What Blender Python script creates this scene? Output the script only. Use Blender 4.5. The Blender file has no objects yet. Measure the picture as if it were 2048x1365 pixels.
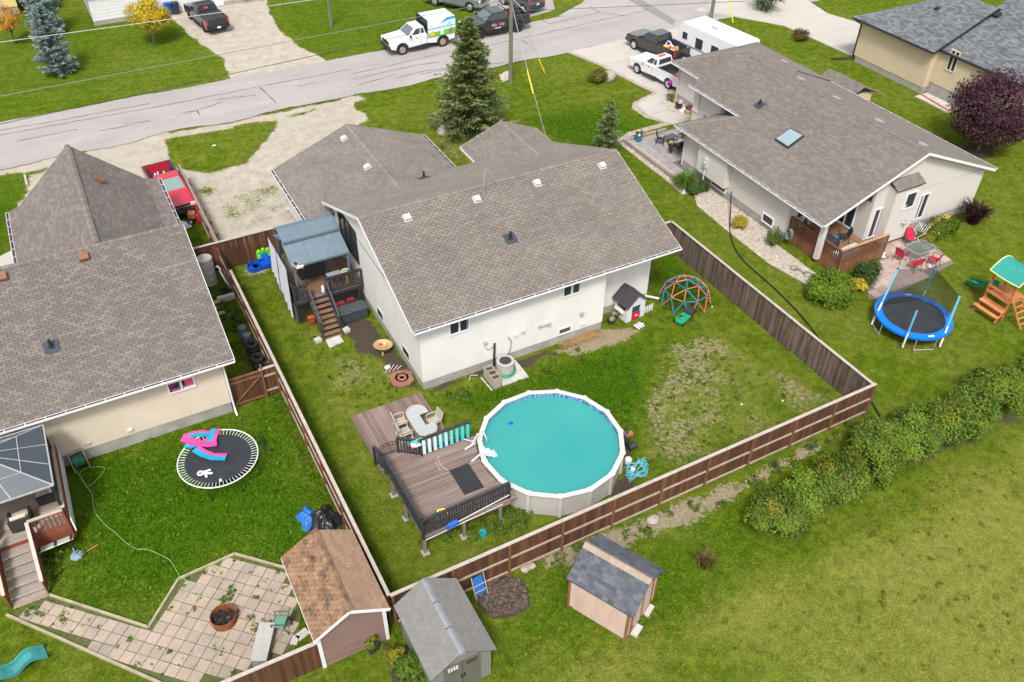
import bpy, bmesh, math, random
import numpy as np
from mathutils import Vector, Matrix
random.seed(7); NP=np.random.default_rng(11)
PI=math.pi; rad=math.radians
scene=bpy.context.scene; COL=scene.collection
# ---------------------------------------------------------------- camera
FPX,CX,CY=1740.0,1024.0,682.5
PITCH,ROLL,YAW=rad(40.32),rad(.65),rad(28.47)
CAM=Vector((-10.664,-28.470,28.7))
_f=Vector((math.sin(YAW)*math.cos(PITCH),math.cos(YAW)*math.cos(PITCH),-math.sin(PITCH)))
_r=Vector((math.cos(YAW),-math.sin(YAW),0)); _u=_r.cross(_f)
RI=_r*math.cos(ROLL)+_u*math.sin(ROLL); UP=_u*math.cos(ROLL)-_r*math.sin(ROLL); FW=_f
cam=bpy.data.objects.new('camera',bpy.data.cameras.new('camera')); COL.objects.link(cam)
cam.matrix_world=Matrix(((RI.x,UP.x,-FW.x,CAM.x),(RI.y,UP.y,-FW.y,CAM.y),(RI.z,UP.z,-FW.z,CAM.z),(0,0,0,1)))
cam.data.sensor_width=36; cam.data.lens=FPX/2048*36; cam.data.clip_start=.5; cam.data.clip_end=3000
scene.camera=cam
# ---------------------------------------------------------------- sky, sun, exposure
world=bpy.data.worlds.new('World'); scene.world=world; world.use_nodes=True
nt=world.node_tree; nt.nodes.clear()
sky=nt.nodes.new('ShaderNodeTexSky'); sky.sky_type='NISHITA'; sky.sun_disc=False
SUN_EL,SUN_AZ=rad(54),rad(214)     # azimuth clockwise from +Y
sky.sun_elevation=SUN_EL; sky.sun_rotation=SUN_AZ; sky.air_density=1.0; sky.dust_density=3.0; sky.ozone_density=1.0
hs=nt.nodes.new('ShaderNodeHueSaturation'); hs.inputs['Saturation'].default_value=.22
bg=nt.nodes.new('ShaderNodeBackground'); bg.inputs['Strength'].default_value=.105
wo=nt.nodes.new('ShaderNodeOutputWorld')
nt.links.new(sky.outputs[0],hs.inputs['Color']); nt.links.new(hs.outputs[0],bg.inputs['Color']); nt.links.new(bg.outputs[0],wo.inputs[0])
sl=bpy.data.lights.new('sun','SUN'); sl.energy=1.5; sl.angle=rad(11); sl.color=(1,.965,.91)
sun=bpy.data.objects.new('sun',sl); COL.objects.link(sun)
_sd=Vector((math.sin(SUN_AZ)*math.cos(SUN_EL),math.cos(SUN_AZ)*math.cos(SUN_EL),math.sin(SUN_EL)))
sun.rotation_euler=_sd.to_track_quat('Z','Y').to_euler(); sun.location=(0,0,60)
vs=scene.view_settings; vs.view_transform='Standard'; vs.look='None'; vs.gamma=1; vs.use_curve_mapping=False
vs.exposure=1.33
# ---------------------------------------------------------------- pixel -> place
def ray(px,py):
    return FW+RI*((px-CX)/FPX)-UP*((py-CY)/FPX)
def G(px,py,z=0.0):
    d=ray(px,py); t=(z-CAM.z)/d.z; p=CAM+d*t; return (p.x,p.y,z)
def WX(px,py,X):
    d=ray(px,py); t=(X-CAM.x)/d.x; p=CAM+d*t; return (p.y,p.z)
def WY(px,py,Y):
    d=ray(px,py); t=(Y-CAM.y)/d.y; p=CAM+d*t; return (p.x,p.z)
def G2(px,py,z=0.0): return G(px,py,z)[:2]
# ---------------------------------------------------------------- materials
MATS={}
def _mul(c,k): return tuple(max(0,min(1,x*k)) for x in c[:3])+(1,)
def mat(name,col,rough=.65,var=.12,sc=3.0,bump=0.0,bs=80.0,metal=0.0,col2=None,stretch=(1,1,1),spec=.4,coat=0.0,fine=.08,alpha=1.0,emit=None,dirt=None,obj=False,hue=None):
    if name in MATS: return MATS[name]
    m=bpy.data.materials.new(name); m.use_nodes=True; n=m.node_tree.nodes; l=m.node_tree.links
    b=n['Principled BSDF']; b.inputs['Roughness'].default_value=rough; b.inputs['Metallic'].default_value=metal
    b.inputs['Specular IOR Level'].default_value=spec; b.inputs['Coat Weight'].default_value=coat; b.inputs['Coat Roughness'].default_value=.08
    if alpha<1: b.inputs['Alpha'].default_value=alpha
    if obj: pos=n.new('ShaderNodeTexCoord').outputs['Object']
    else: pos=n.new('ShaderNodeNewGeometry').outputs['Position']
    mp=n.new('ShaderNodeMapping'); mp.inputs['Scale'].default_value=stretch; l.new(pos,mp.inputs['Vector'])
    def noise(s,d=5,r=.55):
        t=n.new('ShaderNodeTexNoise'); t.inputs['Scale'].default_value=s; t.inputs['Detail'].default_value=d; t.inputs['Roughness'].default_value=r
        l.new(mp.outputs[0],t.inputs['Vector']); return t.outputs['Fac']
    def mix(fac,a,bb,mode='MIX'):
        x=n.new('ShaderNodeMix'); x.data_type='RGBA'; x.blend_type=mode; x.clamp_result=False
        if isinstance(fac,(int,float)): x.inputs[0].default_value=fac
        else: l.new(fac,x.inputs[0])
        for k,v in ((6,a),(7,bb)):
            if isinstance(v,tuple): x.inputs[k].default_value=v
            else: l.new(v,x.inputs[k])
        return x.outputs[2]
    def ramp(v,a,bb):
        x=n.new('ShaderNodeMapRange'); x.inputs[1].default_value=a; x.inputs[2].default_value=bb; x.clamp=True; l.new(v,x.inputs[0]); return x.outputs[0]
    base=tuple(col[:3])+(1,)
    if col2 is not None:
        at=n.new('ShaderNodeAttribute'); at.attribute_name='tone'
        base=mix(at.outputs['Fac'],base,tuple(col2[:3])+(1,))
    k1=ramp(noise(sc),.3,.7)
    lo=(1-var,)*3+(1,); hi=(1+var,)*3+(1,)
    tint=mix(k1,lo,hi)
    c=mix(1.0,base,tint,'MULTIPLY') if True else base
    if fine>0:
        k2=ramp(noise(sc*14,3,.7),.25,.75)
        c=mix(1.0,c,mix(k2,(1-fine,)*3+(1,),(1+fine,)*3+(1,)),'MULTIPLY')
    if dirt:
        dcol,amt,dsc=dirt
        k3=ramp(noise(dsc,6,.65),.5,.72)
        mu=n.new('ShaderNodeMath'); mu.operation='MULTIPLY'; mu.inputs[1].default_value=amt; l.new(k3,mu.inputs[0])
        c=mix(mu.outputs[0],c,tuple(dcol)+(1,))
    l.new(c,b.inputs['Base Color'])
    if bump>0:
        bp=n.new('ShaderNodeBump'); bp.inputs['Strength'].default_value=bump; bp.inputs['Distance'].default_value=.02
        l.new(noise(bs,4,.6),bp.inputs['Height']); l.new(bp.outputs[0],b.inputs['Normal'])
    if emit: b.inputs['Emission Color'].default_value=tuple(emit)+(1,); b.inputs['Emission Strength'].default_value=1
    MATS[name]=m; return m
def glassmat(name,col=(.02,.025,.03),rough=.06):
    if name in MATS: return MATS[name]
    m=bpy.data.materials.new(name); m.use_nodes=True; b=m.node_tree.nodes['Principled BSDF']
    b.inputs['Base Color'].default_value=col+(1,); b.inputs['Roughness'].default_value=rough; b.inputs['Specular IOR Level'].default_value=.6
    MATS[name]=m; return m
def clearmat(name,col,alpha,rough=.08):
    if name in MATS: return MATS[name]
    m=bpy.data.materials.new(name); m.use_nodes=True; n=m.node_tree.nodes; l=m.node_tree.links
    b=n['Principled BSDF']; b.inputs['Base Color'].default_value=col+(1,); b.inputs['Roughness'].default_value=rough; b.inputs['Alpha'].default_value=alpha
    MATS[name]=m; return m
def leafmat(name,c0,c1,trans=.25):
    if name in MATS: return MATS[name]
    m=bpy.data.materials.new(name); m.use_nodes=True; n=m.node_tree.nodes; l=m.node_tree.links
    b=n['Principled BSDF']; b.inputs['Roughness'].default_value=.6; b.inputs['Specular IOR Level'].default_value=.25
    at=n.new('ShaderNodeAttribute'); at.attribute_name='tone'
    x=n.new('ShaderNodeMix'); x.data_type='RGBA'; x.inputs[6].default_value=c0+(1,); x.inputs[7].default_value=c1+(1,); l.new(at.outputs['Fac'],x.inputs[0])
    l.new(x.outputs[2],b.inputs['Base Color'])
    tr=n.new('ShaderNodeBsdfTranslucent'); l.new(x.outputs[2],tr.inputs['Color'])
    ms=n.new('ShaderNodeMixShader'); ms.inputs[0].default_value=trans
    l.new(b.outputs[0],ms.inputs[1]); l.new(tr.outputs[0],ms.inputs[2]); l.new(ms.outputs[0],n['Material Output'].inputs[0])
    MATS[name]=m; return m
# ---------------------------------------------------------------- mesh building
ROOT={}
def _basis(a,b):
    d=(Vector(b)-Vector(a)); L=d.length; d=d/L if L>0 else Vector((0,0,1))
    ref=Vector((0,0,1)) if abs(d.z)<.95 else Vector((1,0,0))
    s=d.cross(ref).normalized(); t=s.cross(d).normalized(); return d,s,t,L
class MB:
    def __init__(s): s.v=[]; s.f=[]; s.t=[]
    def add(s,vs,fs,tone=0.0):
        o=len(s.v); s.v+= [tuple(v) for v in vs]; s.f+=[tuple(i+o for i in f) for f in fs]; s.t+=[tone]*len(fs); return s
    def bx(s,x0,x1,y0,y1,z0,z1,tone=0.0):
        return s.add([(x0,y0,z0),(x1,y0,z0),(x1,y1,z0),(x0,y1,z0),(x0,y0,z1),(x1,y0,z1),(x1,y1,z1),(x0,y1,z1)],
            [(0,3,2,1),(4,5,6,7),(0,1,5,4),(1,2,6,5),(2,3,7,6),(3,0,4,7)],tone)
    def box(s,c,d,rz=0.0,tone=0.0,tilt=(0,0)):
        M_=Matrix.Translation(c)@Matrix.Rotation(rz,4,'Z')@Matrix.Rotation(tilt[0],4,'X')@Matrix.Rotation(tilt[1],4,'Y')
        a,b,e=d[0]/2,d[1]/2,d[2]/2
        vs=[M_@Vector(p) for p in ((-a,-b,-e),(a,-b,-e),(a,b,-e),(-a,b,-e),(-a,-b,e),(a,-b,e),(a,b,e),(-a,b,e))]
        return s.add(vs,[(0,3,2,1),(4,5,6,7),(0,1,5,4),(1,2,6,5),(2,3,7,6),(3,0,4,7)],tone)
    def beam(s,a,b,w,h,tone=0.0):
        d,sd,t,L=_basis(a,b); a=Vector(a); b=Vector(b); sd=sd*(w/2); t=t*(h/2)
        vs=[a-sd-t,a+sd-t,a+sd+t,a-sd+t,b-sd-t,b+sd-t,b+sd+t,b-sd+t]
        return s.add(vs,[(0,1,2,3),(7,6,5,4),(0,4,5,1),(1,5,6,2),(2,6,7,3),(3,7,4,0)],tone)
    def cyl(s,a,b,r,r2=None,n=10,tone=0.0,cap=True):
        r2=r if r2 is None else r2; d,sd,t,L=_basis(a,b); a=Vector(a); b=Vector(b)
        vs=[];fs=[]
        for i in range(n):
            q=2*PI*i/n; k=sd*math.cos(q)+t*math.sin(q); vs+=[a+k*r,b+k*r2]
        for i in range(n):
            j=(i+1)%n; fs.append((2*i,2*i+1,2*j+1,2*j))
        if cap: fs.append(tuple(2*i for i in range(n))); fs.append(tuple(2*i+1 for i in reversed(range(n))))
        return s.add(vs,fs,tone)
    def tube(s,pts,r,n=6,closed=False,tone=0.0):
        P_=[Vector(p) for p in pts]; N=len(P_); vs=[]; fs=[]; up=None
        for i,p in enumerate(P_):
            if closed: d=P_[(i+1)%N]-P_[i-1]
            else: d=P_[min(i+1,N-1)]-P_[max(i-1,0)]
            d=d.normalized() if d.length>0 else Vector((1,0,0))
            if up is None: up=Vector((0,0,1)) if abs(d.z)<.9 else Vector((1,0,0))
            sd=d.cross(up); sd=sd.normalized() if sd.length>1e-6 else Vector((1,0,0)); up=sd.cross(d).normalized()
            rr=r[i] if isinstance(r,(list,tuple)) else r
            for k in range(n):
                q=2*PI*k/n; vs.append(p+(sd*math.cos(q)+up*math.sin(q))*rr)
        for i in range(N if closed else N-1):
            j=(i+1)%N
            for k in range(n):
                m=(k+1)%n; fs.append((i*n+k,i*n+m,j*n+m,j*n+k))
        if not closed: fs.append(tuple(reversed(range(n)))); fs.append(tuple((N-1)*n+k for k in range(n)))
        return s.add(vs,fs,tone)
    def lathe(s,c,prof,n=20,tone=0.0,sx=1,sy=1,rot=0.0):
        vs=[];fs=[]; m=len(prof)
        for i in range(n):
            q=2*PI*i/n+rot
            for r,z in prof: vs.append((c[0]+r*sx*math.cos(q),c[1]+r*sy*math.sin(q),c[2]+z))
        for i in range(n):
            j=(i+1)%n
            for k in range(m-1): fs.append((i*m+k,j*m+k,j*m+k+1,i*m+k+1))
        if prof[0][0]>1e-4: fs.append(tuple(i*m for i in reversed(range(n))))
        if prof[-1][0]>1e-4: fs.append(tuple(i*m+m-1 for i in range(n)))
        return s.add(vs,fs,tone)
    def ext(s,poly,vec,tone=0.0):
        n=len(poly); vec=Vector(vec); a=[Vector(p) for p in poly]; b=[p+vec for p in a]
        fs=[tuple(range(n)),tuple(reversed(range(n,2*n)))]
        for i in range(n):
            j=(i+1)%n; fs.append((i,i+n,j+n,j))
        return s.add(a+b,fs,tone)
    def prism(s,poly,z0,z1,tone=0.0):
        return s.ext([(p[0],p[1],z0) for p in poly],(0,0,z1-z0),tone)
    def face(s,poly,tone=0.0): return s.add(poly,[tuple(range(len(poly)))],tone)
    def ball(s,c,r,n=10,m=7,tone=0.0,jit=0.0,rng=None):
        rx,ry,rz=(r,r,r) if not isinstance(r,tuple) else r
        vs=[(c[0],c[1],c[2]-rz)]; fs=[]; rng=rng or random
        for k in range(1,m):
            a=-PI/2+PI*k/m
            for i in range(n):
                q=2*PI*i/n; j=1+rng.uniform(-jit,jit)
                vs.append((c[0]+rx*j*math.cos(a)*math.cos(q),c[1]+ry*j*math.cos(a)*math.sin(q),c[2]+rz*j*math.sin(a)))
        vs.append((c[0],c[1],c[2]+rz)); T=len(vs)-1
        for i in range(n):
            j=(i+1)%n; fs.append((0,1+j,1+i)); fs.append((T,1+(m-2)*n+i,1+(m-2)*n+j))
            for k in range(m-2): fs.append((1+k*n+i,1+k*n+j,1+(k+1)*n+j,1+(k+1)*n+i))
        return s.add(vs,fs,tone)
    def merge(s,o):
        k=len(s.v); s.v+=o.v; s.f+=[tuple(i+k for i in f) for f in o.f]; s.t+=o.t; return s
def mkmesh(name,v,f,t=None,smooth=False,fix=True):
    me=bpy.data.meshes.new(name); me.from_pydata([tuple(x) for x in v],[],f)
    if fix and len(f)<40000:
        bm=bmesh.new(); bm.from_mesh(me); bmesh.ops.recalc_face_normals(bm,faces=bm.faces); bm.to_mesh(me); bm.free()
    if t is not None and any(t):
        a=me.attributes.new('tone','FLOAT','FACE'); a.data.foreach_set('value',np.array(t,dtype=np.float32))
    if smooth: me.polygons.foreach_set('use_smooth',[True]*len(me.polygons))
    me.update(); return me
def rootof(o):
    while o.parent is not None: o=o.parent
    return o
def thing(name,label,cat,loc=(0,0,0),rz=0.0,group=None):
    o=bpy.data.objects.new(name,None); o.empty_display_size=.3; COL.objects.link(o)
    o.location=loc; o.rotation_euler=(0,0,rz); o['label']=label; o['category']=cat
    if group: o['group']=group
    ROOT[o]=Matrix.Translation(loc)@Matrix.Rotation(rz,4,'Z'); return o
def part(name,mb,m,parent,world=False,smooth=False,bevel=0.0,label=None,stuff=False,fix=True):
    v=mb.v
    if world:
        iv=ROOT[rootof(parent)].inverted(); v=[iv@Vector(p) for p in v]
    me=mkmesh(name,v,mb.f,mb.t,smooth,fix)
    o=bpy.data.objects.new(name,me); COL.objects.link(o); o.parent=parent
    me.materials.append(m)
    if bevel>0:
        bm=bmesh.new(); bm.from_mesh(me)
        es=[e for e in bm.edges if len(e.link_faces)==2 and e.calc_face_angle(0)>.6]
        bmesh.ops.bevel(bm,geom=es,offset=bevel,segments=2,profile=.6,affect='EDGES',clamp_overlap=True); bm.to_mesh(me); bm.free()
    if label: o['label']=label
    if stuff: o['kind']='stuff'
    return o
def solo(name,mb,m,label,cat,group=None,smooth=False,bevel=0.0,kind=None,fix=True):
    A=np.array(mb.v); c=((A[:,0].min()+A[:,0].max())/2,(A[:,1].min()+A[:,1].max())/2,A[:,2].min())
    me=mkmesh(name,A-np.array(c),mb.f,mb.t,smooth,fix); o=bpy.data.objects.new(name,me); COL.objects.link(o); o.location=c
    me.materials.append(m)
    if bevel>0:
        bm=bmesh.new(); bm.from_mesh(me)
        es=[e for e in bm.edges if len(e.link_faces)==2 and e.calc_face_angle(0)>.6]
        bmesh.ops.bevel(bm,geom=es,offset=bevel,segments=2,profile=.6,affect='EDGES',clamp_overlap=True); bm.to_mesh(me); bm.free()
    if label: o['label']=label
    if cat: o['category']=cat
    if group: o['group']=group
    if kind: o['kind']=kind
    ROOT[o]=Matrix.Translation(c); return o
def struct(name,mb,m,smooth=False,kind='structure',parent=None):
    me=mkmesh(name,mb.v,mb.f,mb.t,smooth); o=bpy.data.objects.new(name,me); COL.objects.link(o); me.materials.append(m)
    if parent: o.parent=parent
    else: o['kind']=kind; ROOT[o]=Matrix.Identity(4)
    return o
def inst(name,me,parent,M_):
    o=bpy.data.objects.new(name,me); COL.objects.link(o); o.parent=parent; o.matrix_local=M_; return o
def copytree(o,parent=None):
    c=o.copy(); COL.objects.link(c); c.parent=parent
    if parent is None: ROOT[c]=ROOT.get(o,Matrix.Identity(4))
    for ch in list(o.children): copytree(ch,c)
    return c
def place(o,loc,rz=None):
    o.location=loc
    if rz is not None: o.rotation_euler=(0,0,rz)
    ROOT[o]=Matrix.Translation(loc)@Matrix.Rotation(o.rotation_euler.z,4,'Z')
def jit(a): return random.uniform(-a,a)
def lerp(a,b,t): return tuple(x+(y-x)*t for x,y in zip(a,b))
# ---------------------------------------------------------------- shared materials
m_white=mat('white_paint',(.60,.60,.60),.45,.06,2,fine=.02)
m_whitep=mat('white_plastic',(.58,.58,.59),.4,.06,4,fine=.03)
m_black=mat('black_metal',(.018,.019,.022),.4,.2,6)
m_dark=mat('dark_plastic',(.03,.033,.038),.5,.2,5)
m_glass=glassmat('window_glass',(.028,.034,.042),.05)
m_conc=mat('concrete',(.42,.40,.37),.85,.12,1.3,bump=.2,bs=60,dirt=((.25,.24,.21),.5,2.0))
m_chrome=mat('steel',(.62,.63,.65),.28,.05,8,metal=.9)
m_galv=mat('galvanised_steel',(.5,.52,.54),.45,.1,8,metal=.6)
m_rubber=mat('rubber',(.018,.018,.019),.8,.25,12)
m_red=mat('red_plastic',(.55,.02,.03),.4,.1,5)
m_cedar=mat('cedar_wood',(.36,.115,.035),.6,.22,2,stretch=(1,1,1),col2=(.5,.2,.075))
m_wood=mat('bare_wood',(.42,.30,.19),.75,.2,3,col2=(.3,.2,.12))
m_bark=mat('bark',(.11,.085,.065),.9,.3,9,bump=.5,bs=40)
m_soil=mat('soil',(.055,.042,.034),.95,.35,5,bump=.6,bs=30)
# ---------------------------------------------------------------- ground: one grid, split by what covers it
def inpoly(X,Y,poly):
    r=np.zeros(X.shape,bool); n=len(poly); j=n-1
    for i in range(n):
        xi,yi=poly[i]; xj,yj=poly[j]
        if yi!=yj: r^=((yi>Y)!=(yj>Y))&(X<(xj-xi)*(Y-yi)/(yj-yi)+xi)
        j=i
    return r
def sdist(X,Y,poly):
    d=np.full(X.shape,1e9); n=len(poly)
    for i in range(n):
        ax,ay=poly[i]; bx,by=poly[(i+1)%n]; ux,uy=bx-ax,by-ay; L=ux*ux+uy*uy+1e-9
        t=np.clip(((X-ax)*ux+(Y-ay)*uy)/L,0,1); d=np.minimum(d,np.hypot(X-ax-t*ux,Y-ay-t*uy))
    return np.where(inpoly(X,Y,poly),d,-d)
def vnoise(X,Y,s,seed=0):
    r=np.random.default_rng(seed); T=r.random((64,64)); x=X*s; y=Y*s; xi=np.floor(x).astype(int); yi=np.floor(y).astype(int)
    fx=x-xi; fy=y-yi; fx=fx*fx*(3-2*fx); fy=fy*fy*(3-2*fy)
    g=lambda a,b:T[a%64,b%64]
    return (g(xi,yi)*(1-fx)+g(xi+1,yi)*fx)*(1-fy)+(g(xi,yi+1)*(1-fx)+g(xi+1,yi+1)*fx)*fy
def fbm(X,Y,s,seed=0,o=4):
    a=.5;t=0;n=0
    for k in range(o): t=t+a*vnoise(X,Y,s*2**k,seed+k); n+=a; a*=.55
    return t/n
def axis(a,b,st,far): 
    m=np.arange(a,b+st/2,st); e=np.array([6,20,60,180,far])
    return np.concatenate([(a-e)[::-1],m,b+e])
gx=axis(-24,62,.2,700); gy=axis(-19,64,.2,900)
XX,YY=np.meshgrid(gx,gy,indexing='ij')
wob=(fbm(XX,YY,.9,3)-.5)*1.1+(fbm(XX,YY,3.1,9)-.5)*.5
def reg(pix,soft=.35,wobble=1.0,world=False):
    poly=[p if world else G2(*p) for p in pix]
    return np.clip(.5+(sdist(XX,YY,poly)+wob*wobble)/(2*soft),0,1)
def mx(*a):
    r=a[0]
    for k in a[1:]: r=np.maximum(r,k)
    return r
Zr=np.zeros_like(XX)
# gravel
road_n=reg([(-400,31.2),(400,31.2),(400,32.6),(-400,32.6)],.5,.9,True)*.9
grv=mx(reg([(330,25),(386,75),(448,120),(463,165),(660,122),(601,96),(560,61),(537,17),(525,-25),(320,-25)],.3,.5),
       reg([(520,300),(560,240),(700,200),(742,243),(690,262),(590,330),(640,470),(450,500),(430,430),(470,360)],.5,.8),
       reg([(60,352),(330,262),(350,285),(345,330),(330,420),(300,440),(40,420)],.5,.6),
       road_n*reg([(-30,340),(720,190),(740,215),(-30,380)],.6,.6))
weedy=reg([(385,345),(500,325),(560,345),(625,450),(440,500),(380,400)],1.2,1.5)
grv=np.maximum(grv,.9*reg([(345,332),(430,345),(500,325),(560,345),(640,470),(445,500),(400,420)],.5,.8)); grv=grv*(1-weedy)+weedy*np.clip(.58+.7*(fbm(XX,YY,.6,21)-.45),.36,.9)*np.clip(grv+.35,0,1)
island=reg([(330,279),(465,262),(500,284),(482,318),(427,338),(376,336),(342,318)],.4,.6)
grv=grv*(1-island)
grv=np.maximum(grv,.55*reg([(480,530),(520,520),(560,540),(520,560),(490,560)],.8,1.0))
grv=np.maximum(grv,.6*reg([(905,120),(935,140),(945,158),(870,165)],.6,.8))
# pale worn soil
yard=reg([(1292,690),(1420,660),(1560,735),(1690,795),(1600,862),(1330,962),(1262,945),(1285,800)],.5,.5)*np.clip(1.15-1.1*np.clip(fbm(XX,YY,.28,33)-.45,0,.5)*2,0,1)
bare=yard*np.clip(.20+.44*(fbm(XX,YY,.55,41)),.3,.5)
bare=mx(bare,.72*reg([(1080,1105),(1250,1045),(1450,965),(1720,838),(1745,850),(1640,905),(1500,985),(1380,1050),(1330,1075),(1200,1120),(1090,1135)],.5,1.0),
        .72*reg([(1180,660),(1250,650),(1300,660),(1230,690),(1120,715)],.4,.7),
        .6*reg([(1090,705),(1200,665),(1200,680),(1100,722)],.3,.5),
        .5*reg([(740,690),(800,760),(830,790),(760,770),(715,690)],.6,.8),
        .5*reg([(1395,710),(1430,705),(1432,728),(1405,728)],.3,.3),
        .6*reg([(1020,1010),(1110,960),(1100,1010),(1040,1030)],.4,.6),
        .45*reg([(640,700),(760,690),(800,760),(740,800),(640,790)],1.2,1.4),
        .45*reg([(850,255),(930,290),(930,330),(870,300)],.6,1.0),
        .4*reg([(1700,150),(1790,190),(1860,230),(1800,215),(1720,175)],.5,1.0),
        .38*reg([(1940,480),(1990,500),(1960,510)],.5,1.0),.45*reg([(1960,640),(2040,670),(2048,690),(1980,670)],.6,1.0),
        .45*reg([(620,1290),(760,1275),(720,1320),(650,1340)],.6,.8),
        .4*reg([(540,260),(720,205),(740,250),(700,262)],.5,.9))
# dark soil / mulch
mul=mx(reg([(690,645),(735,640),(800,715),(850,785),(812,770),(760,715),(715,705)],.25,.5),
       reg([(858,790),(905,770),(975,748),(1060,735),(1110,700),(1090,700),(960,740),(850,782)],.2,.4)*.8,
       reg([(952,1152),(1000,1135),(1048,1160),(1062,1215),(1030,1235),(985,1238),(950,1210)],.3,.5),
       .55*reg([(1505,1075),(1640,1030),(1850,930),(2060,840),(2060,800),(1830,885),(1700,950),(1540,1020),(1500,1050)],.5,1.2),
       .9*reg([(1245,880),(1262,880),(1270,980),(1215,1000),(1220,985),(1250,940)],.2,.3),
       reg([(1925,290),(1990,290),(1990,315),(1930,318)],.3,.3),
       reg([(755,1280),(820,1290),(860,1365),(800,1400),(770,1340)],.3,.6)*.8)
# dryness / lushness
field=reg([(900,1365),(1100,1290),(1300,1180),(1480,1090),(1600,1080),(2100,860),(2400,1000),(2300,1700),(800,1700)],2.5,2.0)
dry=mx(.24*np.ones_like(XX),.78*field,.45*reg([(560,560),(640,600),(760,800),(800,1000),(840,1150),(760,1120),(640,820),(540,640)],2,1.5),
       .5*reg([(1130,170),(1300,165),(1310,195),(1150,215)],1.5,1.5),.45*reg([(170,80),(330,90),(420,140),(200,140)],1.5,1.5),
       .55*reg([(1750,560),(2048,560),(2048,760),(1760,720),(1500,600)],4,2),.45*reg([(1500,600),(1560,560),(1720,740),(1700,780)],1.5,1),
       .8*reg([(230,880),(330,880),(320,950),(260,970)],1.2,1.5),.35*yard)
dry=np.clip(dry*(.15+1.6*fbm(XX,YY,.33,51))+(fbm(XX,YY,.16,61)-.5)*.45+field*(fbm(XX*.22+YY*.05,YY*.9,.55,63)-.5)*1.1+(fbm(XX,YY,.9,67)-.5)*.45+.05*np.sign(np.sin((XX*.25+YY)*5.2))*(YY>12),0,1)
lush=mx(reg([(130,900),(470,830),(560,800),(760,1180),(600,1240),(480,1110),(300,1260),(100,1180)],2,1),
        reg([(890,800),(1060,755),(1190,705),(1290,690),(1295,770),(1270,900),(1240,850),(1100,775),(940,830)],.7,.7),
        .8*reg([(1310,520),(1345,510),(1430,600),(1330,620)],.5,.6),.8*reg([(1040,240),(1180,215),(1300,240),(1230,330),(1100,280)],1.2,1),
        .35*reg([(-300,20),(330,30),(460,160),(-300,330)],2,1),.45*reg([(540,0),(900,-10),(1000,90),(650,118)],1.5,1),
        .7*reg([(-20,350),(60,350),(30,440),(-20,520)],1,1),.6*reg([(1080,1130),(1330,1080),(1480,1000),(1500,1100),(1330,1260),(1000,1300)],1.2,1))
dry=dry*(1-.7*lush)
def put(me,name,arr,idx):
    a=me.attributes.new(name,'FLOAT','POINT'); a.data.foreach_set('value',arr.ravel()[idx].astype(np.float32))
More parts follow.
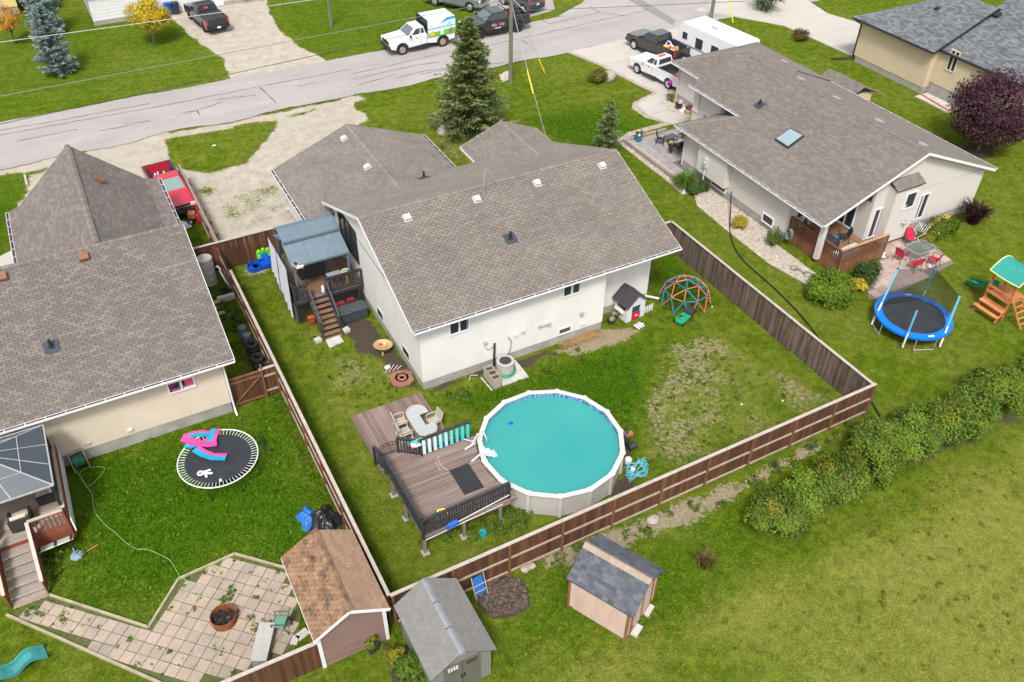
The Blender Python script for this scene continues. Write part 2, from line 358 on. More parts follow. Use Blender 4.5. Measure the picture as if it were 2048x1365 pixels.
# ground material
def groundmat():
    m=bpy.data.materials.new('ground_cover'); m.use_nodes=True; n=m.node_tree.nodes; l=m.node_tree.links; b=n['Principled BSDF']
    b.inputs['Roughness'].default_value=.95; b.inputs['Specular IOR Level'].default_value=.03
    pos=n.new('ShaderNodeNewGeometry').outputs['Position']
    def noise(s,d=5,r=.6):
        t=n.new('ShaderNodeTexNoise'); t.inputs['Scale'].default_value=s; t.inputs['Detail'].default_value=d; t.inputs['Roughness'].default_value=r; l.new(pos,t.inputs['Vector']); return t.outputs['Fac']
    def attr(k):
        a=n.new('ShaderNodeAttribute'); a.attribute_name=k; return a.outputs['Fac']
    def math_(op,a,b_):
        x=n.new('ShaderNodeMath'); x.operation=op
        for i,v in ((0,a),(1,b_)):
            if isinstance(v,(int,float)): x.inputs[i].default_value=v
            else: l.new(v,x.inputs[i])
        return x.outputs[0]
    def rng(v,a,bb,c=0,d=1):
        x=n.new('ShaderNodeMapRange'); x.inputs[1].default_value=a; x.inputs[2].default_value=bb; x.inputs[3].default_value=c; x.inputs[4].default_value=d; l.new(v,x.inputs[0]); return x.outputs[0]
    def mix(f,a,bb,mode='MIX'):
        x=n.new('ShaderNodeMix'); x.data_type='RGBA'; x.blend_type=mode
        if isinstance(f,(int,float)): x.inputs[0].default_value=f
        else: l.new(f,x.inputs[0])
        for k,v in ((6,a),(7,bb)):
            if isinstance(v,tuple): x.inputs[k].default_value=v+(1,)
            else: l.new(v,x.inputs[k])
        return x.outputs[2]
    n1=noise(1.3); n2=noise(7,6,.7); n3=noise(34,4,.75); n4=noise(5.5,7,.78)
    g=mix(rng(n1,.3,.7),GR0,GR1)
    g=mix(attr('lush'),g,mix(rng(n2,.3,.7),GL0,GL1))
    dk=math_('ADD',attr('dry'),math_('MULTIPLY',math_('SUBTRACT',n2,.5),1.1))
    g=mix(rng(dk,.12,.95),g,mix(rng(n3,.3,.7),DR0,DR1))
    g=mix(1.0,g,mix(rng(n3,.28,.72),(.6,.6,.6),(1.36,1.36,1.38)),'MULTIPLY'); g=mix(1.0,g,mix(rng(noise(14,5,.7),.3,.7),(.58,.62,.6),(1.42,1.36,1.4)),'MULTIPLY'); g=mix(1.0,g,mix(rng(noise(2.6,4,.6),.32,.68),(.8,.84,.8),(1.2,1.16,1.2)),'MULTIPLY')
    def over(base,w,col,lo=.42,hi=.58,k=.95,nz=n4):
        f=math_('ADD',w,math_('MULTIPLY',math_('SUBTRACT',nz,.5),k)); return mix(rng(f,lo,hi),base,col)
    soil=mix(rng(n2,.3,.7),(.20,.158,.10),(.30,.245,.165)); soil=mix(1.0,soil,mix(rng(n3,.25,.75),(.7,.7,.7),(1.25,1.25,1.25)),'MULTIPLY')
    g=over(g,attr('bare'),soil,.44,.56,1.35)
    gr=mix(rng(n2,.3,.7),(.345,.305,.25),(.45,.41,.355)); gr=mix(1.0,gr,mix(rng(n1,.3,.7),(.82,.8,.76),(1.1,1.1,1.1)),'MULTIPLY'); gr=mix(1.0,gr,mix(rng(noise(60,3,.8),.25,.75),(.74,.74,.74),(1.2,1.2,1.2)),'MULTIPLY')
    g=over(g,attr('grv'),gr,.42,.6,1.0)
    mu=mix(rng(n3,.3,.7),(.030,.023,.018),(.105,.08,.062))
    g=over(g,attr('mul'),mu,.42,.58,.9)
    l.new(g,b.inputs['Base Color'])
    bp=n.new('ShaderNodeBump'); bp.inputs['Strength'].default_value=.7; bp.inputs['Distance'].default_value=.05; l.new(math_('ADD',n3,n2),bp.inputs['Height']); l.new(bp.outputs[0],b.inputs['Normal'])
    return m
GR0,GR1=(.050,.088,.004),(.105,.142,.009)
GL0,GL1=(.022,.070,.0015),(.060,.128,.004)
DR0,DR1=(.105,.136,.010),(.205,.195,.050)
m_ground=groundmat()
NXg,NYg=XX.shape
idx=np.arange(NXg*NYg).reshape(NXg,NYg)
quad=np.stack([idx[:-1,:-1],idx[1:,:-1],idx[1:,1:],idx[:-1,1:]],-1).reshape(-1,4)
qx=XX.ravel()[quad].mean(1); qy=YY.ravel()[quad].mean(1); qg=grv.ravel()[quad].mean(1)
ZZ=(fbm(XX,YY,.22,71)-.5)*.06+(fbm(XX,YY,1.7,77)-.5)*.035-.02
inside=(XX>-24)&(XX<62)&(YY>-19)&(YY<64); ZZ=np.where(inside,ZZ,-.02)
mound=reg([(960,1155),(1000,1145),(1040,1165),(1052,1205),(1020,1225),(975,1225)],.5,.3); ZZ=ZZ+mound*.16*fbm(XX,YY,1.8,83)
cls=np.zeros(len(quad),int)
gv=qg>.5; cls[gv&(qy>38)]=1; cls[gv&(qy<=38)&(qx>-4.9)]=2; cls[gv&(qy<=38)&(qx<=-4.9)]=3
for c,nm in ((0,'lawn'),(1,'gravel_driveway'),(2,'gravel_parking'),(3,'gravel_apron')):
    q=quad[cls==c]; u,inv=np.unique(q,return_inverse=True); q=inv.reshape(-1,4)
    vv=np.stack([XX.ravel()[u],YY.ravel()[u],ZZ.ravel()[u]],-1)
    me=bpy.data.meshes.new(nm); me.vertices.add(len(u)); me.vertices.foreach_set('co',vv.ravel().astype(np.float32))
    me.loops.add(q.size); me.loops.foreach_set('vertex_index',q.ravel().astype(np.int32)); me.polygons.add(len(q)); me.polygons.foreach_set('loop_start',np.arange(0,q.size,4,dtype=np.int32))
    me.update(calc_edges=True); me.validate()
    for k,a in (('dry',dry),('lush',lush),('bare',bare),('grv',grv),('mul',mul)): put(me,k,a,u)
    me.polygons.foreach_set('use_smooth',np.ones(len(q),bool))
    o=bpy.data.objects.new(nm,me); COL.objects.link(o); me.materials.append(m_ground); o['kind']='structure'
def gz(x,y):
    i=min(max(int(np.searchsorted(gx,x)),0),NXg-1); j=min(max(int(np.searchsorted(gy,y)),0),NYg-1); return float(ZZ[i,j])
# road
def wobedge(pts,amp,step=.6,seed=1):
    r=random.Random(seed); out=[]
    for a,b in zip(pts[:-1],pts[1:]):
        L=math.dist(a,b); k=max(1,int(L/step))
        for i in range(k):
            t=i/k; nx,ny=-(b[1]-a[1])/L,(b[0]-a[0])/L; j=r.uniform(-amp,amp); out.append((a[0]+(b[0]-a[0])*t+nx*j,a[1]+(b[1]-a[1])*t+ny*j))
    out.append(pts[-1]); return out
def strip(left,right,z):
    mb=MB(); n=len(left); vs=[(p[0],p[1],z) for p in left]+[(p[0],p[1],z) for p in right]
    return mb.add(vs,[(i,i+1,n+i+1,n+i) for i in range(n-1)])
m_asph=mat('asphalt',(.30,.277,.264),.92,.10,.35,bump=.35,bs=120,fine=.10,dirt=((.24,.225,.215),.7,.4),stretch=(.45,1.3,1))
xs=np.arange(-40,90,.5)
rA=[(x,32.15+.16*math.sin(x*.9)+jit(.07)+(.35 if -9<x<9 else 0)*math.sin(x*.35)**2) for x in xs]; rB=[(x,39.45+.06*math.sin(x*.7)+jit(.05)) for x in xs]
xs2=[-700]+list(xs)+[700]; rA=[(-700,32.1)]+rA+[(700,32.1)]; rB=[(-700,39.4)]+rB+[(700,39.4)]
road=struct('road',strip(rA,rB,.03),m_asph)
m_tar=mat('crack_sealant',(.09,.085,.082),.6,.2,5)
cr=MB()
def crack(pp,w=.05,w2=None):
    P_=[G2(*p) for p in pp]; P_=wobedge(P_,.035,.35,len(pp)+int(pp[0][0])); n=len(P_)
    L_=[];R_=[]
    for i in range(n):
        a=P_[max(i-1,0)]; b=P_[min(i+1,n-1)]; L=math.dist(a,b) or 1; nx,ny=-(b[1]-a[1])/L,(b[0]-a[0])/L; ww=w*random.uniform(.5,1.3)
        L_.append((P_[i][0]+nx*ww,P_[i][1]+ny*ww)); R_.append((P_[i][0]-nx*ww,P_[i][1]-ny*ww))
    cr.merge(strip(L_,R_,.036))
for pp in ([(0,272),(150,244),(330,212),(520,174),(700,140)],[(33,284),(155,260)],[(200,263),(260,252)],[(352,235),(420,214),(445,205)],
    [(430,200),(512,192)],[(595,174),(632,166)],[(520,176),(552,207)],[(700,150),(800,128),(900,104)],[(705,160),(760,148),(830,132),(880,125)],[(715,172),(790,150)],[(790,158),(850,143),(900,137)],
    [(982,91),(1100,65),(1200,42),(1300,20)],[(1040,80),(1058,90)],[(1075,38),(1100,49),(1200,26),(1250,33)],[(960,72),(1010,66)],[(0,262),(130,240),(300,208)],[(840,150),(930,133)],[(1180,14),(1200,26)],
    [(980,130),(1010,126)],[(360,228),(395,222),(400,232)],[(250,250),(300,243)],[(890,160),(930,150)]): crack(pp,.045)
co=struct('crack_sealant',cr,m_tar,parent=road)
pt=MB()
pt.face([(*G2(*p),.0345) for p in ((1255,0),(1275,-5),(1352,42),(1345,52))]); pt.face([(*G2(*p),.0345) for p in ((1425,-10),(1440,-12),(1500,18),(1492,24),(1460,8))])
struct('asphalt_patch',pt,mat('asphalt_patch',(.19,.185,.18),.9,.12,3),parent=road)
# concrete surfaces
m_drive=mat('pale_concrete',(.385,.355,.32),.85,.06,.8,bump=.15,bs=90,fine=.05,dirt=((.44,.40,.36),.4,.9))
def slab(name,pix,z0,z1,m,world=False):
    return struct(name,MB().prism([p if world else G2(*p) for p in pix],z0,z1),m)
drv=slab('concrete_driveway',[(1140,104),(1206,131),(1281,170),(1316,187),(1272,210),(1296,232),(1345,250),(1420,232),(1470,150),(1500,95),(1425,47),(1330,62)],-.05,.05,m_drive)
slab('neighbour_driveway',[(1448,30),(1567,52),(1704,113),(1728,50),(1655,28),(1612,0),(1560,-40),(1480,-20),(1390,22)],-.05,.05,m_drive)
jn=MB()
for a,b in (((1206,131),(1330,110)),((1281,170),(1360,150)),((1296,232),(1400,205)),((1330,62),(1420,140))): jn.beam((*G2(*a),.051),(*G2(*b),.051),.03,.006)
struct('control_joint',jn,mat('joint',(.22,.2,.18),.9),parent=drv)
slab('side_road',[(1118,32),(1165,6),(1210,-60),(1700,-80),(1600,-25),(1540,-4),(1447,29),(1390,48)],-.05,.028,m_asph)
slab('far_driveway',[(880,2),(930,18),(955,28),(1060,34),(1110,20),(1090,-60),(850,-60)],-.05,.034,m_asph)
slab('garden_path',[(-20,525),(28,500),(30,560),(-20,600)],-.05,.05,m_drive)
# ---------------------------------------------------------------- roofs and walls
def uvplane(pts):
    p=[Vector(q) for q in pts]; U=(p[1]-p[0]).normalized(); N=Vector((0,0,0))
    for i in range(len(p)): N+=(p[i]-p[0]).cross(p[(i+1)%len(p)]-p[0])
    N.normalize(); N=N if N.z>0 else -N
    V=N.cross(U).normalized()
    if V.z<0: U=-U; V=-V
    O=p[0]; return O,U,V,N,[((q-O).dot(U),(q-O).dot(V)) for q in p]
def cliprect(poly,u0,u1,v0,v1):
    for ax,lim,sg in ((0,u0,1),(0,u1,-1),(1,v0,1),(1,v1,-1)):
        out=[]; n=len(poly)
        for i in range(n):
            a=poly[i]; b=poly[(i+1)%n]; da=(a[ax]-lim)*sg; db=(b[ax]-lim)*sg
            if da>=0: out.append(a)
            if (da>=0)!=(db>=0):
                t=da/(da-db); out.append((a[0]+(b[0]-a[0])*t,a[1]+(b[1]-a[1])*t))
        poly=out
        if len(poly)<3: return []
    return poly
def area(p): return abs(sum(p[i][0]*p[(i+1)%len(p)][1]-p[(i+1)%len(p)][0]*p[i][1] for i in range(len(p))))/2
def shingle(roof,planes,m,w=.33,e=.145,gap=.009,th=.017,nind=300,skew=1.0,caps=(),tonef=None):
    iv=ROOT[rootof(roof)].inverted(); full=[]; rest=MB(); rng=random.Random(len(planes)*13+int(w*1000))
    for pi,pts in enumerate(planes):
        O,U,V,N,uv=uvplane(pts); us=[a for a,b in uv]; vs_=[b for a,b in uv]; conv=None
        r=0; v=min(vs_)
        while v<max(vs_):
            off=(.5*w if r%2 else 0)+rng.uniform(-.02,.02); u=min(us)-w+off
            while u<max(us):
                tn=rng.random()**skew
                if tonef: tn=tonef(pi,u,v,tn,rng)
                u0,u1,v1=u+gap,u+w-gap,min(v+e,max(vs_))
                u+=w
                c=cliprect(uv,u0,u1,v,v1)
                if not c: continue
                a=area(c)
                if a<.002: continue
                if a>.985*(u1-u0)*e: 
                    p=O+U*(u0-gap)+V*v; full.append(((p-CAM).length,p,U,V,N,tn))
                else:
                    n=len(c); top=[O+U*x+V*y+N*(.003+th*(1-(y-v)/e)) for x,y in c]; bot=[O+U*x+V*y for x,y in c]
                    rest.add(top+bot,[tuple(range(n))]+[(i,(i+1)%n,n+(i+1)%n,n+i) for i in range(n)],tn)
            v+=e; r+=1
    full.sort(key=lambda q:q[0])
    nv=10; meshes=[]
    def tabverts(): 
        a,b=gap,w-gap; return [(a,0,th+.003),(b,0,th+.003),(b,e+.01,.003),(a,e+.01,.003),(a,0,0),(b,0,0),(b,e+.01,0),(a,e+.01,0)]
    TF=[(0,1,2,3),(4,5,1,0),(5,6,2,1),(7,4,0,3)]
    if nind:
        for k in range(nv):
            me=mkmesh('shingle',tabverts(),TF,[(k+.5)/nv]*4,fix=False); me.materials.append(m); meshes.append(me)
    for k,(d,p,U,V,N,tn) in enumerate(full):
        if k<nind:
            M_=Matrix(((U.x,V.x,N.x,p.x),(U.y,V.y,N.y,p.y),(U.z,V.z,N.z,p.z),(0,0,0,1)))
            inst('shingle',meshes[min(nv-1,int(tn*nv))],roof,iv@M_)
        else:
            rest.add([p+U*a+V*b+N*c for a,b,c in tabverts()],TF,tn)
    for a,b in caps:                     # ridge cap pieces
        a=Vector(a); b=Vector(b); d=(b-a); L=d.length; d/=L; s=d.cross(Vector((0,0,1))).normalized(); k=int(L/.15)
        for i in range(k):
            p=a+d*(i*L/k); q=a+d*((i+1.02)*L/k); dz=Vector((0,0,-.06)); t=rng.random()**skew
            up=Vector((0,0,.045)); up2=Vector((0,0,.028))
            vs=[p+s*.15+dz+up2,p+up,p-s*.15+dz+up2,q+s*.15+dz+up2*.3,q+up2,q-s*.15+dz+up2*.3]
            rest.add(vs,[(0,1,4,3),(1,2,5,4),(0,2,1)],t)
    if rest.f: part('shingle_field',rest,m,roof,world=True,stuff=True,fix=False)
def slabroof(root,planes,m,th=.16,name='roof'):
    mb=MB()
    for pts in planes: mb.ext([Vector(p)-Vector((0,0,.004)) for p in pts],(0,0,-th))
    return part(name,mb,m,root,world=True)
m_fascia=mat('fascia_white',(.62,.62,.62),.45,.04,2,fine=.02)
m_gutshade=mat('gutter_shade_brown',(.055,.032,.045),.7,.2,4)
def gutter(root,a,b,out,name='gutter',m=None):
    a=Vector(a); b=Vector(b); o=Vector(out); mb=MB(); L=(b-a).length; d=(b-a)/L
    def bar(o0,o1,z0,z1,mbx,a=a,b=b):
        vs=[]
        for p in (a,b):
            for oo,zz in ((o0,z0),(o1,z0),(o1,z1),(o0,z1)): vs.append(p+o*oo+Vector((0,0,zz)))
        mbx.add(vs,[(0,1,2,3),(7,6,5,4),(0,4,5,1),(1,5,6,2),(2,6,7,3),(3,7,4,0)])
    bar(.125,.145,-.10,.0,mb); bar(0,.125,-.10,-.09,mb)
    k=max(2,int(L/.75))
    for i in range(k+1):
        p=a+d*(L*i/k); mb.box(tuple(p+o*.06+Vector((0,0,-.005))),(.03 if abs(d.x)>.5 else .13,.13 if abs(d.x)>.5 else .03,.012))
    g=part(name,mb,m or m_fascia,root,world=True)
    mi=MB(); bar(.001,.124,-.088,-.02,mi); part('gutter_shade',mi,m_gutshade,g,world=True); return g  # dark bar in the trough: the gutter's inner shade put into colour
def fascia(root,segs,m=None,w=.03,h=.15):
    mb=MB()
    for a,b in segs: mb.beam(Vector(a)+Vector((0,0,-h/2)),Vector(b)+Vector((0,0,-h/2)),w,h)
    return part('fascia',mb,m or m_fascia,root,world=True)
m_vinyl=mat('vinyl_frame',(.64,.64,.65),.4,.03,3,fine=.02)
def win(root,ax,pl,a0,a1,z0,z1,out=-1,mull=(.5,),fw=.075,glass=None,name='window',frame=None,curt=None,proud=.06):
    a0,a1=min(a0,a1),max(a0,a1); z0,z1=min(z0,z1),max(z0,z1); glass=glass or m_glass
    def B(mb,b0,b1,c0,c1,d0,d1):
        lo,hi=sorted((pl+out*d0,pl+out*d1))
        if ax=='Y': mb.bx(b0,b1,lo,hi,c0,c1)
        else: mb.bx(lo,hi,b0,b1,c0,c1)
    f=MB(); B(f,a0,a1,z0,z0+fw,.002,proud); B(f,a0,a1,z1-fw,z1,.002,proud); B(f,a0,a0+fw,z0+fw,z1-fw,.002,proud); B(f,a1-fw,a1,z0+fw,z1-fw,.002,proud)
    cuts=[a0+fw]
    for k in mull:
        c=a0+(a1-a0)*k; B(f,c-fw*.55,c+fw*.55,z0+fw,z1-fw,.002,proud); cuts+=[c-fw*.55,c+fw*.55]
    cuts.append(a1-fw)
    o=part(name,f,frame or m_vinyl,root,world=True)
    for i in range(0,len(cuts),2):
        g=MB(); B(g,cuts[i],cuts[i+1],z0+fw,z1-fw,.004,.018); part('pane',g,glass,o,world=True)
    if curt:
        for (u0,u1,w0,w1,mc) in curt:
            g=MB(); B(g,a0+(a1-a0)*u0,a0+(a1-a0)*u1,z0+(z1-z0)*w0,z0+(z1-z0)*w1,.0185,.024); part('curtain',g,mc,o,world=True)
    return o
def roofvent(root,roof,p,m,s=.32,h=.16,base=True,rz=0.0,slope=(0,-1),k=.4,name='roof_vent'):
    # box vent sitting on slope: slope = downhill direction
    d=Vector((slope[0],slope[1],-k)).normalized(); s_=Vector((-slope[1],slope[0],0)); n=s_.cross(d); n=n if n.z>0 else -n
    def bx(hw,hd,z0,z1):
        P_=Vector(p); vs=[P_+s_*a*hw+d*b*hd+n*z for z in (z0,z1) for a,b in ((-1,-1),(1,-1),(1,1),(-1,1))]
        return vs,[(0,3,2,1),(4,5,6,7),(0,1,5,4),(1,2,6,5),(2,3,7,6),(3,0,4,7)]
    o=None
    mb=MB(); mb.add(*bx(s*.5,s*.5,.06,h)); mb.add(*bx(s*.42,s*.42,.0,.07)); o=part(name,mb,m,root,world=True)
    if base: b_=MB(); b_.add(*bx(s*.64,s*.66,.018,.026)); part('flashing',b_,m,o,world=True)
    return o
def pipevent(root,p,slope=(0,-1),k=.4,name='plumbing_vent',dark=True):
    d=Vector((slope[0],slope[1],-k)).normalized(); s_=Vector((-slope[1],slope[0],0)); n=s_.cross(d); n=n if n.z>0 else -n
    P_=Vector(p); vs=[P_+s_*a*.3+d*b*.3+n*z for z in (.02,.035) for a,b in ((-1,-1),(1,-1),(1,1),(-1,1))]
    b_=MB().add(vs,[(0,3,2,1),(4,5,6,7),(0,1,5,4),(1,2,6,5),(2,3,7,6),(3,0,4,7)])
    o=part('vent_flashing',b_,mat('vent_rubber',(.035,.045,.055),.55,.15,5),root,world=True)
    part(name,MB().cyl(P_+n*.03,P_+n*.02+Vector((0,0,.38)),.07,.06,12).cyl(P_+n*.03,P_+n*.06+Vector((0,0,.06)),.13,.09,12),m_black,o,world=True,smooth=False)
m_stucco=mat('white_stucco',(.60,.578,.55),.9,.05,.9,bump=.5,bs=42,fine=.07,dirt=((.50,.48,.45),.35,1.1),stretch=(1,1,.55))
m_stucco2=mat('cream_stucco',(.55,.468,.37),.9,.05,.9,bump=.35,bs=60,fine=.06)
m_stucco3=mat('greige_stucco',(.50,.465,.43),.9,.05,.8,bump=.45,bs=45,fine=.08,dirt=((.43,.395,.36),.4,.8),stretch=(1,1,.5))
m_stucco4=mat('tan_stucco',(.5,.405,.275),.9,.05,.8,bump=.35,bs=45,fine=.06)
m_found=mat('foundation_concrete',(.28,.268,.245),.9,.16,1.6,bump=.4,bs=40,dirt=((.24,.23,.2),.5,3))
m_under=mat('roof_underlay',(.03,.025,.022),.95,.2,3)
m_sh1=mat('weathered_shingle',(.150,.130,.112),.95,.09,.5,bump=.4,bs=160,col2=(.190,.169,.150),fine=.13,dirt=((.115,.097,.082),.4,.8))
m_sh2=mat('brown_shingle',(.124,.108,.099),.95,.07,.5,bump=.4,bs=160,col2=(.182,.157,.136),fine=.12)
m_sh3=mat('taupe_shingle',(.135,.117,.104),.95,.07,.5,bump=.4,bs=160,col2=(.178,.157,.139),fine=.12)
m_sh4=mat('slate_shingle',(.075,.083,.092),.95,.1,.6,bump=.4,bs=160,col2=(.165,.175,.185),fine=.14)
m_sh5=mat('tan_shingle',(.235,.145,.092),.95,.1,1.2,bump=.4,bs=120,col2=(.285,.185,.125),fine=.1)
# ---- the white house in the fenced yard
H1=thing('house','white stucco bungalow with weathered taupe shingle roof standing inside the wooden fence','house',(0,0,0))
part('foundation',MB().prism([(.03,.03),(10.02,.03),(10.02,.98),(13.42,.98),(13.42,11.57),(.03,11.57)],-.15,.5),m_found,H1,world=True)
wl=MB().prism([(0,0),(10.05,0),(10.05,.95),(13.45,.95),(13.45,11.6),(0,11.6)],.48,4.03)
wl.ext([(0,.0,3.97),(0,5.8,6.34),(0,11.6,3.97)],(.2,0,0)); wl.ext([(13.25,.95,3.97),(13.25,.95,4.36),(13.25,5.8,6.34),(13.25,11.6,3.97)],(.2,0,0))
part('wall',wl,m_stucco,H1,world=True)
gw=MB().prism([(-.95,11.6),(-.95,18.1),(7.75,18.1),(7.75,11.6)],.2,2.95); gw.ext([(-.95,18.1,2.95),(3.4,18.1,4.6),(7.75,18.1,2.95)],(0,-.2,0)); gw.bx(9.35,13.4,11.6,13.8,.2,3.85)
part('garage_wall',gw,m_stucco,H1,world=True)
part('garage_footing',MB().prism([(-.92,11.6),(-.92,18.07),(7.72,18.07),(7.72,11.6)],-.1,.22),m_found,H1,world=True)
Sp=[(-.45,-.42,4.1),(14.1,-.42,4.1),(14.1,5.8,6.55),(-.45,5.8,6.55)]; Np=[(14.1,12.0,4.1),(-.45,12.0,4.1),(-.45,5.8,6.55),(14.1,5.8,6.55)]
zw=lambda x:3+.3813*(x+1.4); ze=lambda x:3+.3813*(8.2-x)
Wg=[(-1.4,18.55,3),(-1.4,11.4,3),(1.48,11.62,zw(1.48)),(1.48,12.0,zw(1.48)),(3.4,10.12,4.83),(3.4,18.55,4.83)]
Eg=[(8.2,11.62,3),(8.2,18.55,3),(3.4,18.55,4.83),(3.4,10.12,4.83),(5.32,12.0,ze(5.32)),(5.32,11.62,ze(5.32))]
Wp=[(8.87,14.3,4.0),(8.87,12.0,4.0),(11.6,9.46,5.05),(11.6,14.3,5.05)]; Ep=[(14.1,12.0,4.0),(14.1,14.3,4.0),(11.6,14.3,5.05),(11.6,9.46,5.05)]
pl1=[Sp,Np,Wg,Eg,Wp,Ep]
rf1=slabroof(H1,pl1,m_under)
shingle(rf1,pl1,m_sh1,gap=.013,th=.028,caps=(((-.4,5.8,6.57),(14.1,5.8,6.57)),((3.4,18.5,4.85),(3.4,10.0,4.85)),((11.6,14.3,5.07),(11.6,9.5,5.07))))
fascia(H1,[((-.465,-.42,4.09),(-.465,5.8,6.54)),((-.465,12.0,4.09),(-.465,5.8,6.54)),((14.115,-.42,4.09),(14.115,5.8,6.54)),((-.45,-.435,4.09),(14.1,-.435,4.09)),((-.45,12.015,4.09),(14.1,12.015,4.09)),((-1.415,11.4,2.99),(-1.415,18.55,2.99)),((8.215,12.1,2.99),(8.215,18.55,2.99)),((8.855,12.05,3.99),(8.855,14.3,3.99)),((8.87,14.315,3.99),(11.6,14.315,5.04)),((11.6,14.315,5.04),(14.1,14.315,3.99)),((-1.4,18.565,2.99),(3.4,18.565,4.82)),((3.4,18.565,4.82),(8.2,18.565,2.99))])
part('soffit',MB().bx(-.38,14.08,-.40,0,3.74,3.78).bx(-.38,14.08,.001,.94,3.741,3.779) if False else MB().bx(-.38,14.08,-.40,-.002,3.88,3.91),m_fascia,H1,world=True)
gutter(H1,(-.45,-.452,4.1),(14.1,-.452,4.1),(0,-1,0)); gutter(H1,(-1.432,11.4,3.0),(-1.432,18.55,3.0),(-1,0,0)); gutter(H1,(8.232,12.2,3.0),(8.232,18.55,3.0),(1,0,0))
m_wvent=mat('pale_vent',(.42,.42,.41),.5,.08,6)
for x,y in ((1.75,5.05),(5.45,5.05),(8.85,5.05),(12.75,5.05)): roofvent(H1,rf1,(x,y,4.1+.394*(y+.42)+.02),m_wvent,name='roof_vent')
for y in (17.2,13.4): roofvent(H1,rf1,(2.75,y,zw(2.75)+.02),m_wvent,slope=(-1,0),k=.38)
pipevent(H1,(6.0,2.55,4.1+.394*2.97+.02)); pipevent(H1,(5.2,11.2,4.44),slope=(0,1))
an=MB(); an.tube([(5.95,5.3,6.36),(6.15,5.55,7.5),(6.3,5.5,7.55),(6.9,5.35,6.4)],.012,5); part('antenna_wire',an,m_galv,H1,world=True)
def wy(b,t,Y): (x0,z0),(x1,z1)=WY(*b,Y),WY(*t,Y); return x0,x1,z0,z1
def wx(b,t,X): (y0,z0),(y1,z1)=WX(*b,X),WX(*t,X); return y0,y1,z0,z1
m_curt=mat('pale_curtain',(.16,.155,.145),.9,.1,5); m_paneC=clearmat('tinted_pane',(.03,.035,.04),.6)
for b,t in (((897.5,672.5),(938.5,632.5)),((1124,596.5),(1162.4,559))):
    x0,x1,z0,z1=wy(b,t,0); win(H1,'Y',0,x0,x1,z0,z1,curt=((.56,.63,.1,.9,m_curt),(.86,.92,.1,.9,m_curt)) if b[0]>1000 else ((.84,.92,.1,.9,m_curt),))
x0,x1,z0,z1=wy((1226.5,543.5),(1263.4,525.8),.95); win(H1,'Y',.95,x0,x1,z0,z1)
x0,x1,z0,z1=wy((1115,671.7),(1143.2,648.8),0); win(H1,'Y',0,x0,x1,z0,z1,mull=(),glass=mat('brown_pane',(.10,.055,.04),.2,.1,5))
win(H1,'X',0,4.95,5.75,.62,1.12,mull=(),fw=.035,proud=.022)
win(H1,'X',0,1.55,2.4,.62,1.12,mull=(),fw=.035,proud=.022)
win(H1,'X',0,7.9,10.6,2.35,4.35,mull=(.33,.66),frame=m_black,name='patio_door')
# wall fittings
m_fit=mat('grey_fitting',(.33,.36,.37),.5,.1,6)
def fit(pb,pt_,name,m,d=.09,Y=0.0):
    x0,x1,z0,z1=wy(pb,pt_,Y); x0,x1=sorted((x0,x1)); z0,z1=sorted((z0,z1)); part(name,MB().bx(x0,x1,Y-d,Y-.002,z0,z1),m,H1,world=True,bevel=.01)
for k,(a,b) in enumerate((((1076,655.5),(1080.5,650.5)),((1082,654),(1086,649)),((1088,652),(1092.5,647.5)))): fit(a,b,'vent_hood',m_fit)
fit((1094,651),(1100.5,643.5),'dryer_vent',m_fit,.12); fit((1159,631),(1166,622),'vent_hood',m_fit,.13); fit((1161,650),(1170.5,644),'vent_hood',m_whitep,.1); fit((1042,669),(1051,660),'outlet_cover',m_wvent,.05)
xx,_,zz,_=wy((1031,669),(1031,669),0); part('meter',MB().cyl((xx,-.004,zz),(xx,-.1,zz),.11,.1,14),m_whitep,H1,world=True)
fit((967,690),(973,681.5),'disconnect_box',m_fit,.1)
dp=MB()
x0,_,z0,_=wy((970,690),(970,690),0); x1,_,z1,_=wy((988,686),(988,686),0)
part('conduit',MB().tube([(x0,-.05,z0),(x0+.05,-.05,z0-.28),(x0+.2,-.06,z0-.32),(x1-.05,-.06,z0-.2)],.022,6),m_fit,H1,world=True,smooth=True)
part('downspout_pipe',MB().cyl((x1,-.07,z1),(x1-.05,-.07,.1),.055,.055,8),m_black,H1,world=True)
part('corner_downspout',MB().bx(13.46,13.54,1.0,1.08,.2,3.8).beam((13.5,1.04,.22),(14.1,.6,.12),.08,.08),m_fascia,H1,world=True)
# ---- the cream house next door (west)
H2=thing('house','cream stucco house with brown shingle roof and red box vents beside the trampoline','house',(-8.35,2.75,0))
part('foundation',MB().prism([(-29.6,2.78),(-8.38,2.78),(-8.38,11.8),(-29.6,11.8)],-.15,.62),m_found,H2,world=True)
wl=MB().prism([(-29.6,2.75),(-8.35,2.75),(-8.35,11.8),(-29.6,11.8)],.6,3.36); wl.ext([(-8.35,2.75,3.36),(-8.35,9.6,5.98),(-8.35,11.7,3.5),(-8.35,11.8,3.36)],(-.2,0,0)); wl.prism([(-15.1,11.8),(-8.1,11.8),(-8.1,19.8),(-15.1,19.8)],.2,3.05); wl.ext([(-14.5,19.8,3.05),(-11.65,19.8,5.6),(-8.8,19.8,3.05)],(0,-.2,0))
part('wall',wl,m_stucco2,H2,world=True)
S2=[(-30,2.3,3.4),(-7.8,2.3,3.4),(-7.8,9.6,6.2),(-30,9.6,6.2)]; N2=[(-7.8,12.2,3.4),(-30,12.2,3.4),(-30,9.6,6.2),(-7.8,9.6,6.2)]
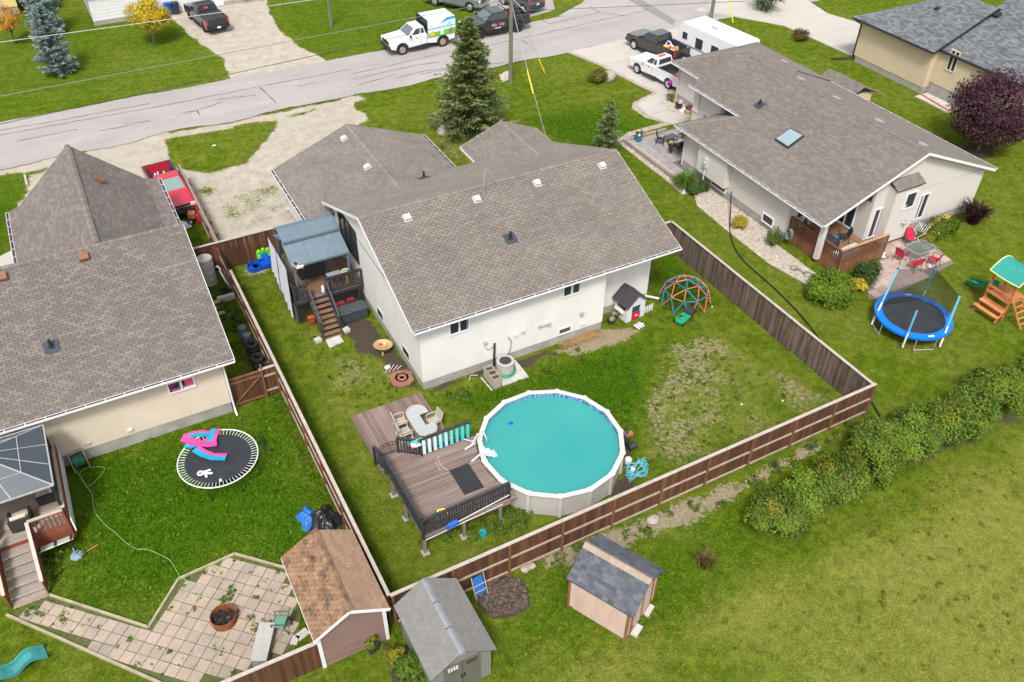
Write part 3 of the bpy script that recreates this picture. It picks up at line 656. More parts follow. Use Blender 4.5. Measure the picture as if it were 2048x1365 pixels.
W2=[(-14.95,20.3,3.3),(-14.95,12.29,3.3),(-11.65,9.6,6.2),(-11.65,20.3,6.2)]; W2f=[(-15.55,20.3,3.1),(-15.55,12.4,3.1),(-14.95,12.29,3.3),(-14.95,20.3,3.3)]
E2=[(-8.35,12.29,3.3),(-8.35,20.3,3.3),(-11.65,20.3,6.2),(-11.65,9.6,6.2)]; E2f=[(-7.65,12.4,3.1),(-7.65,20.3,3.1),(-8.35,20.3,3.3),(-8.35,12.29,3.3)]
pl2=[S2,N2,W2,W2f,E2,E2f]; vis2=[[(-19.5,2.3,3.4),(-7.8,2.3,3.4),(-7.8,9.6,6.2),(-19.5,9.6,6.2)],W2,W2f,E2,E2f]
rf2=slabroof(H2,pl2,m_under); shingle(rf2,vis2,m_sh2,gap=.009,th=.02,skew=1.8,caps=(((-7.8,9.6,6.22),(-20,9.6,6.22)),((-11.65,20.3,6.22),(-11.65,9.7,6.22))))
fascia(H2,[((-30,2.285,3.39),(-7.8,2.285,3.39)),((-7.785,2.3,3.39),(-7.785,9.6,6.19)),((-7.785,12.2,3.39),(-7.785,9.6,6.19)),((-15.565,12.4,3.09),(-15.565,20.3,3.09)),((-7.635,12.4,3.09),(-7.635,20.3,3.09))])
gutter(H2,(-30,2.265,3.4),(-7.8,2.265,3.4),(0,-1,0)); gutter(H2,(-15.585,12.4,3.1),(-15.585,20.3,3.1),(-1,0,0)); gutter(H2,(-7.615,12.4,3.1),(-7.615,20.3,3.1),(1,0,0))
m_rvent=mat('rust_vent',(.19,.085,.06),.6,.12,5)
z2=lambda y:3.4+.3836*(y-2.3)
for px in ((169,519),(5,558)):
    for k in range(30):
        y=9.6-k*.1; 
        if G(*px,z2(y))[1]>y: break
    g_=G(*px,z2(y)); roofvent(H2,rf2,(g_[0],g_[1],z2(g_[1])+.02),m_rvent,s=.42,h=.2,base=False,name='roof_vent')
roofvent(H2,rf2,(-10.75,17.1,5.45),m_rvent,s=.42,h=.2,base=False,slope=(1,0),k=.88)
pipevent(H2,(-14.55,5.2,z2(5.2)+.02))
mp_=mat('pink_curtain',(.55,.06,.16),.8,.25,4); mt_=mat('teal_curtain',(.04,.25,.27),.8,.2,4)
x0,x1,z0,z1=wy((338,789),(386,750),2.75)
win(H2,'Y',2.75,x0,x1,z0,z1,curt=((.56,.95,.28,.93,mp_),(.42,.47,.12,.75,mt_),(.53,.62,.35,.93,mt_),(.13,.42,.1,.32,mp_),(.56,.94,.09,.25,mat('toy_shelf',(.5,.45,.42),.8,.4,20))))
x0,x1,z0,z1=wy((-60,905),(80,848),2.75); win(H2,'Y',2.75,x0,x1,1.55,z1,mull=(.33,.62),frame=m_vinyl,glass=glassmat('dark_glass',(.012,.012,.03),.05))
part('downspout',MB().bx(-8.34,-8.26,2.62,2.70,.25,3.2).beam((-8.3,2.66,.28),(-8.3,2.3,.1),.08,.08),m_fascia,H2,world=True)
def fit2(pb,pt_,name,m,d=.08):
    x0,x1,z0,z1=wy(pb,pt_,2.75); part(name,MB().bx(*sorted((x0,x1)),2.75-d,2.748,*sorted((z0,z1))),m,H2,world=True,bevel=.01)
fit2((255,863),(264,856),'wall_vent',m_whitep); fit2((169,891),(181,884),'wall_vent',m_fit,.05)
# ---- the greige house (east)
H3=thing('house','greige stucco house with taupe shingle roof and skylight beside the netted trampoline','house',(24,-.73,0))
ft=[(24,2),(27.5,2),(27.5,-.73),(36.78,-.73),(36.78,20.6),(29.8,20.6),(29.8,12),(24,12)]
part('foundation',MB().prism([(x+(.03 if x<30 else -.03),y+(.03 if y<5 else -.03)) for x,y in ft],-.15,.55),m_found,H3,world=True)
wl=MB().prism(ft,.53,2.9)
zr=lambda x:2.95+.4*(x-23.5)
wl.ext([(27.5,-.73,2.9),(27.5,-.73,zr(27.5)-.2),(30.35,-.73,5.5),(36.78,-.73,2.95)],(0,.2,0)); wl.ext([(24.0,-.73,2.75),(27.5,-.73,3.9),(27.5,-.73,zr(27.5)-.2),(24.0,-.73,zr(24)-.2)],(0,.2,0))
wl.bx(26.9,27.1,12.1,14.9,.2,3.95); wl.bx(26.9,29.8,12.0,12.2,.5,3.9)
wl.bx(24.05,24.25,6.3,9.6,.55,2.9) if False else None
part('wall',wl,m_stucco3,H3,world=True)
part('bump_out',MB().bx(23.55,24.0,7.2,10.0,.9,2.75),m_stucco3,H3,world=True)
A3=[(23.5,-1.1,2.95),(23.5,12.45,2.95),(26.35,9.7,zr(26.35)),(26.35,15.0,zr(26.35)),(30.35,15.0,5.7),(30.35,-1.1,5.7)]
A3n=[(23.5,12.45,2.95),(27.3,12.45,2.95),(26.35,9.7,zr(26.35))]
E3=[(37.2,-1.1,2.95),(37.2,15,2.95),(30.35,15,5.7),(30.35,-1.1,5.7)]
C3w=[(29.35,21,2.95),(29.35,13,2.95),(33.4,13,4.55),(33.4,17,4.55)]; C3n=[(37.4,21,2.95),(29.35,21,2.95),(33.4,17,4.55)]; C3e=[(37.4,13,2.95),(37.4,21,2.95),(33.4,17,4.55),(33.4,13,4.55)]
pl3=[A3,A3n,E3,C3w,C3n,C3e]; rf3=slabroof(H3,pl3,m_under)
shingle(rf3,pl3,m_sh3,gap=.006,th=.02,skew=1.5,caps=(((30.35,-1.1,5.72),(30.35,15,5.72)),((29.35,21,2.97),(33.4,17,4.57)),((33.4,17,4.57),(33.4,12.6,4.57)),((23.5,12.45,2.97),(26.35,9.7,4.11))))
fascia(H3,[((23.485,-1.1,2.94),(23.485,12.45,2.94)),((26.335,9.9,zr(26.35)-.01),(26.335,15,zr(26.35)-.01)),((29.335,15.5,2.94),(29.335,21,2.94)),((23.5,-1.115,2.94),(30.35,-1.115,5.69)),((30.35,-1.115,5.69),(37.2,-1.115,2.94)),((37.215,-1.1,2.94),(37.215,15,2.94)),((23.5,12.465,2.94),(27.3,12.465,2.94))])
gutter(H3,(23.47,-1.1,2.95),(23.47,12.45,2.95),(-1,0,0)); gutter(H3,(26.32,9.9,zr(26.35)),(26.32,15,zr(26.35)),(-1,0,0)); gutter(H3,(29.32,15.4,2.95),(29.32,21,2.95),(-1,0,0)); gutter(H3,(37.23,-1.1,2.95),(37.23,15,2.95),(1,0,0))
part('column',MB().bx(24.0,24.28,-.75,-.47,.3,2.8),m_stucco3,H3,world=True)
m_tvent=mat('taupe_vent',(.33,.295,.265),.7,.1,6)
for y in (12.9,10.0,6.8,3.3,-.0): roofvent(H3,rf3,(31.1 if y<12 else 34.0,y if y<12 else 14.5,5.42 if y<12 else 4.35),m_tvent,s=.42,h=.16,slope=(1,0),base=False)
pipevent(H3,(27.6,9.6,zr(27.6)+.02),slope=(-1,0))
# skylight
O,U,V,N,_=uvplane(A3); sq=[]
for q in ((1550,282),(1581,260),(1608.5,275),(1576,299)):
    d=ray(*q); t=(O-CAM).dot(N)/d.dot(N); sq.append(CAM+d*t+N*.02)
sk=MB().ext(sq,N*.14); so=part('skylight',sk,mat('bronze_curb',(.03,.03,.035),.4),H3,world=True)
cc=sum(sq,Vector())/4; part('skylight_glass',MB().ext([cc+(p-cc)*.9+N*.141 for p in sq],N*.012),mat('skylight_glass',(.22,.29,.31),.12,.06,1,fine=0,spec=.7),so,world=True)
# windows and details of the greige house
for b,t,Y,mu in (((1731,478),(1775,411),-.73,(.5,)),((1824,441),(1861,384),-.73,(.35,))):
    x0,x1,z0,z1=wy(b,t,Y); win(H3,'Y',Y,x0,x1,z0,z1,mull=mu,glass=mat('maroon_pane',(.05,.018,.03),.08,.5,2,spec=.6) if Y==-.73 and b[0]<1800 else m_glass)
bx0,_,_,_=wy((1790,470),(1790,470),-1.33); 
x0,_=WY(1797,380,-1.33); x1,_=WY(1848,365,-1.33); _,zb=WY(1770,485,-1.33); _,zt=WY(1806,379,-1.33)
part('chimney_bay',MB().bx(x0,x1,-1.33,-.73,.35,zt),m_stucco3,H3,world=True)
rb=slabroof(H3,[[(x0-.08,-1.42,zt),(x1+.08,-1.42,zt),(x1+.08,-.74,zt+.35),(x0-.08,-.74,zt+.35)]],m_under,.06,'bay_roof'); shingle(rb,[[(x0-.08,-1.42,zt+.005),(x1+.08,-1.42,zt+.005),(x1+.08,-.74,zt+.355),(x0-.08,-.74,zt+.355)]],m_sh3,nind=0)
a0,a1,z0,z1=wy((1803,421),(1837,380),-1.33); win(H3,'Y',-1.33,a0,a1,z0,z1,mull=(),curt=((.1,.35,.08,.28,mat('cardboard',(.5,.33,.12),.8)),))
xf,zf=WY(1806,445,-1.33); part('flue_cap',MB().cyl((xf,-1.335,zf),(xf,-1.55,zf),.09,.09,12).bx(xf-.16,xf+.16,-1.36,-1.332,zf-.16,zf+.16),m_galv,H3,world=True)
for b,t in (((1420,405),(1448,388)),((1519,480),(1539,466))):
    y0,_=WX(b[0]-2,b[1]-12,24); y1,_=WX(t[0],t[1]+18,24); win(H3,'X',24,y0,y1,.32,.95,mull=(),proud=.07)
y0,z0=WX(1598,452,27.5); win(H3,'Y',2.0,24.6,25.9,1.3,2.5); win(H3,'X',27.5,.2,1.5,.75,2.6,mull=(.5,),name='patio_door')
part('electric_meter',MB().bx(23.40,23.55,8.9,9.25,1.5,2.1).cyl((23.40,9.08,1.85),(23.32,9.08,1.85),.1,.1,12),m_wvent,H3,world=True)
part('conduit',MB().cyl((23.48,9.08,1.5),(23.48,9.08,.1),.035,.035,8),m_whitep,H3,world=True); part('wall_vent',MB().bx(23.92,23.998,6.1,6.3,1.55,1.75),m_whitep,H3,world=True)
part('corner_downspout',MB().bx(23.9,23.98,11.85,11.93,.2,2.8).bx(29.7,29.78,20.4,20.48,.1,2.8),m_stucco3,H3,world=True)
part('entry_pillar',MB().bx(26.75,27.25,14.4,14.9,.1,3.9).bx(26.7,27.3,14.35,14.95,2.2,2.35),m_stucco3,H3,world=True)
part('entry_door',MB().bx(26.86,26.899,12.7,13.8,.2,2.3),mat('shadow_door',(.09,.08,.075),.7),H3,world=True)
# small storage shed tucked behind the greige house
SH=thing('garden_shed','low tan shed with brown roof tucked behind the greige house','shed',(39.6,12.6,0))
part('wall',MB().bx(38.3,40.6,11.8,15.0,0,2.0),m_stucco4,SH,world=True); sp=[[(38.1,11.6,2.0),(38.1,15.2,2.0),(39.4,15.2,2.6),(39.4,11.6,2.6)],[(40.8,15.2,2.0),(40.8,11.6,2.0),(39.4,11.6,2.6),(39.4,15.2,2.6)]]
rs=slabroof(SH,sp,m_under,.08); shingle(rs,sp,m_sh2,nind=0)
# ---- the tan house with the slate roof (far east)
H4=thing('house','tan stucco house with slate grey shingle roof and black gutters behind the purple tree','house',(47.4,12.8,0))
part('foundation',MB().prism([(47.43,12.83),(56,12.83),(56,19.8),(47.43,19.8)],-.1,.5).prism([(48.03,-12),(60,-12),(60,12.8),(48.03,12.8)],-.1,.9),m_found,H4,world=True)
part('wall',MB().prism([(47.4,12.8),(56,12.8),(56,20.1),(47.4,20.1)],.48,3.4).prism([(48,-12),(60,-12),(60,12.79),(48,12.79)],.88,3.45),m_stucco4,H4,world=True)
zh=lambda x:3.47+.4*(x-46.95); zk=lambda x:3.47+.4*(x-47.9)
W4=[(46.95,12.45,3.47),(46.95,20.6,3.47),(52.8,14.75,zh(52.8)),(52.8,12.45,zh(52.8))]; N4=[(58.65,20.6,3.47),(46.95,20.6,3.47),(52.8,14.75,zh(52.8))]; E4=[(58.65,12.45,3.47),(58.65,20.6,3.47),(52.8,14.75,zh(52.8)),(52.8,12.45,zh(52.8))]
M4=[(47.9,-12,3.47),(47.9,13.0,3.47),(57.5,13.0,zk(57.5)),(57.5,-12,zk(57.5))]; M4b=[(67.1,13,3.47),(67.1,-12,3.47),(57.5,-12,zk(57.5)),(57.5,13.0,zk(57.5))]
pl4=[W4,N4,E4,M4,M4b]; rf4=slabroof(H4,pl4,m_under); shingle(rf4,[W4,N4,M4],m_sh4,gap=.008,th=.016,nind=0,caps=(((46.95,20.6,3.5),(52.8,14.75,zh(52.8)+.02)),))
m_blk=mat('black_trim',(.02,.021,.025),.4)
fascia(H4,[((46.935,12.45,3.46),(46.935,20.6,3.46)),((47.885,-12,3.46),(47.885,12.44,3.46)),((46.95,12.435,3.46),(52.8,12.435,zh(52.8)-.01)),((46.95,20.615,3.46),(58.65,20.615,3.46))],m_blk)
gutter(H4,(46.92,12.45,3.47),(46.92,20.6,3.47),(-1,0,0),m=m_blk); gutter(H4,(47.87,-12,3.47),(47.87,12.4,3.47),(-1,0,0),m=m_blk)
part('downspout',MB().tube([(46.9,20.2,3.3),(47.35,20.0,3.0),(47.35,20.0,.4),(46.9,20.3,.15),(45.9,20.9,.1)],.06,6),m_blk,H4,world=True)
roofvent(H4,rf4,(50.6,16.0,zh(50.6)+.02),m_blk,slope=(-1,0),base=False); roofvent(H4,rf4,(52.5,12.2,zk(52.5)+.1),m_blk,slope=(-1,0),base=False,s=.5)
y0,z0=WX(1891,139,48); y1,z1=WX(1922,108,48); win(H4,'X',48,y0,y1,z0,z1+.1,frame=mat('beige_frame',(.6,.55,.45),.5))
y0,z0=WX(1884,203,48); y1,z1=WX(1905,180,48); win(H4,'X',48,y0-.5,y1,.15,.8,mull=(.5,),name='basement_window')
y0,_=WX(1990,160,48); win(H4,'X',48,y0-1.2,y0+.4,1.9,3.1,frame=mat('beige_frame',(.6,.55,.45),.5))
slab('window_well',[(46.6,9.5),(47.95,9.5),(47.95,12.6),(46.6,12.6)],-.05,.06,m_conc,world=True)
# ---- houses at the far side of the street (bases in view)
H5=thing('house','white sided house front behind the black pickup with the covered bed','house',(*G2(400,28),0))
hx0,hy0=G2(330,30); hx1,_=G2(535,-8)
part('foundation',MB().bx(hx0-6,hx1+1,hy0+.05,hy0+8,-.1,.35),m_found,H5,world=True)
sd=part('wall',MB().bx(hx0-6,hx1+1,hy0+.12,hy0+8,.34,3.0),m_white,H5,world=True)
for k in range(9): part('siding_board',MB().bx(hx0-6,hx1+1,hy0+.095,hy0+.119,.36+k*.28,.36+k*.28+.265),m_white,sd,world=True)
part('garage_door',MB().bx(-.4,4.4,hy0+.04,hy0+.09,.05,2.3),m_white,H5,world=True)
fr=slabroof(H5,[[(hx0-7,hy0-.4,3.0),(hx1+2,hy0-.4,3.0),(hx1+2,hy0+4,4.7),(hx0-7,hy0+4,4.7)]],m_sh2)
H6=thing('house','yellow house with grey foundation behind the orange leaved tree','house',(*G2(20,32),0))
ax_,ay_=G2(40,28); part('foundation',MB().bx(ax_-14,ax_,ay_+.05,ay_+8,-.1,.7),m_found,H6,world=True); part('wall',MB().bx(ax_-14,ax_+.02,ay_,ay_+8,.68,3.0),mat('yellow_stucco',(.62,.46,.2),.9,.06,1),H6,world=True)
win(H6,'Y',ay_,*[ax_-2.6,ax_-1.2],.9,1.9); slabroof(H6,[[(ax_-15,ay_-.4,3.0),(ax_+.5,ay_-.4,3.0),(ax_+.5,ay_+4,4.7),(ax_-15,ay_+4,4.7)]],m_sh2)
slab('concrete_pad',[(182,3),(245,0),(240,-20),(178,-15)],-.05,.12,m_conc)
# ---------------------------------------------------------------- fences
m_fence=mat('stained_fence',(.058,.022,.010),.8,.3,2.2,col2=(.112,.047,.021),stretch=(1.6,1.6,.22),fine=.2,bump=.3,bs=30)
m_fencew=mat('weathered_fence',(.055,.030,.020),.85,.38,2.0,col2=(.135,.098,.078),stretch=(1.9,1.9,.3),fine=.3,bump=.3,bs=30,dirt=((.19,.155,.13),.6,3.5))
m_post=mat('fence_post',(.15,.07,.03),.8,.2,3,stretch=(1,1,.2))
m_cap=mat('weathered_cap',(.37,.325,.28),.85,.12,2.5,fine=.18,dirt=((.25,.215,.185),.6,4))
m_railb=mat('fence_rail',(.33,.26,.21),.85,.2,3)
def fence(name,label,a,b,h=1.83,side=1,m=None,cap=True,bw=.138,cat='fence',rails=(.12,.95),postgap=2.42,tex=1.0,railtop=True,capm=None):
    L=math.dist(a,b); ang=math.atan2(b[1]-a[1],b[0]-a[0]); T=thing(name,label,cat,(a[0],a[1],0),ang); m=m or m_fence
    n=int(L/(bw+.004)); p=L/n; rng=random.Random(int(L*100)); ms=[]
    for k in range(8):
        me=mkmesh('board',MB().bx(-bw/2,bw/2,-.009,.009,.04,h-.03).v,MB().bx(0,1,0,1,0,1).f,[(k+.5)/8]*6); me.materials.append(m); ms.append(me)
    for i in range(n):
        t=rng.random()**tex
        inst('board',ms[int(t*7.99)],T,Matrix.Translation(((i+.5)*p+rng.uniform(-.002,.002),rng.uniform(-.004,.004),rng.uniform(-.012,.006)))@Matrix.Rotation(rng.uniform(-.005,.005),4,'Y'))
    k=max(1,round(L/postgap)); px=[L*i/k for i in range(k+1)]
    for x in px: part('post',MB().bx(x-.045,x+.045,.015*side,.105*side,-.1,h-.005) if side>0 else MB().bx(x-.045,x+.045,-.105,-.015,-.1,h-.005),m_post,T)
    for z in rails:
        if z>h-.1: continue
        for i in range(k):
            y0,y1=sorted((.013*side,.055*side)); part('rail',MB().bx(px[i]+.047,px[i+1]-.047,y0,y1,z-.045,z+.045),m_railb if railtop else m_post,T)
    if cap:
        for i in range(k): part('cap_board',MB().bx(px[i]+(.0 if i else -.07),px[i+1]-.004 if i<k-1 else px[i+1]+.07,-.068,.068,h-.024+.003*(i%2),h+.016+.003*(i%2)),capm or m_cap,T)
    return T
fence('fence','long brown board fence with pale cap and outward rails behind the pool','(-6)' and (17.62,-10.9),(-5.9,-10.95),side=1)
fence('fence','tall fence of greyed brown boards between the dome climber yard and the greige house',(17.5,4.45),(17.55,-10.78),side=1,m=m_fencew,tex=.8)
fence('fence','brown board fence with pale cap running from the grey shed past the tyre stacks',(-6.0,11.2),(-6.0,-10.85),side=-1)
fence('fence','short uncapped board fence beside the beige rain barrels',(-6.0,14.1),(-6.0,11.3),h=1.5,side=-1,cap=False)
fence('fence','dark brown board fence with light gaps behind the blue sled',(-7.75,14.2),(-.97,14.2),side=1,h=1.83)
fence('fence','short brown board fence closing the gap between white house and east fence',(17.45,4.5),(13.5,4.5),side=1)
fence('fence','low brown fence with mauve top board beside the red pickup',(-5.95,24.6),(-5.9,14.35),h=1.45,side=-1,capm=mat('mauve_cap',(.235,.165,.15),.8,.15,3))
fence('fence','dark board fence with pale cap joined to the brown shed corner',(-8.8,-11.35),(-13.5,-11.3),h=1.6,side=-1)
fence('fence','narrow brown fence panel between the gate and the tyre stacks',(-6.72,3.0),(-6.07,3.0),h=1.75,side=-1,rails=(.4,1.3),postgap=1)
GT=thing('gate','brown board gate between the cream house and the fence panel','gate',(-8.25,3.0,0)); gm=[]
for k in range(4):
    me=mkmesh('board',MB().bx(-.068,.068,-.01,.01,.06,1.66).v,MB().bx(0,1,0,1,0,1).f,[k/4+.1]*6); me.materials.append(m_fence); gm.append(me)
for i in range(10): inst('board',gm[random.randrange(4)],GT,Matrix.Translation((.14+i*.142,0,0)))
part('rail',MB().bx(.06,1.49,-.06,-.012,.12,.21),m_post,GT); part('rail',MB().bx(.06,1.49,-.06,-.012,1.4,1.49),m_post,GT); part('brace',MB().beam((.1,-.036,.22),(1.45,-.036,1.4),.08,.04),m_post,GT); part('top_board',MB().bx(.05,1.5,-.06,.06,1.665,1.7),m_post,GT); part('latch_post',MB().bx(1.5,1.6,-.05,.05,-.1,2.0),m_post,GT)
# ---------------------------------------------------------------- pool
PC=(3.12,-6.68); NS=15; PR=3.16
PL=thing('swimming_pool','round above-ground pool with white rim and milky turquoise water','swimming pool',(PC[0],PC[1],0))
m_pwall=mat('pool_wall',(.42,.395,.365),.55,.1,1.1,dirt=((.33,.30,.27),.55,2.2),fine=.06)
m_prim=mat('pool_rim',(.47,.455,.435),.5,.05,2,dirt=((.5,.45,.4),.3,3))
def liner():
    m=bpy.data.materials.new('pool_liner'); m.use_nodes=True; n=m.node_tree.nodes; l=m.node_tree.links; b=n['Principled BSDF']; b.inputs['Roughness'].default_value=.4
    g=n.new('ShaderNodeNewGeometry'); v=n.new('ShaderNodeTexWave'); v.inputs['Scale'].default_value=2.2; v.inputs['Distortion'].default_value=9; v.inputs['Detail'].default_value=3; l.new(g.outputs['Position'],v.inputs['Vector'])
    r=n.new('ShaderNodeValToRGB'); r.color_ramp.elements[0].color=(.03,.13,.27,1); r.color_ramp.elements[1].color=(.20,.33,.42,1); l.new(v.outputs[0],r.inputs[0]); l.new(r.outputs[0],b.inputs['Base Color']); return m
def ring(R_,z,k=NS,rot=.12,sub=1): return [(R_*math.cos(2*PI*i/k+rot),R_*math.sin(2*PI*i/k+rot),z) for i in range(k)]
def wallring(r0,r1,z0,z1,n=NS):
    a,b,c,d=ring(r0,z0,n),ring(r1,z0,n),ring(r1,z1,n),ring(r0,z1,n); mb=MB(); vs=a+b+c+d; fs=[]
    for i in range(n):
        j=(i+1)%n; fs+=[(n+i,n+j,2*n+j,2*n+i),(i,3*n+i,3*n+j,j),(3*n+i,2*n+i,2*n+j,3*n+j)]
    return mb.add(vs,fs)
part('wall',wallring(3.02,3.06,0,1.27),m_pwall,PL)
part('liner',wallring(2.985,3.015,.2,1.268),liner(),PL)
rots=.12
for i in range(NS):
    a0=2*PI*i/NS+rots+.012; a1=2*PI*(i+1)/NS+rots-.012
    pl_=[(r*math.cos(a),r*math.sin(a)) for r,a in ((2.97,a0),(3.19,a0),(3.19,a1),(2.97,a1))]
    part('top_rail',MB().prism(pl_,1.272,1.31),m_prim,PL,bevel=.012)
    a=2*PI*i/NS+rots; c,s=math.cos(a),math.sin(a)
    up=MB().box((3.1*c,3.1*s,.65),(.09,.15,1.24),a); u=part('upright',up,m_prim,PL); part('rail_cap',MB().box((3.08*c,3.08*s,1.315),(.26,.17,.04),a),m_prim,u,bevel=.012)
def watermat():
    m=bpy.data.materials.new('pool_water'); m.use_nodes=True; n=m.node_tree.nodes; l=m.node_tree.links; b=n['Principled BSDF']
    b.inputs['Roughness'].default_value=.04; b.inputs['IOR'].default_value=1.33; b.inputs['Specular IOR Level'].default_value=.35
    g=n.new('ShaderNodeNewGeometry'); t=n.new('ShaderNodeTexNoise'); t.inputs['Scale'].default_value=.22; t.inputs['Detail'].default_value=2; l.new(g.outputs['Position'],t.inputs['Vector'])
    r=n.new('ShaderNodeValToRGB'); r.color_ramp.elements[0].position=.3; r.color_ramp.elements[1].position=.75; r.color_ramp.elements[0].color=(.026,.225,.225,1); r.color_ramp.elements[1].color=(.048,.272,.255,1); l.new(t.outputs[0],r.inputs[0]); l.new(r.outputs[0],b.inputs['Base Color'])
    w=n.new('ShaderNodeTexNoise'); w.inputs['Scale'].default_value=2.2; w.inputs['Detail'].default_value=3; l.new(g.outputs['Position'],w.inputs['Vector'])
    bp=n.new('ShaderNodeBump'); bp.inputs['Strength'].default_value=.12; bp.inputs['Distance'].default_value=.03; l.new(w.outputs[0],bp.inputs['Height']); l.new(bp.outputs[0],b.inputs['Normal']); return m
m_water=watermat()
part('water',MB().add(ring(2.984,1.04,60),[tuple(range(60))]),m_water,PL)
sk=MB().ball((-.95,1.62,1.08),(.09,.09,.05)); solo('pool_floater',MB().lathe((PC[0]-.95,PC[1]+1.9,1.03),[(.0,0),(.1,0),(.11,.03),(.06,.06),(0,.07)],12),mat('blue_float',(.01,.07,.4),.4),'small blue chlorine floater drifting on the turquoise water','pool float')
# ---------------------------------------------------------------- pool deck
m_deck=mat('deck_plank',(.142,.101,.085),.7,.16,1.6,col2=(.215,.158,.138),stretch=(.35,2.5,1),fine=.12)
m_deckv=mat('deck_plank_old',(.135,.087,.075),.8,.2,1.6,col2=(.225,.16,.14),stretch=(2.5,.35,1),fine=.14)
m_rail=mat('charcoal_paint',(.026,.028,.031),.5,.2,4,fine=.1,dirt=((.12,.12,.12),.3,8))
m_joist=mat('grey_timber',(.20,.165,.14),.85,.2,3,stretch=(.3,.3,1))
DK=thing('pool_deck','raised brown plank deck with charcoal railing against the pool','deck',(-3.75,-8.7,0))
DZ=1.25
def planks(T,name,x0,x1,y0,y1,z,m,along='X',w=.135,clip=None,th=.03,gap=.02):
    k=0; c=(y0 if along=='X' else x0); end=(y1 if along=='X' else x1)
    while c<end-.02:
        e=min(c+w,end); a,b=(x0,x1) if along=='X' else (y0,y1)
        if clip: a,b=clip((c+e)/2,a,b)
        if b-a>.05:
            mb=MB().bx(a,b,c,e-gap,z-th,z,random.random()) if along=='X' else MB().bx(c,e-gap,a,b,z-th,z,random.random())
            part(name,mb,m,T,world=True)
        c+=w; k+=1
def dclip(y,a,b):
    dx=3.22**2-(y-PC[1])**2
    if dx>0: b=min(b,PC[0]-math.sqrt(dx))
    return a,b
planks(DK,'plank',-3.75,.35,-8.7,-4.85,DZ,m_deck,clip=dclip); planks(DK,'plank',-3.75,-2.5,-4.85,-4.2,DZ,m_deck,clip=lambda y,a,b:(a,-2.93+.85*max(0,(-4.2-y)/.65)))
part('joist_frame',MB().bx(-3.74,.1,-8.69,-8.65,1.0,1.21).bx(-3.74,-3.70,-8.65,-4.2,1.0,1.21).bx(-3.7,-.2,-4.9,-4.86,1.0,1.21).bx(-3.7,-.3,-6.8,-6.76,1.0,1.21).bx(-2.4,-2.36,-8.6,-4.9,1.0,1.21).bx(-1.2,-1.16,-8.6,-4.9,1.0,1.21),m_joist,DK,world=True)
for x,y in ((-3.68,-8.6),(-1.97,-8.6),(-.35,-8.6),(-3.68,-6.67),(-3.68,-5.3),(-1.97,-5.0)):
    p=part('post',MB().bx(x-.06,x+.06,y-.06,y+.06,0,1.2),m_joist,DK,world=True); part('concrete_pad',MB().bx(x-.15,x+.15,y-.15,y+.15,-.05,.05),m_found,p,world=True)
def railing(T,a,b,z0,z1,m,posts=True,bal=.115,bw=.045,cap=.12,mid=False,name='baluster',tm=None,ph=.06):
    L=math.dist(a,b); d=((b[0]-a[0])/L,(b[1]-a[1])/L); ang=math.atan2(d[1],d[0])
    part('handrail',MB().box(((a[0]+b[0])/2,(a[1]+b[1])/2,z1),(L+.06,cap,.045),ang),tm or m,T,world=True)
    part('bottom_rail',MB().box(((a[0]+b[0])/2,(a[1]+b[1])/2,z0+.1),(L-.02,.04,.08),ang),m,T,world=True)
    part('top_rail',MB().box(((a[0]+b[0])/2,(a[1]+b[1])/2,z1-.08),(L-.02,.04,.08),ang),m,T,world=True)
    if mid: part('mid_rail',MB().box(((a[0]+b[0])/2,(a[1]+b[1])/2,(z0+z1)/2),(L-.02,.03,.07),ang),m,T,world=True)
    n=max(1,int(L/bal)); me=mkmesh(name,MB().bx(-bw/2,bw/2,-bw/2,bw/2,z0-.05,z1-.03).v,MB().bx(0,1,0,1,0,1).f); me.materials.append(m); iv=ROOT[T].inverted()
    for i in range(1,n): inst(name,me,T,iv@Matrix.Translation((a[0]+d[0]*L*i/n-d[1]*.04,a[1]+d[1]*L*i/n+d[0]*.04,0))@Matrix.Rotation(ang,4,'Z'))
    if posts:
        for p in (a,b): part('rail_post',MB().box((p[0],p[1],(z0+z1)/2-.1),(.09,.09,z1-z0+.15),ang),m,T,world=True)
railing(DK,(-3.75,-8.72),(.05,-8.6),DZ,2.2,m_rail,mid=True); railing(DK,(-3.78,-4.95),(-3.75,-8.7),DZ,2.2,m_rail,mid=True); railing(DK,(-3.98,-4.3),(-3.78,-4.95),DZ,2.2,m_rail); railing(DK,(-2.93,-4.25),(-2.12,-4.88),DZ,2.15,m_rail)
# slatted turquoise side
part('handrail',MB().box((-.98,-4.83,2.2),(2.35,.13,.05)),m_rail,DK,world=True); part('top_rail',MB().bx(-2.1,.15,-4.80,-4.77,2.06,2.17),m_rail,DK,world=True); part('bottom_rail',MB().bx(-2.1,.15,-4.80,-4.77,1.3,1.4),m_rail,DK,world=True)
for x in (-2.1,.12): part('rail_post',MB().bx(x-.05,x+.05,-4.80,-4.7,1.1,2.18),m_rail,DK,world=True)
tq=[(.55,.72,.76),(.5,.74,.78),(.42,.7,.76),(.24,.62,.64),(.30,.66,.68),(.10,.55,.56),(.08,.52,.52),(.03,.50,.50),(.02,.48,.47)]
for i,c in enumerate(tq):
    x=-2.0+i*.255; part('slat',MB().bx(x-.065,x+.065,-4.88,-4.83,1.28,2.05),mat('slat_paint_%d'%i,c,.5,.1,6),DK,world=True)
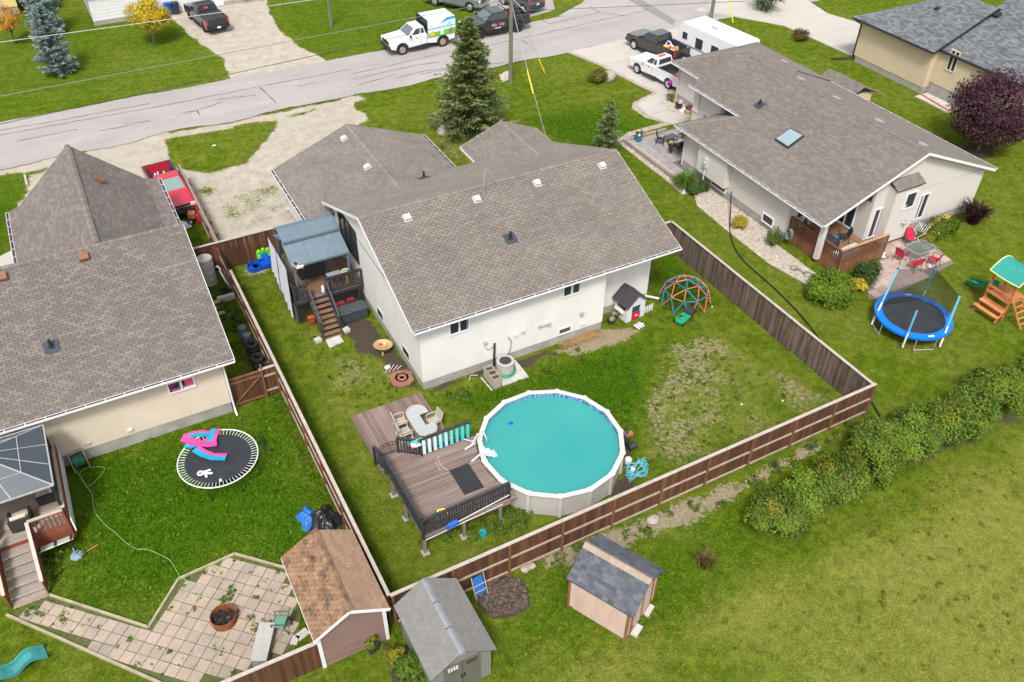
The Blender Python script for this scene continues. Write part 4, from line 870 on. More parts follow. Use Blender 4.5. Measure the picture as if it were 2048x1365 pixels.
# little arched gate
GA=thing('gate','small arched black iron gate at the top of the pool deck','gate',(-3.32,-4.18,1.25))
gb=MB().tube([(-.4,0,.62),(-.2,0,.70),(0,0,.73),(.2,0,.70),(.4,0,.62)],.016,6); gb.tube([(-.4,0,.48),(0,0,.58),(.4,0,.48)],.014,6); gb.tube([(-.4,0,.1),(.4,0,.1)],.014,6)
part('arch',gb,m_black,GA)
for i in range(9):
    x=-.4+i*.1; part('bar',MB().cyl((x,0,.04),(x,0,.62+.1*(1-(x/.4)**2)),.011,None,6),m_black,GA)
# ladder, mat, towel ...
LD=thing('pool_ladder','white plastic step ladder going over the pool rim into the water','ladder',(.05,-5.75,1.28))
for dy in (.36,):
    part('side_rail',MB().tube([(-.42,dy*.9,.02),(-.12,dy,.05),(.2,dy,.62) if dy>0 else (.1,dy,.2),(.48,dy,.6) if dy>0 else (.2,dy,.1),(.62,dy,.1) if dy>0 else (.3,dy,-.1),(.66,dy,-.3) if dy>0 else (.4,dy,-.3)],.028,8),m_whitep,LD,smooth=True)
for i,(x,z) in enumerate(((.24,.0),(.44,-.13),(.62,-.225))): part('tread',MB().box((x,-.1-.08*i,z),(.24,.5-.04*i,.05)),(m_whitep,m_whitep,mat('wet_tread',(.35,.5,.48),.3))[i],LD,bevel=.02)
part('deck_arm',MB().beam((-.45,.3,.03),(.1,.4,.06),.06,.05),m_whitep,LD); part('deck_arm',MB().beam((-.5,-.45,.03),(.05,-.25,.06),.06,.05),m_whitep,LD)
part('side_rail',MB().tube([(.12,-.42,.0),(.12,-.42,.12),(.5,-.5,-.1),(.62,-.52,-.26)],.024,8),m_whitep,LD,smooth=True)
part('handrail',MB().tube([(-.3,.68,.25),(-.05,.55,.12),(.15,.45,.1)],.02,6),m_whitep,LD)
m_mat=mat('rubber_mat',(.022,.023,.026),.75,.3,30,bump=.6,bs=60)
DM=thing('door_mat','dark ribbed rubber mat lying on the pool deck','mat',(-1.02,-6.9,DZ))
part('mat_pad',MB().box((0,0,.012),(.88,1.44,.02)),m_mat,DM)
for i in range(12): part('rib',MB().box((0,-.65+i*.118,.027),(.84,.03,.01)),m_mat,DM)
TW=MB()
def drape(c,w,l,n=9,dz=.0,seed=1,dirx=1):
    r=random.Random(seed); mb=MB(); vs=[];fs=[]
    for i in range(n+1):
        for j in range(n+1):
            u=i/n-.5; v=j/n-.5; vs.append((c[0]+u*w+r.uniform(-.02,.02),c[1]+v*l*.35+r.uniform(-.02,.02),c[2]-abs(v)*l*.8+.05*math.sin(u*19)*abs(v)+r.uniform(-.01,.01)))
    for i in range(n):
        for j in range(n):
            k=i*(n+1)+j; fs.append((k,k+1,k+n+2,k+n+1))
    tn=[r.random() for _ in fs]; o=MB(); 
    for f,t in zip(fs,tn): o.f.append(f); o.t.append(t)
    o.v=vs; return o
def towelmat():
    m=bpy.data.materials.new('towel_print'); m.use_nodes=True; n=m.node_tree.nodes; l=m.node_tree.links; b=n['Principled BSDF']; b.inputs['Roughness'].default_value=.95
    g=n.new('ShaderNodeNewGeometry'); v=n.new('ShaderNodeTexVoronoi'); v.inputs['Scale'].default_value=4.2; l.new(g.outputs['Position'],v.inputs['Vector'])
    s=n.new('ShaderNodeSeparateColor'); l.new(v.outputs['Color'],s.inputs[0]); r=n.new('ShaderNodeValToRGB'); r.color_ramp.interpolation='CONSTANT'
    e=r.color_ramp.elements; e[0].color=(.75,.74,.74,1); e[1].position=.42; e[1].color=(.7,.02,.10,1); 
    for p,c in ((.6,(.75,.4,.45,1)),(.75,(.65,.55,.04,1)),(.86,(.06,.35,.3,1))): q=e.new(p); q.color=c
    l.new(s.outputs[0],r.inputs[0]); l.new(r.outputs[0],b.inputs['Base Color']); return m
solo('towel',drape((-2.28,-4.80,2.27),.55,.8,seed=3),towelmat(),'white towel with bright red and yellow print over the deck rail','towel')
m_gp=mat('pale_noodle',(.62,.56,.30),.6)
solo('pool_noodle',MB().tube([(-2.9,-8.2,DZ+.05),(-2.75,-7.9,DZ+.09),(-2.5,-7.95,DZ+.07),(-2.45,-8.2,DZ+.05)],.05,8),mat('yellow_foam',(.75,.62,.07),.6),'short yellow foam noodle on the deck corner','pool toy',smooth=True)
solo('coiled_rope',MB().tube([(-3.35+.12*math.cos(t*.7),-8.3+.12*math.sin(t*.7),DZ+.03+.008*t) for t in range(24)],.02,6),mat('brown_rope',(.1,.07,.05),.8),'small brown coil lying in the deck corner by the railing','rope',smooth=True)
solo('chalk_drawing',MB().tube([(-1.5+.14*math.cos(t*.4),-5.65+.42*math.sin(t*.4),DZ+.004) for t in range(4,13)],.012,4).tube([(-1.75,-5.4,DZ+.004),(-1.78,-6.0,DZ+.004)],.010,4),mat('chalk',(.5,.42,.34),.9),'faint pale curved mark drawn on the deck planks','marking')
# poles and brush hung on the rail
PB=thing('pool_brush','long white pole with blue brush head hung along the deck railing','pool brush',(-2.2,-8.83,1.5))
part('pole',MB().cyl((-.55,-.05,-.08),(2.2,.12,.1),.02,.02,8),m_whitep,PB); part('pole',MB().cyl((-1.5,-.03,-.35),(1.9,.1,-.28),.018,.018,8),m_whitep,PB); part('brush_head',MB().box((-.35,-.08,.0),(.42,.16,.2),.1),mat('brush_blue',(.02,.12,.5),.5),PB,bevel=.03); part('hose_loop',MB().tube([(-.55+.12*math.cos(t*.6),-.1,-.02+.14*math.sin(t*.6)) for t in range(11)],.025,6),mat('brush_blue',(.02,.12,.5),.5),PB)
solo('ball',MB().ball((-1.45,-8.9,.6),.14,12,8),mat('teal_ball',(.02,.38,.4),.4),'teal ball lodged under the pool deck railing','ball',smooth=True) if False else None
BL=MB().ball((-1.25,-8.85,.17),.16,12,8); solo('bucket',MB().lathe((-1.3,-8.95,0),[(.1,0),(.14,.3),(.15,.3),(.15,.28),(.12,.28),(.1,.03),(0,.03)],14),mat('teal_plastic',(.02,.36,.38),.4),'small teal bucket on the weeds beneath the deck edge','bucket')
# pump, filter, hose at the pool side
PU=thing('pool_pump','black pool pump and filter with orange cap beside the pool wall','pump',(6.55,-7.55,0))
part('tank',MB().lathe((0,.25,0),[(.2,0),(.26,.1),(.26,.6),(.16,.8),(0,.85)],16),m_dark,PU,smooth=True); part('motor',MB().cyl((-.1,-.3,.3),(.3,-.3,.3),.14,.14,14),m_dark,PU); part('cap',MB().bx(-.05,.3,.0,.2,.55,.75),mat('orange_cap',(.35,.12,.04),.6),PU,bevel=.02); part('pipe',MB().tube([(0,-.2,.3),(-.2,-.2,.6),(-.35,-.1,.9)],.03,8),m_dark,PU)
for q,c in (((6.1,-8.35),.16),((5.95,-8.9),.1)): solo('filter_fitting',MB().lathe((q[0],q[1],.0),[(c,0),(c,.22),(c*.8,.26),(0,.27)],14),m_whitep,'large white round filter fitting beside the pool wall' if c>.12 else 'small white round filter fitting among the teal hose','filter')
hp=[]
for t in range(90):
    a=t*.42; r_=.28+.3*math.sin(t*.9)**2; hp.append((6.15+r_*1.2*math.cos(a+.4*math.sin(t)),-8.95+r_*.85*math.sin(a*1.03),.05+.12*abs(math.sin(t*.37))))
solo('pool_hose',MB().tube(hp,.028,6),mat('teal_hose',(.10,.36,.42),.5),'tangled teal vacuum hose in a heap between pool and fence','hose',smooth=True)
# ---------------------------------------------------------------- ground level platform and patio set
PF=thing('plank_platform','low platform of grey brown planks beside the white house corner','deck',(-3.72,-4.0,0))
planks(PF,'plank',-3.72,-.22,-3.98,-.2,.16,m_deckv,along='Y',w=.135); part('frame',MB().bx(-3.7,-.25,-3.95,-.22,-.05,.128),m_joist,PF,world=True)
m_beige=mat('beige_frame_metal',(.44,.39,.33),.45,.06,5); m_sling=mat('beige_sling',(.33,.30,.25),.85,.12,8); m_tglass=clearmat('frosted_glass',(.42,.46,.46),.75,.15)
def chair(label,loc,rz,mf,ms,name='patio_chair',group=None,h=.9,arms=True,leg=.022):
    T=thing(name,label,'chair',loc,rz,group)
    part('seat',MB().box((0,0,.42),(.48,.46,.03),0,tilt=(.0,.05)),ms,T,bevel=.01); part('backrest',MB().box((-.28,0,.7),(.03,.46,.5),0,tilt=(0,-.22)),ms,T,bevel=.01)
    for s in (-1,1):
        part('leg',MB().tube([(.25,.25*s,0),(.22,.25*s,.44)],leg,6),mf,T); part('leg',MB().tube([(-.32,.25*s,0),(-.2,.25*s,.44),(-.34,.25*s,h)],leg,6),mf,T)
        if arms: part('armrest',MB().tube([(.24,.26*s,.42),(.26,.28*s,.63),(.1,.29*s,.66),(-.26,.27*s,.64)],leg,6),mf,T)
    part('seat_frame',MB().tube([(.24,-.25,.42),(.24,.25,.42)],leg,6).tube([(-.2,-.25,.44),(-.2,.25,.44)],leg,6).tube([(-.345,-.25,h),(-.345,.25,h)],leg,6),mf,T); return T
TB=thing('patio_table','beige framed glass patio table with a rectangular cut-out edge','table',(-1.18,-2.6,.16),0)
def stad(r,l,n=10): return [(r*math.cos(a),l+r*math.sin(a)) for a in [PI*i/n for i in range(n+1)]]+[(r*math.cos(a),-l+r*math.sin(a)) for a in [PI+PI*i/n for i in range(n+1)]]
rim=[(x,y,.72) for x,y in stad(.47,.55)]; i0=[k for k in range(len(rim))]
gl=[(x*.96,y*.98) for x,y in stad(.47,.55)]
cut=[(.47,.36),(0.02,.36),(.02,-.36),(.47,-.36)]
half=stad(.45,.53); left=[p for p in half if p[0]<=.03]
part('glass_top',MB().prism([p for p in half if p[1]>=.5]+[(-.45,-.0+.36),(.45,.36)] if False else [(.45,.36)]+[p for p in half if p[1]>=.52]+[(-.45,.36)],.70,.715),m_tglass,TB)
part('glass_top',MB().prism([(.45,-.36),(-.45,-.36)]+[p for p in half if p[1]<=-.52],.70,.715),m_tglass,TB); part('glass_top',MB().bx(-.45,.02,-.355,.355,.70,.715),m_tglass,TB)
fr_=[p for p in stad(.47,.55) if not (p[0]>.3 and abs(p[1])<.37)]; 
part('rim',MB().tube([(.47,.38,.715)]+[(x,y,.715) for x,y in stad(.47,.55)[:11]]+[(x,y,.715) for x,y in stad(.47,.55)[11:]]+[(.47,-.38,.715),(.03,-.38,.715),(.03,.38,.715)],.024,6,closed=True),m_beige,TB); part('crossbar',MB().tube([(-.46,.37,.71),(.03,.37,.71)],.015,6).tube([(-.46,-.37,.71),(.03,-.37,.71)],.015,6),m_beige,TB)
for x,y in ((-.36,.6),(-.36,-.6),(.3,.75),(.3,-.75)): part('leg',MB().cyl((x,y,0),(x*.9,y*.9,.7),.025,None,8),m_beige,TB)
chair('beige sling chair facing the table at the slatted railing end',(-2.02,-2.62,.16),.06,m_beige,m_sling); chair('beige sling chair farthest from the slatted railing on the table side',(-1.95,-1.95,.16),-.05,m_beige,m_sling); chair('beige sling chair tucked into the table cut-out',(-.58,-2.6,.16),PI+.1,m_beige,m_sling); chair('beige sling chair squeezed against the slatted deck railing',(-2.08,-3.35,.16),.02,m_beige,m_sling)
# ---------------------------------------------------------------- raised side deck with gazebo
SD=thing('side_deck','raised brown deck with charcoal railing, lattice skirt and open stairs at the white house','deck',(-3.5,7.5,0)); SZ=1.35
planks(SD,'plank',-3.7,-.05,7.6,11.6,SZ,m_deckv,along='Y',w=.14)
part('beam',MB().bx(-3.68,-.06,7.62,7.66,SZ-.24,SZ-.035).bx(-3.68,-3.64,7.66,11.55,SZ-.24,SZ-.035),m_rail,SD,world=True)
for x,y in ((-3.65,7.65),(-3.65,9.6),(-3.65,11.5),(-1.9,7.65),(-.3,7.65)): part('post',MB().bx(x-.05,x+.05,y-.05,y+.05,0,SZ-.04),m_rail,SD,world=True)
railing(SD,(-3.7,7.6),(-2.95,7.6),SZ,SZ+.95,m_rail); railing(SD,(-2.0,7.6),(-.1,7.6),SZ,SZ+.95,m_rail,bal=.13); railing(SD,(-3.7,11.6),(-3.7,7.65),SZ,SZ+.95,m_rail)
def lattice(T,a,b,z0,z1,m,st=.16,w=.03):
    L=math.dist(a,b); H=z1-z0; d=((b[0]-a[0])/L,(b[1]-a[1])/L); mb=MB()
    for sg in (1,-1):
        c=-H
        while c<L+H:
            p0,p1=(c,0),(c+H,H)
            if sg<0: p0,p1=(c+H,0),(c,H)
            q=[]
            for (u0,v0),(u1,v1) in ((p0,p1),):
                t0=max(0,min(1,(0-u0)/(u1-u0))) ; t1=max(0,min(1,(L-u0)/(u1-u0))); t0,t1=sorted((t0,t1))
                if t1-t0>.02: mb.beam((a[0]+d[0]*(u0+(u1-u0)*t0)-d[1]*.008*sg,a[1]+d[1]*(u0+(u1-u0)*t0)+d[0]*.008*sg,z0+(v0+(v1-v0)*t0)),(a[0]+d[0]*(u0+(u1-u0)*t1)-d[1]*.008*sg,a[1]+d[1]*(u0+(u1-u0)*t1)+d[0]*.008*sg,z0+(v0+(v1-v0)*t1)),w,.008)
            c+=st
    return part('lattice',mb,m,T,world=True)
lattice(SD,(-3.72,11.5),(-3.72,7.6),.03,SZ-.25,m_rail); lattice(SD,(-3.7,7.58),(-2.95,7.58),.03,SZ-.25,m_rail); lattice(SD,(-2.0,7.58),(-.1,7.58),.03,SZ-.25,m_rail)
m_tread=mat('stair_tread',(.16,.085,.062),.65,.25,3,fine=.2,dirt=((.3,.24,.2),.5,6),stretch=(.4,2,1))
for i in range(8): part('tread',MB().bx(-2.93,-2.03,7.32-i*.245,7.57-i*.245,SZ-.17*(i+1)-.05,SZ-.17*(i+1)),m_tread,SD,world=True)
for x in (-2.97,-1.99):
    part('stringer',MB().beam((x,7.6,SZ-.2),(x,5.65,.0),.05,.24),m_rail,SD,world=True); part('stair_handrail',MB().beam((x,7.6,SZ+.92),(x,5.95,.98),.1,.06),m_rail,SD,world=True); part('rail_post',MB().bx(x-.045,x+.045,5.9,5.99,0,.98),m_rail,SD,world=True); part('rail_post',MB().bx(x-.045,x+.045,7.5,7.59,.6,SZ+.95),m_rail,SD,world=True)
slab('landing_slab',[(-2.95,5.0),(-2.15,5.15),(-2.2,5.7),(-2.95,5.65)],-.03,.05,m_conc,world=True)
for x,y,l in ((-3.3,5.75,'grey concrete block beside the stair foot near the lawn'),(-1.75,5.85,'grey concrete block beside the stair foot near the storage box')): solo('concrete_block',MB().box((x,y,.1),(.34,.3,.2),.2),m_conc,l,'block',bevel=.02)
GZ=thing('gazebo','grill gazebo with two tier ribbed blue grey metal roof on the side deck','gazebo',(-2.1,9.3,SZ))
m_gz=mat('bluegrey_metal',(.115,.16,.195),.5,.08,2,metal=.2,fine=.04); m_gzf=mat('bluegrey_frame',(.10,.13,.15),.5,.1,4)
gx0,gx1=-3.5,-.5
def ribbed(T,name,p00,p10,p11,p01,n,m):
    a,b,c,d=[Vector(p) for p in (p00,p10,p11,p01)]; mb=MB(); nrm=(b-a).cross(d-a).normalized(); nrm=nrm if nrm.z>0 else -nrm
    for i in range(n):
        q0=a+(d-a)*(i/n); q1=b+(c-b)*(i/n); q2=b+(c-b)*((i+.55)/n); q3=a+(d-a)*((i+.55)/n); q4=b+(c-b)*((i+1)/n); q5=a+(d-a)*((i+1)/n)
        mb.face([q0,q1,q2+nrm*.014,q3+nrm*.014]); mb.face([q3+nrm*.014,q2+nrm*.014,q4,q5])
    mb.ext([a-nrm*.02,b-nrm*.02,c-nrm*.02,d-nrm*.02],-nrm*.03); return part(name,mb,m,T,world=True)
EZ,MZ,TZ=3.42,4.0,4.28
for k in range(3):
    xa,xb=gx0+k*(gx1-gx0)/3,gx0+(k+1)*(gx1-gx0)/3-.012
    ribbed(GZ,'roof_panel',(xa,7.75,EZ),(xb,7.75,EZ),(xb,9.2,MZ),(xa,9.2,MZ),26,m_gz)
    ribbed(GZ,'roof_panel',(xb,11.0,EZ),(xa,11.0,EZ),(xa,9.6,MZ),(xb,9.6,MZ),26,m_gz)
    ribbed(GZ,'upper_roof_panel',(xa,9.0,MZ+.12),(xb,9.0,MZ+.12),(xb,9.9,TZ+.1),(xa,9.9,TZ+.1),10,m_gz)
    ribbed(GZ,'upper_roof_panel',(xb,10.6,MZ+.12),(xa,10.6,MZ+.12),(xa,9.9,TZ+.1),(xb,9.9,TZ+.1),8,m_gz)
part('fascia',MB().beam((gx0,7.74,EZ-.03),(gx1,7.74,EZ-.03),.03,.1).beam((gx0-.015,7.75,EZ-.03),(gx0-.015,9.2,MZ-.03),.03,.1).beam((gx0-.015,11.0,EZ-.03),(gx0-.015,9.6,MZ-.03),.03,.1).beam((gx0,9.0,MZ+.07),(gx1,9.0,MZ+.07),.03,.14),m_gzf,GZ,world=True)
for x,y in ((gx0+.1,7.9),(gx1-.1,7.9),(gx0+.1,10.9),(gx1-.1,10.9)): 
    part('post',MB().bx(x-.045,x+.045,y-.045,y+.045,SZ,EZ+.03),m_gzf,GZ,world=True); part('brace',MB().beam((x,y,EZ-.5),(x+(.4 if x<-2 else -.4),y,EZ-.05),.04,.04),m_gzf,GZ,world=True)
# white curtains on the west side
def curtain(x,y0,y1,z0,z1,seed):
    r=random.Random(seed); n=14; mb=MB(); vs=[]
    for i in range(n+1):
        t=i/n; y=y0+(y1-y0)*t; o=.05*math.sin(i*1.7+seed); zb=z0+.25*math.sin(t*3+seed)-(.35*t if seed==2 else 0)
        for k in range(5): q=k/4; vs.append((x+o*(1-q)*.9-.12*(1-q),y,zb+(z1-zb)*q))
    for i in range(n):
        for k in range(4): a=i*5+k; mb.f.append((a,a+1,a+6,a+5)); mb.t.append(0)
    mb.v=vs; return mb
m_sheet=mat('white_sheet',(.58,.58,.62),.9,.04,3,fine=.02)
for i,(a,b) in enumerate(((10.95,9.55),(9.45,7.75))): solo('curtain',curtain(gx0-.32,a,b,1.15 if i==0 else .95,3.45,i+1),m_sheet,('white sheet hung on the gazebo side next to the brown fence','white sheet hung on the gazebo side next to the stairs')[i],'curtain',smooth=True)
SP=thing('solar_light','small square solar panel light on the gazebo eave corner','lamp',(-3.3,7.78,3.46)); part('panel',MB().box((0,0,.1),(.22,.22,.02),.5,tilt=(.4,0)),m_dark,SP); part('frame',MB().box((0,0,.088),(.26,.26,.018),.5,tilt=(.4,0)),m_whitep,SP); part('bow',MB().ball((.12,-.05,-.12),(.16,.06,.1)).ball((.3,-.05,-.1),(.1,.05,.07)),m_whitep,SP)
part('lamp_head',MB().box((.3,.0,-.22),(.12,.08,.1)),mat('salmon_plastic',(.5,.16,.11),.6),SP)
m_rug=mat('brown_rug',(.15,.088,.045),.95,.2,8)
for y,l in ((8.75,'brown deck rug under the gazebo eave'),(8.15,'brown deck rug at the top of the stairs')): solo('rug',MB().bx(-3.0,-1.75,y-.27,y+.27,SZ+.002,SZ+.02),m_rug,l,'rug')
GR=thing('grill_cart','dark covered grill cart standing under the gazebo roof','grill',(-2.2,9.6,SZ)); part('cover',MB().bx(-.7,.7,-.35,.35,.1,.95),m_dark,GR,bevel=.08); part('lid',MB().cyl((-.5,0,.95),(.5,0,.95),.28,.28,14),m_dark,GR); part('shelf',MB().bx(.75,1.1,-.25,.25,.8,.84),m_dark,GR)
GS=thing('side_table','stainless prep table on the deck behind the railing','table',(-1.4,8.05,SZ)); part('table_top',MB().box((0,0,.78),(.75,.4,.04)),m_galv,GS,bevel=.01)
for sx in (-1,1):
    for sy in (-1,1): part('leg',MB().bx(.33*sx-.02,.33*sx+.02,.16*sy-.02,.16*sy+.02,0,.76),m_dark,GS)
TR=thing('toy_ride','yellow and blue plastic toy standing at the prep table','toy',(-.75,8.1,SZ+.3)); part('ring',MB().tube([(.2*math.cos(t),.2*math.sin(t),.4) for t in np.linspace(0,5.2,14)],.06,8),mat('toy_yellow',(.75,.42,.01),.4),TR,smooth=True); part('center',MB().ball((0,0,.42),(.14,.14,.08)),mat('toy_cyan',(.02,.35,.6),.4),TR,smooth=True); part('pedestal',MB().cyl((0,0,-.3),(0,0,.38),.08,.06,10),mat('toy_yellow',(.75,.42,.01),.4),TR)
solo('white_bag',MB().ball((-2.15,7.75,SZ+.25),(.1,.08,.26),jit=.15),m_whitep,'white bag hanging beside the top of the deck stairs','bag')
SB=thing('storage_box','charcoal plastic deck storage box beneath the side deck railing','box',(-1.05,6.75,0),.02); part('body',MB().bx(-.7,.7,-.34,.34,.05,.62),mat('charcoal_resin',(.035,.045,.052),.6,.15,5),SB,bevel=.02); part('lid',MB().bx(-.74,.74,-.38,.38,.62,.72),mat('charcoal_lid',(.048,.062,.07),.55,.15,5,dirt=((.12,.13,.13),.4,5)),SB,bevel=.02)
for i,(x,y,z,s,l) in enumerate(((-1.55,7.35,.55,(.6,.25,.5),'dark red cushion stored beneath the deck right of the stairs'),(-.9,7.4,.6,(.4,.2,.45),'dark red cushion stored beneath the deck next to the wall'),(-3.15,7.2,.3,(.35,.2,.6),'rusty red plaid cushion leaning beneath the deck left of the stairs'))): solo('cushion',MB().box((x,y,z),s,0,tilt=(.2,0)),mat('dark_red_fabric',(.14,.012,.018),.9,.3,12) if i<2 else mat('plaid_fabric',(.32,.06,.02),.9,.5,14),l,'cushion',bevel=.04)
# sled and green toy by the back fence
SLD=thing('sled','blue plastic toboggan lying by the back fence','sled',(-3.62,13.55,0),.12)
sec=MB(); prof=[(-.8,.35),(-.7,.1),(0,.06),(.75,.06),(.8,.2)]
mbs=MB(); mbs.bx(-.85,.8,-.35,.35,.04,.1); mbs.bx(-.85,.8,-.38,-.33,.06,.3); mbs.bx(-.85,.8,.33,.38,.06,.3); mbs.lathe((-.85,0,.04),[(.38,0),(.38,.26),(.33,.26),(.33,.06),(0,.06)],18)
part('hull',mbs,mat('sled_blue',(.005,.065,.42),.35,.1,5),SLD)
GT2=thing('toy_chair','lime green toddler rocker with blue seat beside the toboggan','toy',(-3.7,14.0,0)); part('frame',MB().bx(-.4,.4,-.08,.0,.0,.7).cyl((-.25,-.04,.7),(-.25,-.04,.8),.12,.1,10).cyl((.25,-.04,.7),(.25,-.04,.8),.12,.1,10).cyl((0,-.04,.7),(0,-.04,.85),.12,.1,10),mat('lime_plastic',(.16,.55,.02),.4),GT2,bevel=.02); part('seat',MB().bx(-.2,.2,-.13,-.081,.05,.6),mat('seat_blue',(.01,.16,.5),.4),GT2,bevel=.02)
# sand toys by the side wall
WB=thing('sand_table','tan plastic sand and water table filled with sand toys','sand table',(-.62,3.55,0),-.5)
mbw=MB().lathe((0,0,.0),[(.15,.15),(.42,.24),(.48,.42),(.5,.42),(.5,.44),(.44,.44),(.38,.3),(0,.28)],14,sx=1.0,sy=.85); part('basin',mbw,mat('tan_plastic',(.38,.26,.14),.6,.12,5),WB,smooth=True)
for s in ((.3,.2),(-.3,.2),(0,-.3)): part('leg',MB().cyl((s[0],s[1],0),(s[0]*.9,s[1]*.9,.25),.06,.05,8),mat('tan_plastic',(.38,.26,.14),.6),WB)
part('toy',MB().ball((-.15,.1,.35),(.1,.07,.06)),m_red,WB); part('toy',MB().box((.1,-.05,.38),(.12,.1,.12),.4),mat('sand_toy',(.45,.3,.1),.7),WB); part('toy',MB().ball((.05,.18,.36),.07),m_whitep,WB)
SBX=thing('sandbox','terracotta square sandbox lid with embossed rings near the platform','sandbox',(-.62,1.15,0),-.18)
part('lid',MB().prism([(.55,.3),(.3,.55),(-.3,.55),(-.55,.3),(-.55,-.3),(-.3,-.55),(.3,-.55),(.55,-.3)],.02,.16),mat('terracotta_plastic',(.22,.10,.06),.7,.2,3,dirt=((.27,.18,.13),.6,3)),SBX,bevel=.03)
part('embossed_ring',MB().lathe((0,0,.16),[(.34,0),(.36,.03),(.40,.03),(.42,0)],8,rot=.39),mat('terracotta_plastic',(.3,.125,.07)),SBX); part('embossed_ring',MB().lathe((0,0,.16),[(.10,0),(.14,.05),(.2,.05),(.24,0)],18),mat('terracotta_plastic',(.3,.125,.07)),SBX)
TG=thing('broken_toy','white plastic toy frame lying by the sandbox lid','toy',(-.85,2.1,0)); part('seat',MB().ball((-.1,.1,.12),(.16,.14,.08)),m_whitep,TG,smooth=True)
for i in range(4): part('rod',MB().cyl((-.35+.2*i,-.2,.05),(.1+.15*i,.25-.12*i,.12),.02,.02,6),mat('pale_pink_plastic',(.55,.42,.42),.5),TG)
# AC unit, planter, hose
AC=thing('air_conditioner','beige grey air conditioner with round fan top at the front wall','air conditioner',(4.05,-.68,.06))
m_ac=mat('ac_metal',(.36,.34,.33),.5,.06,4)
part('cabinet',MB().lathe((0,0,0),[(.40,0),(.40,.04),(.36,.06)],4,rot=PI/4) ,m_ac,AC)
for i in range(8): part('louver',MB().lathe((0,0,.06+i*.075),[(.43,0),(.43,.045),(.40,.055),(.40,.07)],16),m_ac,AC)
part('top',MB().lathe((0,0,.66),[(.44,0),(.44,.05),(.3,.06),(.3,.0),(.1,-.02),(0,-.02)],24),m_ac,AC); part('fan_guard',MB().lathe((0,0,.70),[(.29,0),(.3,.015),(.28,.02)],24).lathe((0,0,.70),[(.2,0),(.21,.012),(.19,.012)],24).lathe((0,0,.69),[(.12,0),(.13,.03),(0,.04)],20),m_dark,AC)
slab('equipment_pad',[(3.5,-1.5),(4.9,-1.5),(4.9,-.15),(3.5,-.15)],-.05,.055,m_conc,world=True)
gh=[(4.05+(.5+.03*math.sin(t*.31))*math.cos(t*.35),-.68+(.5+.03*math.cos(t*.23))*math.sin(t*.35),.09+.002*t) for t in range(75)]
solo('garden_hose',MB().tube(gh,.028,6),mat('green_hose',(.0,.26,.11),.5,col2=(.5,.55,.1)),'bright green hose coiled around the air conditioner','hose',smooth=True)
HB=thing('wall_hose','thin green hose hanging from the tap on the front wall','hose',(5.2,-.1,.0)); hx,_,hz,_=wy((1016,675),(1016,675),0)
part('hose',MB().tube([(hx,-.08,hz),(hx+.12,-.1,hz-.15),(hx+.1,-.1,hz-.7),(hx-.25,-.15,.15)],.016,6),mat('dark_green_hose',(.03,.1,.07),.5),HB,world=True,smooth=True); part('tap',MB().box((hx,-.06,hz+.03),(.06,.1,.06)),m_fit,HB,world=True)
PT=thing('planter','beige upright planter with four soil cells beside the air conditioner','planter',(3.2,-.95,0)); m_pl=mat('beige_resin',(.34,.29,.235),.7,.1,3)
part('shell',MB().bx(-.22,-.19,-.55,.5,0,.62).bx(.19,.22,-.55,.5,0,.62).bx(-.19,.19,-.55,-.52,0,.62).bx(-.19,.19,.47,.5,0,.62),m_pl,PT); part('divider',MB().bx(-.19,.19,-.2,-.18,.3,.615).bx(-.19,.19,.15,.17,.3,.615),m_pl,PT); part('soil',MB().bx(-.188,.188,-.518,.468,.3,.5),m_soil,PT)
solo('timber_edge',MB().beam((2.88,-1.55,.02),(2.82,-.5,.02),.06,.07).tube([(2.75,-.3,.06),(2.4,-.2,.1),(2.2,-.45,.06)],.022,6),m_wvent,'white drain pipe and edge beside the beige planter','pipe')
# playhouse, pots, dome, mower
PH=thing('playhouse','white toddler playhouse with dark shingled roof and red door','playhouse',(11.98,.35,0),.10); m_phw=mat('playhouse_white',(.56,.56,.58),.5,.05,3,dirt=((.45,.43,.4),.3,5))
part('front_wall',MB().bx(-.6,-.28,-.52,-.46,0,1.1).bx(.28,.6,-.52,-.46,0,1.1).bx(-.28,.28,-.52,-.46,.9,1.1).ext([(-.6,-.52,1.1),(0,-.52,1.62),(.6,-.52,1.1)],(0,.06,0)),m_phw,PH); part('back_wall',MB().bx(-.6,.6,.46,.52,0,1.1).ext([(-.6,.46,1.1),(0,.46,1.62),(.6,.46,1.1)],(0,.06,0)),m_phw,PH)
part('side_wall',MB().bx(-.6,-.54,-.46,.46,0,.6).bx(-.6,-.54,-.46,-.36,.6,1.1).bx(-.6,-.54,.36,.46,.6,1.1),m_phw,PH); part('side_wall',MB().bx(.54,.6,-.46,.46,0,1.1),m_phw,PH); part('counter',MB().bx(-.78,-.602,-.34,.34,.55,.6),mat('cream_plastic',(.6,.55,.4),.5),PH)
d_=part('door',MB().bx(-.27,.27,-.55,-.47,.05,.48),mat('crimson_plastic',(.42,.012,.06),.4),PH); part('mail_slot',MB().bx(-.06,.1,-.565,-.551,.25,.33),m_whitep,d_); part('interior',MB().bx(-.5,.5,-.4,-.36,.3,.9),mat('teal_inside',(.005,.08,.075),.6),PH)
for s in (-1,1):
    r_=part('roof_panel',MB().ext([(0,-.66,1.68),(0,.62,1.68),(.74*s,.62,1.05),(.74*s,-.66,1.05)],(0,0,-.05)),mat('playhouse_roof',(.045,.038,.04),.7,.15,5),PH)
    for k in range(5):
        u=.06+k*.14; part('roof_ridge',MB().beam((u*s,-.66,1.695-u*.851),(u*s,.62,1.695-u*.851),.03,.02),mat('playhouse_roof',(.045,.038,.04)),r_)
